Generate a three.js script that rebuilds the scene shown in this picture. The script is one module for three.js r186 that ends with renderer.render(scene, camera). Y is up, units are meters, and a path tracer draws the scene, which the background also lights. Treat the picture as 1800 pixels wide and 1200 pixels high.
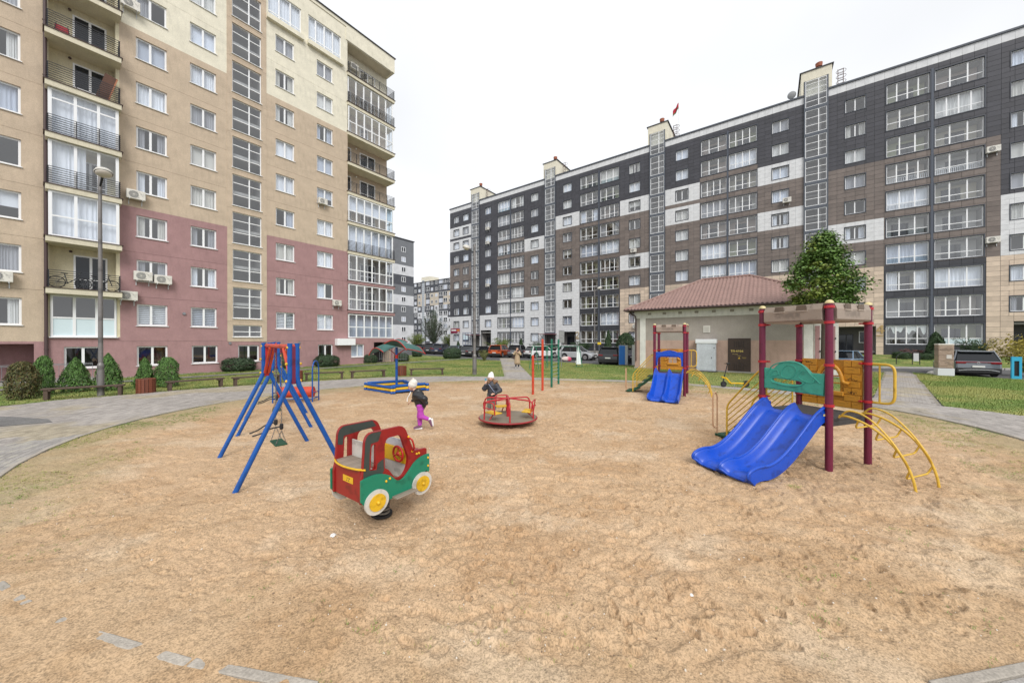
import * as THREE from 'three';
import { mergeGeometries, mergeVertices } from 'three/addons/utils/BufferGeometryUtils.js';
import { RoundedBoxGeometry } from 'three/addons/geometries/RoundedBoxGeometry.js';
import { MarchingCubes } from 'three/addons/objects/MarchingCubes.js';

// ---------------------------------------------------------------- camera, sky, sun, exposure
const scene = new THREE.Scene();
const camera = new THREE.PerspectiveCamera(88.75, 1024 / 682, 0.1, 900);
camera.position.set(0, 2.29, 0);
camera.rotation.set(-0.0033, 0, 0);
scene.add(camera);
const renderer = new THREE.WebGLRenderer({ antialias: true });
renderer.toneMapping = THREE.LinearToneMapping;
renderer.toneMappingExposure = 1.64;
renderer.shadowMap.enabled = true;

function rng(seed) { let a = seed >>> 0; return () => { a = (a + 0x6D2B79F5) | 0; let t = Math.imul(a ^ (a >>> 15), 1 | a); t = (t + Math.imul(t ^ (t >>> 7), 61 | t)) ^ t; return ((t ^ (t >>> 14)) >>> 0) / 4294967296; }; }
function hash2(x, y, s) { let h = Math.imul(x, 374761393) ^ Math.imul(y, 668265263) ^ Math.imul(s, 2246822519); h = Math.imul(h ^ (h >>> 13), 1274126177); return ((h ^ (h >>> 16)) >>> 0) / 4294967296; }
// value noise; period p makes it tile
function vnoise(x, y, s = 0, p = 0) {
  const xi = Math.floor(x), yi = Math.floor(y), fx = x - xi, fy = y - yi;
  const u = fx * fx * (3 - 2 * fx), v = fy * fy * (3 - 2 * fy);
  const w = (a) => p ? ((a % p) + p) % p : a;
  const a = hash2(w(xi), w(yi), s), b = hash2(w(xi + 1), w(yi), s), c = hash2(w(xi), w(yi + 1), s), d = hash2(w(xi + 1), w(yi + 1), s);
  return a + (b - a) * u + (c - a) * v + (a - b - c + d) * u * v;
}
function fbm(x, y, oct, s = 0, p = 0) { let r = 0, a = 0.5, t = 0; for (let i = 0; i < oct; i++) { r += a * vnoise(x, y, s + i * 17, p); t += a; a *= 0.5; x *= 2; y *= 2; p *= 2; } return r / t; }
const lerp = (a, b, t) => a + (b - a) * t, clamp = (x, a = 0, b = 1) => Math.min(b, Math.max(a, x));
const sstep = (a, b, x) => { const t = clamp((x - a) / (b - a)); return t * t * (3 - 2 * t); };

{ // overcast sky: one even bright layer with faint cloud structure
  const W = 512, Hh = 256, data = new Float32Array(W * Hh * 4);
  for (let j = 0; j < Hh; j++) for (let i = 0; i < W; i++) {
    const el = (j + 0.5) / Hh * Math.PI - Math.PI / 2, az = i / W * 2 * Math.PI, k = (j * W + i) * 4;
    const cy = Math.cos(az) * Math.cos(el), cx = Math.sin(az) * Math.cos(el), cz = Math.sin(el);
    const q = 1 / (Math.abs(cz) + 0.35);
    const n = fbm(cx * q * 2.2 + 9, cy * q * 2.2 + 5, 5, 3);
    let L = 0.635 + 0.2 * (n - 0.52);
    if (el < 0) L *= 0.55;
    data[k] = L * 0.975; data[k + 1] = L * 0.995; data[k + 2] = L * 1.03; data[k + 3] = 1;
  }
  const sky = new THREE.DataTexture(data, W, Hh, THREE.RGBAFormat, THREE.FloatType);
  sky.mapping = THREE.EquirectangularReflectionMapping; sky.magFilter = THREE.LinearFilter; sky.minFilter = THREE.LinearFilter;
  sky.wrapS = THREE.RepeatWrapping; sky.needsUpdate = true;
  scene.background = sky; scene.environment = sky;
}
const sun = new THREE.DirectionalLight(new THREE.Color(1, 0.965, 0.92), 1.5);
sun.position.set(12, 44, 36); sun.target.position.set(0, 0, -12);
sun.castShadow = true; sun.shadow.radius = 50; sun.shadow.mapSize.set(4096, 4096);
Object.assign(sun.shadow.camera, { left: -60, right: 60, top: 60, bottom: -60, near: 1, far: 200 });
scene.add(sun, sun.target);

// ---------------------------------------------------------------- helpers
const V = (x, y, z) => new THREE.Vector3(x, y, z);
const used = {};
function numbered(n) { if (!(n in used)) { used[n] = 0; return n; } used[n]++; return n + '_' + String(used[n]).padStart(3, '0'); }
function tag(o, label, category, group) { o.userData.label = label; o.userData.category = category; if (group) o.userData.group = group; return o; }
function thing(name, label, category, pos = [0, 0, 0], turn = 0, group) {
  const o = new THREE.Group(); o.name = numbered(name); o.position.set(...pos); o.rotation.y = turn; scene.add(o);
  return tag(o, label, category, group);
}
function prep(geo, mat) {
  if ((mat.map || mat.bumpMap || mat.roughnessMap) && !geo.userData.uvDone) boxUV(geo, mat.userData.tile || 1);
  return geo;
}
function obj(parent, name, geo, mat, pos, rot, scl) {
  const m = new THREE.Mesh(prep(geo, mat), mat); m.name = name; m.castShadow = true; m.receiveShadow = true;
  if (pos) m.position.set(...pos); if (rot) m.rotation.set(...rot); if (scl) m.scale.set(...scl);
  parent.add(m); return m;
}
function struct(name, geo, mat) { const m = obj(scene, numbered(name), geo, mat); m.userData.kind = 'structure'; return m; }
function structGroup(name) { const o = new THREE.Group(); o.name = numbered(name); o.userData.kind = 'structure'; scene.add(o); return o; }
function copyThing(src, label, pos, turn, scl) {
  const o = src.clone(); o.name = numbered(src.name.replace(/_\d{3}$/, '')); o.userData = { ...src.userData, label };
  if (pos) o.position.set(...pos); if (turn !== undefined) o.rotation.y = turn; if (scl) o.scale.set(...(Array.isArray(scl) ? scl : [scl, scl, scl]));
  scene.add(o); return o;
}
function boxUV(geo, tile) {
  let p = geo.attributes.position, n = geo.attributes.normal; const uv = new Float32Array(p.count * 2);
  for (let i = 0; i < p.count; i++) {
    const ax = Math.abs(n.getX(i)), ay = Math.abs(n.getY(i)), az = Math.abs(n.getZ(i));
    let a, b; if (ay >= ax && ay >= az) { a = p.getX(i); b = p.getZ(i); } else if (ax >= az) { a = p.getZ(i); b = p.getY(i); } else { a = p.getX(i); b = p.getY(i); }
    uv[i * 2] = a / tile; uv[i * 2 + 1] = b / tile;
  }
  geo.setAttribute('uv', new THREE.BufferAttribute(uv, 2)); geo.userData.uvDone = true;
}
function merge(list) {
  list = list.map(g => { const h = g.index ? g.toNonIndexed() : g; for (const k of Object.keys(h.attributes)) if (!['position', 'normal', 'uv'].includes(k)) h.deleteAttribute(k);
    if (!h.attributes.uv) h.setAttribute('uv', new THREE.BufferAttribute(new Float32Array(h.attributes.position.count * 2), 2)); h.userData = {}; return h; });
  return list.length === 1 ? list[0] : mergeGeometries(list);
}
const box = (w, h, d, x = 0, y = 0, z = 0) => new THREE.BoxGeometry(w, h, d).translate(x, y, z);
const boxMM = (x0, x1, y0, y1, z0, z1) => box(x1 - x0, y1 - y0, z1 - z0, (x0 + x1) / 2, (y0 + y1) / 2, (z0 + z1) / 2);
const rbox = (w, h, d, x = 0, y = 0, z = 0, r = 0.02, s = 2) => new RoundedBoxGeometry(w, h, d, s, r).translate(x, y, z);
const sph = (r, x = 0, y = 0, z = 0, a = 14, b = 10) => new THREE.SphereGeometry(r, a, b).translate(x, y, z);
const cyl = (r0, r1, h, x = 0, y = 0, z = 0, n = 16) => new THREE.CylinderGeometry(r0, r1, h, n).translate(x, y, z);
function bar(p, q, r, n = 8, r2) {
  const a = V(...p), b = V(...q), d = b.clone().sub(a), L = d.length();
  const g = new THREE.CylinderGeometry(r2 ?? r, r, L, n); g.translate(0, L / 2, 0);
  g.applyQuaternion(new THREE.Quaternion().setFromUnitVectors(V(0, 1, 0), d.normalize())); return g.translate(...p);
}
function beam(p, q, w, h) { // rectangular bar from p to q, h measured in the vertical plane
  const a = V(...p), b = V(...q), d = b.clone().sub(a), L = d.length(), m = new THREE.Matrix4();
  const z = d.normalize(); let x = V(0, 1, 0).cross(z); if (x.length() < 1e-4) x = V(1, 0, 0); x.normalize(); const y = z.clone().cross(x);
  m.makeBasis(x, y, z); m.setPosition(a.clone().add(b).multiplyScalar(0.5)); return new THREE.BoxGeometry(w, h, L).applyMatrix4(m);
}
function pipe(pts, r, bend = 0.08, n = 8, closed = false) { // bent tube through corner points
  const P = pts.map(p => V(...p)), c = new THREE.CurvePath(); let last = P[0];
  for (let i = 1; i < P.length - 1; i++) {
    const a = P[i - 1], b = P[i], d = P[i + 1], t1 = Math.min(bend, a.distanceTo(b) * 0.48), t2 = Math.min(bend, d.distanceTo(b) * 0.48);
    const s = b.clone().lerp(a, t1 / a.distanceTo(b)), e = b.clone().lerp(d, t2 / d.distanceTo(b));
    if (last.distanceTo(s) > 1e-4) c.add(new THREE.LineCurve3(last, s)); c.add(new THREE.QuadraticBezierCurve3(s, b, e)); last = e;
  }
  c.add(new THREE.LineCurve3(last, P[P.length - 1]));
  return new THREE.TubeGeometry(c, Math.max(8, (P.length - 1) * 9), r, n, closed);
}
const smooth = (pts, r, n = 24, m = 8, closed = false) => new THREE.TubeGeometry(new THREE.CatmullRomCurve3(pts.map(p => V(...p)), closed), n, r, m, closed);
function ext(pts, depth, bevel = 0, holes = [], seg = 12) {
  const s = pts instanceof THREE.Shape ? pts : new THREE.Shape(pts.map(p => new THREE.Vector2(...p)));
  for (const h of holes) s.holes.push(h instanceof THREE.Path ? h : new THREE.Path(h.map(p => new THREE.Vector2(...p))));
  return new THREE.ExtrudeGeometry(s, { depth, bevelEnabled: bevel > 0, bevelThickness: bevel, bevelSize: bevel, bevelOffset: -bevel, bevelSegments: 2, curveSegments: seg });
}
const rectPath = (x0, x1, y0, y1) => [[x0, y0], [x1, y0], [x1, y1], [x0, y1]];
function vcol(geo, fn) { // vertex colours from position
  const p = geo.attributes.position, c = new Float32Array(p.count * 3);
  for (let i = 0; i < p.count; i++) { const r = fn(p.getX(i), p.getY(i), p.getZ(i), i); c[i * 3] = r[0]; c[i * 3 + 1] = r[1]; c[i * 3 + 2] = r[2]; }
  geo.setAttribute('color', new THREE.BufferAttribute(c, 3)); return geo;
}
const lin = (r, g, b) => new THREE.Color().setRGB(r, g, b);
function mat(c, rough = 0.7, o = {}) {
  const tile = o.tile; delete o.tile;
  const m = new (o.transmission || o.clearcoat || o.sheen ? THREE.MeshPhysicalMaterial : THREE.MeshStandardMaterial)({ color: Array.isArray(c) ? lin(...c) : new THREE.Color(c), roughness: rough, metalness: 0, ...o });
  if (tile) m.userData.tile = tile; return m;
}
function tex(size, fn, srgb = true) { // fn(u,v) -> grey or [r,g,b] in 0..1 (stored as given)
  const d = new Uint8Array(size * size * 4);
  for (let j = 0; j < size; j++) for (let i = 0; i < size; i++) { const r = fn(i / size, j / size), k = (j * size + i) * 4; const a = Array.isArray(r) ? r : [r, r, r];
    d[k] = clamp(a[0]) * 255; d[k + 1] = clamp(a[1]) * 255; d[k + 2] = clamp(a[2]) * 255; d[k + 3] = 255; }
  const t = new THREE.DataTexture(d, size, size); t.wrapS = t.wrapT = THREE.RepeatWrapping; t.magFilter = THREE.LinearFilter; t.minFilter = THREE.LinearMipmapLinearFilter; t.generateMipmaps = true;
  if (srgb) t.colorSpace = THREE.SRGBColorSpace; t.needsUpdate = true; return t;
}
function insidePoly(x, z, P) { let r = false; for (let i = 0, j = P.length - 1; i < P.length; j = i++) { const [a, b] = P[i], [c, d] = P[j]; if ((b > z) !== (d > z) && x < (c - a) * (z - b) / (d - b) + a) r = !r; } return r; }

// ---------------------------------------------------------------- surface textures (grain, stains, wear)
const grainTex = tex(512, (u, v) => 0.9 + 0.2 * (fbm(u * 64, v * 64, 3, 1, 64) - 0.5) + 0.12 * (fbm(u * 6, v * 6, 4, 7, 6) - 0.5));
const grainBump = tex(512, (u, v) => fbm(u * 90, v * 90, 3, 5, 90), false);
const plasterTex = tex(1024, (u, v) => { const a = fbm(u * 8, v * 8, 4, 21, 8), b = fbm(u * 160, v * 160, 2, 22, 160), st = fbm(u * 24, v * 3, 3, 23, 3);
  const g = 0.93 + 0.10 * (a - 0.5) + 0.12 * (b - 0.5) - 0.022 * sstep(0.55, 0.8, st); return [g, g * 0.995, g * 0.985]; });
const stoneTex = tex(512, (u, v) => { const a = fbm(u * 5, v * 5, 4, 31, 5), b = fbm(u * 120, v * 120, 2, 32, 120); return 0.92 + 0.10 * (a - 0.5) + 0.12 * (b - 0.5); });
const dirtTex = tex(512, (u, v) => { const a = fbm(u * 7, v * 7, 5, 41, 7), b = vnoise(u * 140, v * 140, 42, 140), c = fbm(u * 40, v * 40, 3, 43, 40); let g = 0.95 - 0.16 * sstep(0.5, 0.75, a) - 0.1 * sstep(0.8, 1, b) + 0.05 * (c - 0.5); return [g, g * 0.985, g * 0.96]; });
const woodTex = tex(512, (u, v) => { const w = fbm(u * 3, v * 60, 4, 51, 3), k = fbm(u * 2, v * 12, 3, 52, 2); return 0.72 + 0.4 * (w - 0.5) + 0.3 * (k - 0.4); });
const asphaltTex = tex(512, (u, v) => 0.78 + 0.35 * (fbm(u * 150, v * 150, 2, 61, 150) - 0.5) + 0.28 * (fbm(u * 5, v * 5, 5, 62, 5) - 0.5));
const leafTex = tex(256, (u, v) => 0.85 + 0.3 * (fbm(u * 10, v * 10, 3, 71, 10) - 0.5));

// ---------------------------------------------------------------- shared materials
const plasterM = (c, o) => mat(c, 0.92, { map: plasterTex, bumpMap: grainBump, bumpScale: 0.004, tile: 3.2, ...o });
const M = {
  tan: plasterM([0.625, 0.51, 0.39]), cream: plasterM([0.88, 0.84, 0.70]), burg: plasterM([0.43, 0.26, 0.265]), pale: plasterM([0.80, 0.735, 0.53]),
  pvc: mat([0.84, 0.85, 0.86], 0.35), pvcGrey: mat([0.62, 0.64, 0.66], 0.4), slate: mat([0.055, 0.063, 0.08], 0.5), slab: plasterM([0.77, 0.72, 0.57]),
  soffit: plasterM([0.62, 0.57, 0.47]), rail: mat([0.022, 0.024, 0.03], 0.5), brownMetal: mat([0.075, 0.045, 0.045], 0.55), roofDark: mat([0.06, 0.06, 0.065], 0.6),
  glass: mat([0.93, 0.965, 1], 0.015, { transmission: 1, thickness: 0, ior: 2.2, specularIntensity: 1 }),
  glassBlue: mat([0.78, 0.88, 0.93], 0.02, { transmission: 1, thickness: 0, ior: 1.5 }),
  frosted: mat([0.62, 0.74, 0.78], 0.25), darkGlass: mat([0.02, 0.024, 0.03], 0.05),
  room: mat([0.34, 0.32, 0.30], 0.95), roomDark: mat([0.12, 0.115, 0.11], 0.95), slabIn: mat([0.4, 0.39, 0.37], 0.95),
  ac: mat([0.80, 0.80, 0.77], 0.45, { map: dirtTex, tile: 0.8 }), acGrille: mat([0.16, 0.165, 0.17], 0.6), metalGrey: mat([0.24, 0.25, 0.27], 0.5, { metalness: 0.3 }),
  concrete: mat([0.42, 0.40, 0.37], 0.9, { map: grainTex, bumpMap: grainBump, bumpScale: 0.004, tile: 1.2 }),
};
const curtainMs = [[0.76, 0.78, 0.82], [0.70, 0.69, 0.66], [0.50, 0.54, 0.62], [0.80, 0.82, 0.86], [0.38, 0.38, 0.40], [0.62, 0.60, 0.55], [0.72, 0.76, 0.84]].map(c => mat(c, 0.95));
// ---------------------------------------------------------------- window units
const gcache = {};
const cached = (key, fn) => gcache[key] || (gcache[key] = fn());
const unitPlane = new THREE.PlaneGeometry(1, 1);
const unitBox = new THREE.BoxGeometry(1, 1, 1);
function wavySheet(x0, x1, folds, seed) { // hanging cloth, unit square, folds in metres
  const n = folds * 6, P = [], idx = [], r = rng(seed); const ph = r() * 6;
  for (let i = 0; i <= n; i++) for (let j = 0; j <= 1; j++) { const t = i / n, x = lerp(x0, x1, t) + 0.012 * Math.sin(t * 19 + seed), a = (0.5 + 0.5 * Math.sin(t * 7 + ph)); P.push(x, j - 0.5, 0.03 * (0.4 + a) * Math.sin(t * folds * 6.283 + ph) * (j ? 0.75 : 1)); }
  for (let i = 0; i < n; i++) { const a = i * 2; idx.push(a, a + 2, a + 1, a + 1, a + 2, a + 3); }
  const g = new THREE.BufferGeometry(); g.setAttribute('position', new THREE.Float32BufferAttribute(P, 3)); g.setIndex(idx); g.computeVertexNormals(); return g;
}
const curtainGeo = {
  full: wavySheet(-0.5, 0.5, 13, 3), full2: wavySheet(-0.5, 0.5, 9, 8),
  sides: merge([wavySheet(-0.5, -0.2, 5, 4), wavySheet(0.22, 0.5, 5, 5)]), left: wavySheet(-0.5, 0.02, 7, 6), right: wavySheet(0.08, 0.5, 6, 7),
  blind: new THREE.BoxGeometry(1, 0.55, 0.01).translate(0, 0.22, 0), blindFull: new THREE.BoxGeometry(1, 0.98, 0.01), blindHalf: new THREE.BoxGeometry(0.48, 0.98, 0.01).translate(-0.25, 0, 0),
  slats: merge(Array.from({ length: 11 }, (_, i) => new THREE.BoxGeometry(1, 0.055, 0.012).translate(0, -0.46 + i * 0.092, 0))),
};
function frameGeo(w, h, cols, bars, fb) {
  return cached(`f${w.toFixed(2)},${h.toFixed(2)},${cols},${bars},${fb}`, () => {
    const L = [boxMM(0, w, 0, fb, -0.07, 0), boxMM(0, w, h - fb, h, -0.07, 0), boxMM(0, fb, fb, h - fb, -0.07, 0), boxMM(w - fb, w, fb, h - fb, -0.07, 0)];
    let s = 0; for (let i = 0; i < cols.length - 1; i++) { s += cols[i]; L.push(boxMM(s * w - fb * 0.65, s * w + fb * 0.65, fb, h - fb, -0.065, 0.006)); }
    for (const b of bars) L.push(boxMM(fb, w - fb, b * h - fb * 0.45, b * h + fb * 0.45, -0.06, 0.002));
    return merge(L);
  });
}
let wseed = rng(77);
function winUnit(parent, x, y, z, w, h, o = {}) {
  const cols = o.cols || [0.5, 0.5], bars = o.bars || [], fb = o.fb || 0.075;
  const f = obj(parent, o.name || 'window', frameGeo(w, h, cols, bars, fb), o.frameM || M.pvc, [x, y, z], o.ry ? [0, o.ry, 0] : undefined);
  const ys = [0, ...bars, 1]; let s = 0;
  cols.forEach((c, i) => {
    for (let j = 0; j < ys.length - 1; j++) {
      const x0 = s * w + (i ? fb * 0.6 : fb), x1 = (s + c) * w - (i < cols.length - 1 ? fb * 0.6 : fb), y0 = ys[j] * h + (j ? fb * 0.4 : fb), y1 = ys[j + 1] * h - (j < ys.length - 2 ? fb * 0.4 : fb);
      const gm = o.paneM ? o.paneM(i, j) : M.glass;
      obj(f, 'pane', unitPlane, gm, [(x0 + x1) / 2, (y0 + y1) / 2, -0.03], undefined, [x1 - x0, y1 - y0, 1]);
    }
    s += c;
  });
  if (o.curtain) obj(f, 'curtain', curtainGeo[o.curtain], o.curtainM || curtainMs[0], [w / 2, h / 2, -(o.cz || 0.2)], undefined, [w - 0.04, h - 0.03, 1]);
  if (o.sill) obj(f, 'sill', unitBox, o.sillM || M.pvc, [w / 2, -0.02, o.sillZ ?? 0.09], undefined, [w + 0.1, 0.035, 0.16]);
  if (o.trim) obj(f, 'surround', cached(`t${w.toFixed(2)},${h.toFixed(2)}`, () => { const t = 0.07; return merge([boxMM(-t, w + t, -t, 0, -0.14, 0.16), boxMM(-t, w + t, h, h + t, -0.14, 0.16), boxMM(-t, 0, 0, h, -0.14, 0.16), boxMM(w, w + t, 0, h, -0.14, 0.16)]); }), M.slate);
  return f;
}
function railing(parent, x0, x1, yb, z, o = {}) { // horizontal-bar balcony railing
  const g = [], n = 8, hgt = 0.98, d = o.d ?? 0.78, dr = o.dr ?? d;
  const posts = o.posts || [0, 0.38, 0.7, 1];
  for (const t of posts) { const x = lerp(x0, x1, t); g.push(boxMM(x - 0.018, x + 0.018, yb + 0.02, yb + hgt, z - 0.02, z + 0.02)); }
  for (let i = 0; i < n; i++) { const y = yb + 0.12 + (hgt - 0.14) * i / (n - 1); g.push(boxMM(x0, x1, y - 0.014, y + 0.014, z + 0.022, z + 0.05));
    if (!o.noLeft) g.push(boxMM(x0 - 0.05, x0 - 0.022, y - 0.014, y + 0.014, z - d, z + 0.05)); if (!o.noRight) g.push(boxMM(x1 + 0.022, x1 + 0.05, y - 0.014, y + 0.014, z - dr, z + 0.05)); }
  return obj(parent, 'railing', merge(g), M.rail);
}
const curtainPick = (r, light) => { const t = r(); return t < 0.34 ? 'full' : t < 0.5 ? 'full2' : t < 0.62 ? 'sides' : t < 0.68 ? 'left' : t < 0.74 ? 'blind' : t < (light ? 0.9 : 0.8) ? 'blindFull' : t < 0.86 ? 'right' : undefined; };

// wall sheet of thickness th between u0..u1, v0..v1 in storey strips, with openings [x0,x1,y0,y1]
function wallGeo(u0, u1, v0, v1, cuts, holes, th = 0.34, zf = 0) {
  const L = [], ys = [v0, ...cuts.filter(c => c > v0 + 0.05 && c < v1 - 0.05), v1];
  for (let i = 0; i < ys.length - 1; i++) {
    const a = ys[i] + (i ? 0.006 : 0), b = ys[i + 1] - (i < ys.length - 2 ? 0.006 : 0);
    const hs = holes.filter(h => h[0] > u0 - 0.001 && h[1] < u1 + 0.001 && h[2] > a - 0.02 && h[3] < b + 0.02);
    L.push(ext(rectPath(u0, u1, a, b), th, 0, hs.map(h => rectPath(h[0], h[1], h[2], h[3]))).translate(0, 0, zf - th));
  }
  return merge(L);
}
function local2world(b, u, v, w) { const c = Math.cos(b.rotation.y), s = Math.sin(b.rotation.y); return [b.position.x + u * c + w * s, v + b.position.y, b.position.z - u * s + w * c]; }

// ---------------------------------------------------------------- beige, cream and burgundy apartment block (left)
const TL = Math.atan2(613, 454);
const blockL = thing('apartment_block', 'tall apartment block plastered beige, cream and burgundy with barred balconies', 'building', [-27.08, 0, -17.29], TL);
{
  const B = blockL, r = rng(11), cutsA = Array.from({ length: 12 }, (_, k) => 2.23 + 2.8 * k), cutsS = Array.from({ length: 12 }, (_, k) => 3.7 + 2.8 * k), top = 31.7;
  const rows = Array.from({ length: 10 }, (_, k) => k);
  const holes = [];
  const cols = [[5.8, 7.2], [8.35, 9.75], [13.5, 14.88], [16.68, 18.08]];
  const W = []; // regular windows
  for (const [c, [a, b]] of cols.entries()) for (const k of rows) { if (c >= 2 && k === 9) continue; const h = [a, b, 3.22 + 2.8 * k, 4.58 + 2.8 * k]; W.push([c, k, h]); holes.push(h); }
  const wl = []; for (const k of rows) { const h = [0.12, 1.6, 3.1 + 2.8 * k, 4.55 + 2.8 * k]; wl.push([k, h]); holes.push(h); }
  const base = [[2.98, 4.35], [5.8, 7.2], [8.4, 9.8], [11.0, 12.34], [13.5, 14.9], [16.76, 18.05], [19.77, 21.1]].map(([a, b]) => [a, b, 0.68, 1.92]); holes.push(...base);
  const st = [[10.68, 12.52, 2.54, 3.43]]; for (let k = 0; k < 10; k++) st.push([10.68, 12.52, 3.93 + 2.8 * k, 6.25 + 2.8 * k]); holes.push(...st);
  const big = [[12.98, 15.42, 28.15, 30.35], [16.0, 18.84, 28.15, 30.4]]; holes.push(...big);
  const door = [[-2.4, 1.98, 0.03, 2.1], [22.14, 24.3, 0.03, 2.1]]; holes.push(...door);
  const glz = [2.52, 4.96, 2.48, 4.84];
  obj(B, 'plaster_wall', wallGeo(-4, 2.3, 2.23, top, cutsA, holes), M.tan);
  obj(B, 'plaster_wall', wallGeo(-4, 2.3, 0, 2.23, [], holes), M.burg);
  obj(B, 'plaster_wall', wallGeo(2.3, 5.1, 0, 2.48, [], holes), M.burg);
  obj(B, 'plaster_wall', wallGeo(5.1, 10.36, 0, 10.63, cutsA, holes), M.burg);
  obj(B, 'plaster_wall', wallGeo(5.1, 10.36, 10.63, 21.83, cutsA, holes), M.tan);
  obj(B, 'plaster_wall', wallGeo(5.1, 10.36, 21.83, top, cutsA, holes), M.cream);
  obj(B, 'plaster_wall', wallGeo(10.36, 12.86, 2.2, top, cutsS, holes, 0.34, 0.02), M.tan);
  obj(B, 'plaster_wall', wallGeo(10.36, 12.86, 0, 2.2, [], holes), M.burg);
  obj(B, 'plaster_wall', wallGeo(12.86, 19.45, 0, 10.63, cutsA, holes), M.burg);
  obj(B, 'plaster_wall', wallGeo(12.86, 19.45, 10.63, 21.83, cutsA, holes), M.tan);
  obj(B, 'plaster_wall', wallGeo(12.86, 19.45, 21.83, top, cutsA.filter(c => c < 28), holes), M.cream);
  obj(B, 'plaster_wall', wallGeo(19.45, 24.5, 0, 2.5, [], holes), M.burg);
  // sides, back, roof
  obj(B, 'end_wall', merge([boxMM(24.2, 24.5, 0, 2.5, -1.3, -0.35), boxMM(24.2, 24.5, 0, top, -14, -1.52), boxMM(-4, 24.5, 0, top, -14.3, -14), boxMM(-4, -3.7, 0, top, -14, -0.35)]), M.tan);
  obj(B, 'fascia', merge([boxMM(19.3, 24.55, 30.5, 32, -0.28, 0.06), boxMM(24.27, 24.55, 30.5, 32, -14, -0.28), boxMM(-4.05, 19.3, 31.7, 32, -0.28, 0.06)]), M.cream);
  obj(B, 'roof', merge([boxMM(-4, 24.2, 31.5, 31.8, -14, -0.36), boxMM(-4.15, 24.65, 32, 32.07, -0.42, 0.16), boxMM(24.2, 24.65, 32, 32.07, -14.3, -0.42)]), M.roofDark);
  obj(B, 'soffit', boxMM(19.45, 24.27, 30.42, 30.5, -1.5, -0.0), M.soffit);
  // interior seen through the glass
  obj(B, 'interior_wall', merge([boxMM(-3.7, 19.3, 0, top, -3.0, -2.9), boxMM(19.3, 19.45, 0, top, -3, -0.36), boxMM(19.45, 24.2, 0, 2.5, -3, -2.9)]), M.room);
  obj(B, 'floor_slab', merge([...Array.from({ length: 11 }, (_, k) => boxMM(-3.7, 2.2, 2.13 + 2.8 * k, 2.33 + 2.8 * k, -2.9, -0.36)), ...Array.from({ length: 11 }, (_, k) => boxMM(5.25, 19.3, 2.13 + 2.8 * k, 2.33 + 2.8 * k, -2.9, -0.36)), boxMM(2.3, 5.1, 2.2, 2.4, -2.9, -0.36), boxMM(19.45, 24.2, 2.2, 2.4, -2.9, -0.36), ...[2.25, 5.18, 7.75, 10.15, 12.9, 15.8].map(x => boxMM(x - 0.05, x + 0.05, 0, top, -2.9, -0.36))]), M.slabIn);
  // windows
  for (const [c, k, h] of W) winUnit(B, h[0], h[2], -0.1, h[1] - h[0], h[3] - h[2], { cols: c === 0 ? [0.46, 0.54] : [0.5, 0.5], curtain: (k === 0 && c < 3) ? 'slats' : curtainPick(r, k > 3), curtainM: curtainMs[Math.floor(r() * 7)], sill: true, fb: 0.085 });
  for (const [k, h] of wl) winUnit(B, h[0], h[2], -0.1, h[1] - h[0], h[3] - h[2], { cols: [0.42, 0.58], curtain: ['sides', 'full', 'blind', 'left', 'full2'][k % 5], curtainM: curtainMs[[1, 4, 0, 6, 2][k % 5]], sill: true, fb: 0.085 });
  for (const [i, h] of base.entries()) winUnit(B, h[0], h[2], -0.1, h[1] - h[0], h[3] - h[2], { sill: true, fb: 0.085, curtain: i === 6 ? 'full' : undefined, curtainM: curtainMs[6] });
  for (const h of st) winUnit(B, h[0], h[2], -0.08, h[1] - h[0], h[3] - h[2], { cols: [0.58, 0.42], bars: h[3] - h[2] > 1 ? [0.36, 0.74] : [0.45], sill: true, fb: 0.06 });
  for (const h of big) { winUnit(B, h[0], h[2], -0.08, h[1] - h[0], h[3] - h[2], { cols: h[0] < 14 ? [0.33, 0.34, 0.33] : [0.22, 0.26, 0.26, 0.26], bars: [0.2], curtain: 'full', curtainM: curtainMs[0], fb: 0.08 });
    obj(B, 'window_box', boxMM(h[0] - 0.12, h[1] + 0.12, 27.72, 28.1, 0, 0.3), M.cream); }
  // entrance recesses
  for (const d of door) { obj(B, 'entrance_recess', merge([boxMM(d[0], d[1], 0.03, 2.1, -1.75, -1.7), boxMM(d[0] - 0.06, d[0], 0.03, 2.1, -1.7, -0.36), boxMM(d[1], d[1] + 0.06, 0.03, 2.1, -1.7, -0.36), boxMM(d[0], d[1], 2.1, 2.16, -1.7, -0.36)]), M.burg);
    winUnit(B, d[0] + 0.5, 0.05, -1.6, 1.5, 2.0, { name: 'entrance_door', cols: [0.3, 0.7], bars: [0.72], frameM: M.rail, paneM: () => M.darkGlass }); }
  // drain pipe
  obj(B, 'drain_pipe', merge([bar([2.38, 0.1, 0.1], [2.38, 31.6, 0.1], 0.075, 10), ...Array.from({ length: 10 }, (_, k) => cyl(0.09, 0.09, 0.05, 2.38, 1.8 + 3 * k, 0.1, 10))]), M.brownMetal);
  // left balcony stack: slabs reach 0.8 m out of the wall, bay is recessed 0.7 m
  obj(B, 'balcony_wall', merge([boxMM(2.3, 5.1, 4.84, top, -1.0, -0.7), boxMM(2.3, 2.5, 4.84, top, -0.7, 0), boxMM(4.95, 5.1, 4.84, top, -0.7, 0), boxMM(2.3, 2.5, 2.48, 4.84, -0.34, 0), boxMM(4.98, 5.1, 2.48, 4.84, -0.34, 0)]), M.pale);
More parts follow.
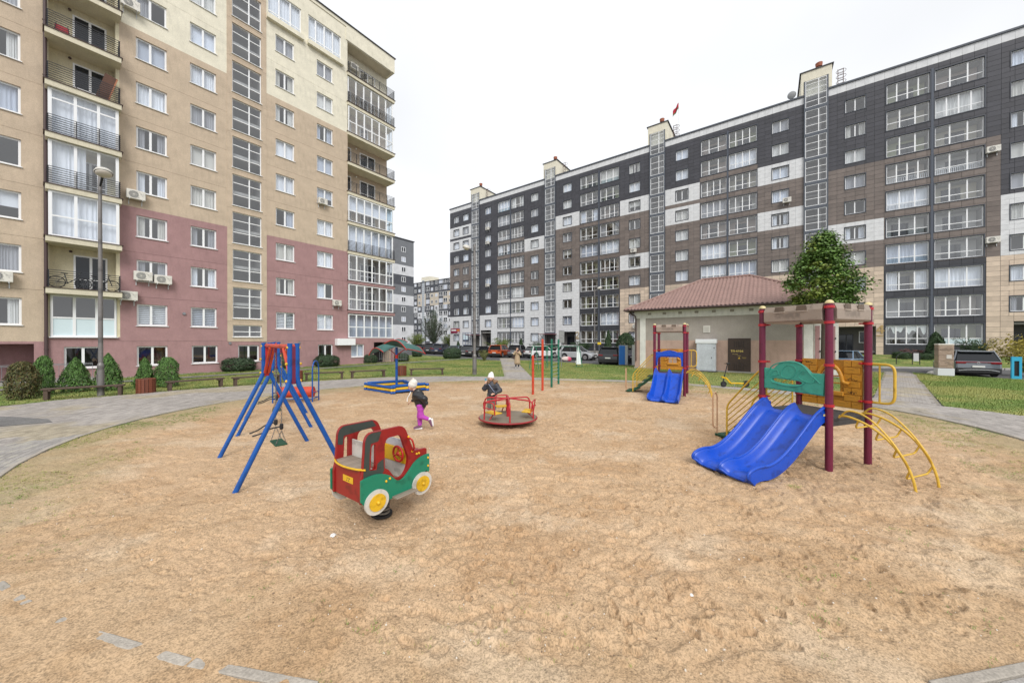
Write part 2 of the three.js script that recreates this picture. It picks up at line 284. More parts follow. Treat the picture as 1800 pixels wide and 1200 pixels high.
  winUnit(B, glz[0], glz[2], -0.02, glz[1] - glz[0], glz[3] - glz[2], { name: 'glazed_bay', cols: [0.34, 0.34, 0.32], bars: [0.46], paneM: (i, j) => j ? M.glass : M.frosted, sill: true, fb: 0.09 });
  const lb = k => 5.15 + 2.8 * k;
  for (let k = 0; k < 10; k++) {
    const y = lb(k), mode = k === 1 ? 'g' : (k === 2 || k === 3) ? 'gr' : 'r';
    const s = obj(B, 'balcony_slab', boxMM(2.36, 5.12, y - 0.3, y, -0.7, 0.82), M.slab); obj(s, 'drip_edge', boxMM(2.30, 5.18, y, y + 0.03, 0.0, 0.87), M.brownMetal);
    if (mode !== 'g') railing(B, 2.46, 5.02, y, 0.76, { d: 0.74 });
    if (mode !== 'r') {
      const z = mode === 'g' ? 0.72 : 0.62, hh = 2.45;
      winUnit(B, 2.5, y + 0.035, z, 2.48, hh, { name: 'balcony_glazing', cols: [0.36, 0.34, 0.3], bars: k === 1 ? [0.45] : k === 3 ? [0.78] : [], curtain: k === 2 ? 'left' : 'full', curtainM: curtainMs[k === 2 ? 3 : 0], cz: 0.3, fb: 0.09 });
      for (const a of [2.46, 4.98]) obj(B, 'side_panel', boxMM(a, a + 0.04, y + 0.035, y + 0.035 + hh, 0.02, z), M.pvc);
    }
    const d = winUnit(B, 3.35, y + 0.03, -0.66, 1.3, 2.1, { name: 'balcony_door', paneM: () => M.darkGlass, fb: 0.08, bars: [0.34] });
    if (mode === 'r') obj(B, 'balcony_lamp', sph(0.07, 3.25, y + 2.3, -0.62, 10, 8), M.brownMetal);
  }
  // right-hand corner balconies, recessed 1.3 m
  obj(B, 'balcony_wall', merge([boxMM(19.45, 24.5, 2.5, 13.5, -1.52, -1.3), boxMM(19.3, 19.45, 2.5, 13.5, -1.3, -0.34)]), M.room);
  obj(B, 'balcony_wall', merge([boxMM(19.45, 24.5, 13.5, 27.5, -1.52, -1.3), boxMM(19.3, 19.45, 13.5, 27.5, -1.3, -0.34)]), M.tan);
  obj(B, 'balcony_wall', merge([boxMM(19.45, 24.5, 27.5, 30.42, -1.52, -1.3), boxMM(19.3, 19.45, 27.5, 31.7, -1.3, -0.34)]), M.cream);
  const eb = k => 5.15 + 2.8 * k, modes = ['g', 'g', 'gr', 'g', 'r', 'r', 'g', 'gr', 'r'];
  winUnit(B, 19.5, 2.53, 0.02, 4.8, 2.27, { name: 'balcony_glazing', cols: Array(6).fill(1 / 6), bars: [0.46], fb: 0.09, curtain: 'full2', curtainM: curtainMs[2], cz: 0.5 });
  winUnit(B, 24.32, 2.53, 0.02, 1.3, 2.27, { name: 'balcony_glazing', cols: [0.5, 0.5], bars: [0.46], fb: 0.09, ry: Math.PI / 2 });
  for (let k = 0; k < 9; k++) {
    const y = eb(k), m = modes[k], s = obj(B, 'balcony_slab', boxMM(19.42, 24.52, y - 0.28, y, -1.3, 0.12), k < 2 ? M.burg : M.slab);
    obj(s, 'drip_edge', merge([boxMM(19.36, 24.6, y, y + 0.03, 0.0, 0.18), boxMM(24.4, 24.6, y, y + 0.03, -1.3, 0.0)]), M.brownMetal);
    if (m !== 'g') railing(B, 19.5, 24.44, y, 0.08, { posts: [0, 0.16, 0.33, 0.5, 0.66, 0.83, 1], d: 0.05, dr: 1.3 });
    if (m !== 'r') {
      winUnit(B, 19.5, y + 0.035, m === 'g' ? 0.06 : -0.04, 4.85, 2.45, { name: 'balcony_glazing', cols: Array(6).fill(1 / 6), bars: m === 'g' ? [0.42] : [], fb: 0.09, curtain: k === 2 ? 'full' : k === 6 || k === 7 ? undefined : k === 3 ? 'blind' : undefined, curtainM: curtainMs[6], cz: 0.4, paneM: (i) => (k === 3 && i === 5) ? M.glassBlue : M.glass });
      winUnit(B, 24.38, y + 0.035, -0.02, 1.25, 2.45, { name: 'balcony_glazing', cols: [0.5, 0.5], bars: m === 'g' ? [0.42] : [], fb: 0.09, ry: Math.PI / 2 });
    }
    winUnit(B, 19.6, y + 0.03, -1.27, 0.9, 2.05, { name: 'balcony_door', cols: [1], paneM: () => M.darkGlass, fb: 0.08, bars: [0.35] });
    winUnit(B, 21.4, y + 0.03, -1.27, 1.7, 2.05, { name: 'balcony_door', paneM: () => M.darkGlass, fb: 0.08, bars: [0.4] });
    if (k > 3) obj(B, 'balcony_lamp', sph(0.07, 21.0, y + 2.25, -1.24, 10, 8), M.pvc);
  }
  // small wall fittings
  obj(B, 'sign_box', merge([rbox(1.72, 0.62, 0.5, 19.07, 2.14, 0.27, 0.02), ...Array.from({ length: 5 }, (_, i) => boxMM(18.4 + i * 0.33, 18.42 + i * 0.33, 1.85, 2.42, 0.52, 0.535))]), M.pvc);
  obj(B, 'wall_vent', merge([[15.2, 2.1], [10.5, 2.08], [12.7, 2.08], [8.0, 4.1]].map(([u, v]) => cyl(0.09, 0.09, 0.05, 0, 0, 0, 14).rotateX(Math.PI / 2).translate(u, v, 0.05))), M.metalGrey);
  obj(B, 'plinth', merge([boxMM(-4, 24.55, -0.3, 0.02, 0.004, 0.5)]), M.concrete);
  // ramp rail by the entrance
  const rg = []; for (let i = 0; i <= 26; i++) { const x = -3.6 + i * 0.29; rg.push(bar([x, 0.1, 1.3], [x, 1.0, 1.3], i % 5 === 0 ? 0.025 : 0.01, 6)); } for (const y of [0.25, 0.95, 1.02]) rg.push(bar([-3.6, y, 1.3], [3.95, y, 1.3], 0.018, 6));
  obj(B, 'ramp_railing', merge(rg), M.metalGrey); obj(B, 'ramp', boxMM(-3.8, 4.1, -0.2, 0.16, 0.55, 1.45), M.concrete);
  const rg2 = []; for (let i = 0; i <= 16; i++) { const x = 22.0 + i * 0.2, y = Math.min(0.12 + (16 - i) * 0.02, 0.3); rg2.push(bar([x, y, 1.2], [x, y + 0.85, 1.2], 0.012, 6)); } rg2.push(bar([22, 1.28, 1.2], [25.2, 0.97, 1.2], 0.022, 6), bar([22, 0.5, 1.2], [25.2, 0.3, 1.2], 0.018, 6));
  obj(B, 'ramp_railing', merge(rg2), M.metalGrey);
}

// ---------------------------------------------------------------- air conditioners (each hangs on a wall: a thing of its own)
function acUnit(b, u, v, w, label, s = 1) {
  const p = local2world(b, u, v, w + 0.05), t = thing('air_conditioner', label, 'air conditioner', p, b.rotation.y, 'air conditioner units on the walls');
  obj(t, 'casing', rbox(0.82 * s, 0.56 * s, 0.3, 0, 0.28 * s, 0.2, 0.025), M.ac);
  const ring = []; for (let i = 1; i < 5; i++) ring.push(new THREE.TorusGeometry(0.05 * i * s, 0.006, 5, 20).translate(-0.1 * s, 0.28 * s, 0.358)); for (let i = 0; i < 6; i++) ring.push(box(0.42 * s, 0.008, 0.008).rotateZ(i * Math.PI / 6).translate(-0.1 * s, 0.28 * s, 0.358));
  const fan = obj(t, 'fan_opening', cyl(0.215 * s, 0.215 * s, 0.012, 0, 0, 0, 24).rotateX(Math.PI / 2).translate(-0.1 * s, 0.28 * s, 0.348), M.acGrille); obj(fan, 'fan_grille', merge(ring), M.ac);
  obj(t, 'bracket', merge([-0.28, 0.28].flatMap(x => [boxMM(x * s - 0.02, x * s + 0.02, -0.045, -0.005, -0.03, 0.38), boxMM(x * s - 0.02, x * s + 0.02, -0.3, -0.045, -0.03, 0.0)])), M.pvcGrey);
  return t;
}
acUnit(blockL, 5.55, 22.75, 0, 'air conditioner at the cream wall high beside the barred balconies, top left');
acUnit(blockL, 5.75, 11.05, 0, 'air conditioner just above the burgundy wall on the beige plaster');
acUnit(blockL, 6.05, 6.05, 0, 'left one of two air conditioners side by side under a flowered window');
acUnit(blockL, 6.95, 5.95, 0, 'right one of two air conditioners side by side under a flowered window');
acUnit(blockL, 5.4, 4.75, 0, 'air conditioner on burgundy wall next to the balcony with the bicycles');
acUnit(blockL, 0.95, 5.3, 0, 'air conditioner at the left edge of the photo under a beige-wall window');
acUnit(blockL, 17.05, 14.3, 0, 'air conditioner under a window on the beige wall near the corner balconies', 0.9);
acUnit(blockL, 18.3, 5.45, 0, 'air conditioner on burgundy wall under a window near the glazed corner balconies', 0.9);
acUnit(blockL, 20.7, 29.0, -1.3, 'air conditioner on the open top balcony under the roof overhang');

// things left on the open balconies
{
  const rub = mat([0.02, 0.02, 0.022], 0.8), fr = mat([0.03, 0.035, 0.04], 0.45);
  for (const [u, lab, tl] of [[3.2, 'dark bicycle nearest the drain pipe on the lower open balcony', 0.2], [4.28, 'dark bicycle behind the lamp post on the lower open balcony', -0.25]]) {
    const b = thing('bicycle', lab, 'bicycle', local2world(blockL, u, 5.19, 0.35), TL + tl, 'bicycles on the balcony');
    for (const x of [-0.48, 0.48]) { const w = obj(b, 'wheel', new THREE.TorusGeometry(0.31, 0.022, 6, 24).translate(x, 0.33, 0), rub); const sp = []; for (let i = 0; i < 6; i++) sp.push(bar([x - 0.3 * Math.cos(i * 0.52), 0.33 - 0.3 * Math.sin(i * 0.52), 0], [x + 0.3 * Math.cos(i * 0.52), 0.33 + 0.3 * Math.sin(i * 0.52), 0], 0.004, 4)); obj(w, 'spokes', merge(sp), M.metalGrey); }
    obj(b, 'frame', merge([bar([-0.48, 0.33, 0], [-0.1, 0.3, 0], 0.018), bar([-0.1, 0.3, 0], [0.36, 0.72, 0], 0.022), bar([-0.1, 0.3, 0], [-0.2, 0.8, 0], 0.02), bar([-0.18, 0.72, 0], [0.36, 0.74, 0], 0.02), bar([0.34, 0.8, 0], [0.48, 0.33, 0], 0.02), bar([-0.48, 0.33, 0], [-0.17, 0.7, 0], 0.014)]), fr);
    obj(b, 'saddle', rbox(0.26, 0.06, 0.13, -0.21, 0.84, 0, 0.025), rub); obj(b, 'handlebar', merge([bar([0.33, 0.8, 0], [0.36, 0.95, 0], 0.018), bar([0.38, 0.95, -0.28], [0.38, 0.95, 0.28], 0.015)]), fr);
  }
  const bd = thing('wooden_board', 'brown wooden board leaning in an open balcony corner', 'board', local2world(blockL, 4.35, 16.39, 0.3), TL);
  obj(bd, 'panel', rbox(0.5, 1.75, 0.05, 0, 0.875, 0, 0.01).rotateZ(-0.24), mat([0.17, 0.075, 0.045], 0.7, { map: woodTex, tile: 0.8 })); obj(bd, 'edge_strip', box(0.06, 1.7, 0.07, 0.24, 0.87, 0.01).rotateZ(-0.24), mat([0.4, 0.16, 0.08], 0.7));
  const ch = thing('folding_chair', 'red folding chair leaning behind the top left balcony railing', 'chair', local2world(blockL, 2.95, 19.2, 0.35), TL);
  obj(ch, 'seat', rbox(0.5, 0.45, 0.03, 0, 0.45, 0, 0.01).rotateX(-0.3), mat([0.35, 0.02, 0.03], 0.7)); obj(ch, 'frame', merge([bar([-0.28, 0, 0.1], [-0.2, 0.72, -0.15], 0.015), bar([0.28, 0, 0.1], [0.2, 0.72, -0.15], 0.015), bar([-0.28, 0, 0.1], [0.28, 0, 0.1], 0.012)]), M.rail);
}

// ---------------------------------------------------------------- panel-clad apartment block (right)
const TR = -Math.atan2(613, 828);
const blockR = thing('apartment_block', 'long ten-storey block clad in charcoal, white, brown and beige panels', 'building', [-13.49, 0, -75.86], TR);
{
  const B = blockR, r = rng(29), TOP = 30.7, BAND = 29.77;
  const C = { k: [0.062, 0.062, 0.074], w: [0.80, 0.81, 0.82], b: [0.205, 0.168, 0.148], e: [0.70, 0.565, 0.44], s: [0.052, 0.054, 0.064] };
  // [u0, u1, colours of storeys 9..0, wall window columns, loggia columns]
  const S = [
    [0, 6.48, 'kwwkbbkkww', [[1.2, 2.75], [3.95, 5.5]], []],
    [8.61, 13.2, 'kkkkkkkkww', [[10.1, 11.6]], []], [13.2, 19.62, 'kkkbbbbwww', [], [[13.34, 16.27], [16.6, 19.5]]], [19.62, 24.03, 'kkkwbbbwww', [[21.1, 22.62]], []],
    [26.15, 30.66, 'kkwbbbwwww', [[27.64, 29.2]], []], [30.66, 37.42, 'kkkbbbbsss', [], [[30.8, 33.84], [34.22, 37.26]]], [37.42, 41.82, 'kkwbbwbeee', [[38.84, 40.42]], []],
    [43.93, 48.32, 'kkwwbbbeee', [[45.34, 46.88]], []], [48.32, 54.7, 'kkbbbbbsss', [], [[48.46, 51.4], [51.66, 54.6]]], [54.7, 59.1, 'kkwbwbbeee', [[56.15, 57.7]], []],
    [61.22, 65.62, 'kkkbbwbeee', [[62.62, 64.2]], []], [65.62, 72.32, 'kkkbbbbsss', [], [[65.78, 68.78], [69.12, 72.18]]], [72.32, 73.14, 'kkkbbbbeee', [], []], [73.14, 80, 'kkkkkwweee', [[73.7, 75.25], [77, 78.5]], []],
  ];
  const entr = [[8.9, 11.6, 4.3], [27.4, 30.0, 3.75], [61.9, 65.05, 3.8], [73.9, 77, 4.0]]; // ground-floor recesses u0,u1,top
  const bnd = k => 1.72 + 2.8 * k;
  const pans = [], core = [], opensAll = [];
  for (const [u0, u1, cols, wins, logs] of S) {
    const opens = [];
    for (const [a, b] of wins) for (let k = 0; k < 10; k++) { const h = [a, b, 2.14 + 2.8 * k, 3.52 + 2.8 * k]; if (k === 0 && entr.some(e => e[0] < b && e[1] > a)) continue; opens.push([...h, 'w', k]); }
    for (const [i, [a, b]] of logs.entries()) for (let k = 0; k < 10; k++) opens.push([a, b, 1.86 + 2.8 * k, 3.86 + 2.8 * k, 'l', k, i]);
    for (const e of entr) if (e[0] >= u0 && e[1] <= u1) opens.push([e[0], e[1], 0.62, e[2], 'e']);
    opensAll.push(...opens);
    core.push(wallGeo(u0, u1, 0.5, TOP, [], opens, 0.3, -0.035));
    // zones of one colour, bottom to top
    const zones = []; let y = 0.62;
    for (let k = 0; k < 10; k++) { const c = cols[9 - k], above = k < 9 ? cols[8 - k] : null; let t = k === 9 ? BAND : bnd(k + 1);
      if (c === 'w' && k > 2 && above && u0 < 73) { zones.push([y, t - 0.5, 'w']); zones.push([t - 0.5, t, above === 'w' ? (cols.includes('b') && u0 > 6 ? 'b' : 'k') : above]); } else zones.push([y, t, c]); y = t; }
    zones.push([BAND, TOP - 0.12, 'w']);
    const PW = 0.78, PH = 2.8 / 6, n = Math.max(1, Math.round((u1 - u0) / PW)), pw = (u1 - u0) / n;
    for (const [z0, z1, c] of zones) {
      const m = Math.max(1, Math.round((z1 - z0) / (c === 'w' && z0 >= BAND ? 1 : PH))), ph = (z1 - z0) / m;
      for (let j = 0; j < m; j++) for (let i = 0; i < n; i++) {
        let rects = [[u0 + i * pw, u0 + (i + 1) * pw, z0 + j * ph, z0 + (j + 1) * ph]];
        for (const o of opens) { const e = o[4] === 'e' ? 0 : 0.07, a0 = o[0] - e, a1 = o[1] + e, b0 = o[2] - e, b1 = o[3] + e, nx = [];
          for (const q of rects) { if (q[0] >= a1 || q[1] <= a0 || q[2] >= b1 || q[3] <= b0) { nx.push(q); continue; }
            if (q[0] < a0) nx.push([q[0], a0, q[2], q[3]]); if (q[1] > a1) nx.push([a1, q[1], q[2], q[3]]);
            const c0 = Math.max(q[0], a0), c1 = Math.min(q[1], a1); if (q[2] < b0) nx.push([c0, c1, q[2], b0]); if (q[3] > b1) nx.push([c0, c1, b1, q[3]]); }
          rects = nx; }
        for (const q of rects) if (q[1] - q[0] > 0.04 && q[3] - q[2] > 0.04) pans.push([...q, c]);
      }
    }
  }
  obj(B, 'wall_core', merge(core), mat([0.15, 0.155, 0.165], 0.9));
  // cladding: the 300 panels that show largest (nearest, u > 61) are parts, the others are joined
  const gap = 0.013, near = [], rest = [];
  pans.sort((a, b) => (b[0] > 61.2 ? 1 : 0) - (a[0] > 61.2 ? 1 : 0) || (b[1] - b[0]) * (b[3] - b[2]) * (b[0] - 20) - (a[1] - a[0]) * (a[3] - a[2]) * (a[0] - 20));
  const pm = {}; for (const c in C) pm[c] = [0.9, 1, 1.1].map(t => mat(C[c].map(x => x * (c === 'w' ? 1 - Math.abs(t - 1) * 0.35 : t)), c === 'k' || c === 's' ? 0.42 : 0.6, { map: stoneTex, tile: 1.1 }));
  const panelGeo = [0, 1, 2].map(i => { const g = new THREE.BoxGeometry(1, 1, 1); const uv = g.attributes.uv; for (let j = 0; j < uv.count; j++) uv.setXY(j, uv.getX(j) * 0.7 + i * 0.31, uv.getY(j) * 0.42 + i * 0.17); g.userData.uvDone = true; return g; });
  pans.forEach((q, i) => {
    const gp = q[4] === 'w' ? gap * 0.45 : gap * 0.8, w = q[1] - q[0] - gp * 2, h = q[3] - q[2] - gp * 2, zz = -0.016 + (r() - 0.5) * 0.006;
    if (i < 300) obj(B, 'cladding_panel', panelGeo[i % 3], pm[q[4]][Math.floor(r() * 3)], [(q[0] + q[1]) / 2, (q[2] + q[3]) / 2, zz], undefined, [w, h, 0.03]);
    else { const g = box(w, h, 0.03, (q[0] + q[1]) / 2, (q[2] + q[3]) / 2, zz).toNonIndexed(); const t = C[q[4]], f = q[4] === 'w' ? 0.97 + 0.04 * r() : 0.86 + 0.28 * r(); vcol(g, () => [t[0] * f, t[1] * f, t[2] * f]); boxUV(g, 1.1); rest.push(g); }
  });
  const rg = mergeGeometries(rest); rg.userData.uvDone = true;
  const rm = obj(B, 'cladding_panels', rg, mat([1, 1, 1], 0.5, { vertexColors: true, map: stoneTex })); rm.userData.kind = 'stuff';
  // body behind, roof, parapet cap
  obj(B, 'end_wall', merge([boxMM(-0.02, 0.28, 0, TOP, -14, -0.34), boxMM(79.7, 80, 0, TOP, -14, -0.34), boxMM(0, 80, 0, TOP, -14.3, -14)]), mat(C.w, 0.8));
  obj(B, 'interior_wall', boxMM(0.3, 79.7, 0.4, TOP - 0.5, -1.95, -1.85), M.room);
  obj(B, 'floor_slab', merge([...Array.from({ length: 11 }, (_, k) => boxMM(0.3, 79.7, 0.95 + 2.8 * k, 1.15 + 2.8 * k, -1.85, -0.36)), ...[6.5, 8.6, 13.25, 16.43, 19.6, 24, 26.2, 30.7, 34.03, 37.4, 41.8, 43.95, 48.35, 51.52, 54.7, 59.1, 61.2, 65.6, 68.95, 72.3, 76].map(x => boxMM(x - 0.06, x + 0.06, 0.4, TOP - 0.5, -1.85, -0.36))]), M.slabIn);
  obj(B, 'roof', boxMM(-0.05, 80, TOP - 0.4, TOP - 0.1, -14, -0.36), M.roofDark);
  const stairs = [[6.48, 8.61], [24.03, 26.15], [41.82, 43.93], [59.1, 61.22]];
  const caps = []; let cu = -0.15; for (const [a, b] of [...stairs, [80, 80]]) { caps.push(boxMM(cu, a - 0.02, TOP - 0.12, TOP + 0.06, -0.5, 0.12)); cu = b + 0.02; }
  obj(B, 'parapet_cap', merge(caps), mat([0.07, 0.08, 0.1], 0.5));
  obj(B, 'plinth', boxMM(-0.1, 80, -0.3, 0.6, -0.4, 0.02), M.concrete);
  // windows and loggias
  const backMs = [[0.76, 0.70, 0.56], [0.74, 0.66, 0.58], [0.74, 0.72, 0.68], [0.70, 0.58, 0.50], [0.6, 0.62, 0.4]].map(c => mat(c, 0.9));
  for (const o of opensAll) {
    const [a, b, y0, y1, kind, k, li] = o, w = b - a, h = y1 - y0;
    if (kind === 'w') winUnit(B, a, y0, -0.13, w, h, { curtain: curtainPick(r, k > 4), curtainM: curtainMs[Math.floor(r() * 7)], trim: true, fb: 0.07 });
    else if (kind === 'l') {
      const c4 = r() < 0.32, t = r(), cur = k === 0 ? undefined : r() < 0.36 ? (r() < 0.75 ? 'full' : 'sides') : undefined;
      const f = winUnit(B, a, y0, -0.13, w, h, { name: 'loggia_glazing', cols: c4 ? [0.25, 0.25, 0.25, 0.25] : [0.32, 0.36, 0.32], bars: [t < 0.7 ? 0.31 : 0.36], trim: true, fb: 0.075, curtain: cur, curtainM: curtainMs[Math.floor(r() * 7)], cz: 0.3, paneM: (k === 0 && a > 69) ? (i, j) => j ? M.glass : M.frosted : (r() < 0.1 ? (i, j) => j ? M.glass : M.glassBlue : undefined) });
      const bk = obj(f, 'back_wall', unitBox, backMs[Math.floor(r() * 5)], [w / 2, h / 2, -1.4], undefined, [w - 0.02, h + 0.6, 0.06]);
      obj(f, 'loggia_door', unitBox, M.darkGlass, [w * (0.4 + r() * 0.2), h * 0.36, -1.34], undefined, [1.25, 1.75, 0.05]);
      if (r() < 0.3) { const g = cached('lrail' + w.toFixed(2), () => { const L = [boxMM(0.1, w - 0.1, 0.56, 0.6, -0.3, -0.26)]; for (let x = 0.15; x < w - 0.1; x += 0.13) L.push(boxMM(x - 0.02, x + 0.02, 0.02, 0.56, -0.29, -0.27)); return merge(L); }); obj(f, 'loggia_railing', g, r() < 0.5 ? M.pvc : M.rail); }
    } else {
      obj(B, 'entrance_recess', merge([boxMM(a, b, 0.62, y1, -1.82, -1.76), boxMM(a, b, y1, y1 + 0.05, -1.8, -0.3), boxMM(a, b, 0.5, 0.62, -1.8, 0.3)]), M.roomDark);
      winUnit(B, a + 0.15, 0.66, -1.7, 1.5, 2.3, { name: 'entrance_door', frameM: M.rail, paneM: () => M.darkGlass, bars: [0.7], cols: [0.62, 0.38] });
      if (b - a > 2.6) winUnit(B, b - 1.05, 2.0, -1.7, 0.95, 1.3, { cols: [1], paneM: () => M.darkGlass });
    }
  }
  // mullions between paired loggias
  for (const u of [16.43, 34.03, 51.53, 68.95]) obj(B, 'pilaster', boxMM(u - 0.085, u + 0.085, 0.7, BAND - 0.4, -0.1, 0.03), mat([0.075, 0.088, 0.115], 0.55));
  // stair bays: glass strips with slab bands
  const band = mat([0.085, 0.098, 0.12], 0.5);
  for (const [i, [a, b]] of stairs.entries()) {
    const y0 = i === 0 ? 4.0 : 3.5, marks = []; for (let k = 0; k < 10; k++) marks.push(3.55 + 2.8 * k + (k === 9 ? 0.2 : 0));
    for (let k = 0; k < 10; k++) { const p = marks[k] + 0.18, q = k < 9 ? marks[k + 1] - 0.18 : 32.2;
      winUnit(B, a + 0.12, p, 0.12, b - a - 0.24, q - p, { name: 'stair_glazing', cols: [0.62, 0.38], bars: k < 9 ? [0.34, 0.67] : [0.22, 0.44, 0.66, 0.86], fb: 0.06, frameM: M.pvc });
      obj(B, 'stair_band', boxMM(a + 0.06, b - 0.06, marks[k] - 0.18, marks[k] + 0.18, -0.3, 0.15), band); }
    obj(B, 'stair_edge', merge([boxMM(a, a + 0.12, 3.37, 32.25, -0.3, 0.16), boxMM(b - 0.12, b, 3.37, 32.25, -0.3, 0.16)]), band);
    obj(B, 'stair_flights', merge([bar([b - 0.65, 0.6, -0.75], [b - 0.65, 32, -0.75], 0.16, 12), ...Array.from({ length: 10 }, (_, k) => boxMM(a + 0.1, b - 0.1, 1.0 + 2.8 * k + 1.35, 1.0 + 2.8 * k + 1.5, -1.8, -0.9))]), M.room);
    obj(B, 'stair_base', merge([boxMM(a, b, 0.5, 3.37, -0.9, -0.6)]), M.roomDark);
    const cn = obj(B, 'entrance_canopy', merge([boxMM(a - 0.4, b + 0.3, 3.3, 3.42, 0.1, 1.5)]), mat([0.16, 0.05, 0.06], 0.6)); obj(cn, 'canopy_strut', merge([bar([a - 0.3, 2.5, 0.05], [a - 0.3, 3.3, 1.2], 0.03), bar([b + 0.2, 2.5, 0.05], [b + 0.2, 3.3, 1.2], 0.03)]), M.rail);
    // roof house
    const hh = obj(B, 'roof_house', merge([boxMM(a - 0.25, b + 0.3, 30.6, 33.3, -5, -0.32), boxMM(a - 0.25, a, 30.6, 33.3, -0.32, 0.1), boxMM(b, b + 0.3, 30.6, 33.3, -0.32, 0.1), boxMM(a, b, 32.27, 33.3, -0.32, 0.1)]), M.cream);
    obj(hh, 'roof_cap', boxMM(a - 0.4, b + 0.45, 33.3, 33.4, -5.1, 0.2), M.roofDark);
    obj(hh, 'roof_vent', merge([cyl(0.2, 0.2, 1.0, (a + b) / 2 + 0.35, 33.9, -1.2, 12), cyl(0.34, 0.3, 0.42, (a + b) / 2 + 0.35, 34.4, -1.2, 12)]), mat([0.33, 0.1, 0.05], 0.7));
    const lg = []; for (const x of [0, 0.45]) lg.push(bar([b + 0.9 + x, 30.6, -1], [b + 0.9 + x, 33.0, -1], 0.035, 6)); for (let q = 0; q < 8; q++) { lg.push(bar([b + 0.9, 30.8 + q * 0.3, -1], [b + 1.35, 30.8 + q * 0.3, -1], 0.025, 5)); if (q % 2) lg.push(new THREE.TorusGeometry(0.42, 0.02, 5, 14).rotateX(Math.PI / 2).translate(b + 1.2, 30.8 + q * 0.3, -1.3)); }
    obj(hh, 'cage_ladder', merge(lg), mat([0.12, 0.07, 0.06], 0.7));
  }
  // dish by the last roof house, flag on the third
  obj(B, 'satellite_dish', merge([new THREE.SphereGeometry(0.62, 20, 8, 0, 6.283, 0, 0.75).scale(1, 0.5, 1).rotateX(1.9).translate(58.0, 31.5, -0.5), bar([58, 30.7, -0.8], [58, 31.4, -0.6], 0.04)]), mat([0.36, 0.37, 0.38], 0.6));
  obj(B, 'flag_pole', bar([45.3, 30.6, -2], [45.3, 36.6, -2], 0.035, 6), M.pvc);
  obj(B, 'flag', (() => { const g = new THREE.PlaneGeometry(1.3, 0.85, 12, 6); const p = g.attributes.position; for (let i = 0; i < p.count; i++) { const x = p.getX(i) + 0.65; p.setXYZ(i, 45.3 - x * 0.6, 36.2 + p.getY(i) - x * 0.75, -2 + 0.12 * Math.sin(x * 7)); } g.computeVertexNormals(); vcol(g, (x, y) => (36.2 - y - (45.3 - x) * 1.25) > 0.15 ? [0.05, 0.16, 0.05] : [0.42, 0.02, 0.04]); return g; })(), mat([1, 1, 1], 0.9, { vertexColors: true, side: THREE.DoubleSide }));
  // house numbers and the shop sign
  const gold = mat([0.42, 0.29, 0.12], 0.4);
  obj(B, 'house_number', merge([ext([[0, 0.28], [0.38, 0.9], [0.52, 0.9], [0.52, 0.36], [0.62, 0.36], [0.62, 0.24], [0.52, 0.24], [0.52, 0], [0.38, 0], [0.38, 0.24], [0, 0.24]], 0.05, 0, [[[0.17, 0.36], [0.38, 0.36], [0.38, 0.7]]]).translate(65.05, 3.0, 0.01), boxMM(65.08, 65.6, 2.75, 2.83, 0.01, 0.06)]), gold);
  obj(B, 'house_number', merge([new THREE.TorusGeometry(0.26, 0.06, 6, 16, 3.6).rotateZ(-0.5).translate(30.3, 3.4, 0.05), bar([30.5, 3.25, 0.05], [30.05, 2.75, 0.05], 0.06, 6), boxMM(30.0, 30.6, 2.7, 2.8, 0.0, 0.08), boxMM(30.0, 30.6, 2.5, 2.58, 0.0, 0.08)]), gold);
  const sg = obj(B, 'shop_sign', boxMM(0.35, 3.0, 3.85, 4.8, 0.02, 0.12), mat([0.26, 0.015, 0.06], 0.6)); obj(sg, 'sign_stripe', merge([boxMM(0.55, 2.0, 4.28, 4.6, 0.12, 0.13), boxMM(2.45, 3.0, 3.85, 4.05, 0.12, 0.13)]), mat([0.75, 0.74, 0.72], 0.6)); obj(sg, 'sign_stripe', merge([boxMM(2.2, 3.0, 4.25, 4.6, 0.12, 0.13)]), mat([0.62, 0.22, 0.05], 0.6));
  winUnit(B, 3.8, 1.3, 0.02, 2.4, 2.6, { name: 'garage_door', cols: [0.34, 0.33, 0.33], bars: [0.22, 0.42], paneM: (i, j) => j === 2 ? M.frosted : M.darkGlass, frameM: mat([0.12, 0.16, 0.28], 0.5) });
  // winter-garden film on ground loggia, curly print
  obj(B, 'window_film', ext((() => { const s = new THREE.Shape(); s.moveTo(65.95, 3.8); for (let i = 0; i <= 40; i++) { const x = 65.95 + i * 0.067; s.lineTo(x, 3.25 + 0.42 * Math.sin(i * 0.62) * Math.sin(i * 0.19 + 1)); } s.lineTo(68.63, 3.8); s.closePath(); return s; })(), 0.004).translate(0, 0, -0.2), mat([0.66, 0.68, 0.64], 0.7));
}
for (const [u, v, w, l] of [[72.62, 19.75, 0, 'air conditioner on the brown panels at the right edge, upper one'], [72.62, 11.35, 0, 'air conditioner on the brown panels at the right edge, lower one'], [57.55, 18.6, 0.1, 'air conditioner under a window between white and brown panel bands'], [39.6, 15.4, 0.1, 'air conditioner under a brown-panel window left of the glass stair strip'],
  [11.0, 24.1, 0.1, 'small air conditioner on black panels, topmost of three in its column'], [11.0, 21.3, 0.1, 'small air conditioner on black panels, middle of three in its column'], [11.0, 12.9, 0.1, 'small air conditioner on black panels, lowest of three in its column'], [39.9, 4.15, 0.05, 'air conditioner on beige panels beside the tiled-roof utility building']]) acUnit(blockR, u, v, w, l);

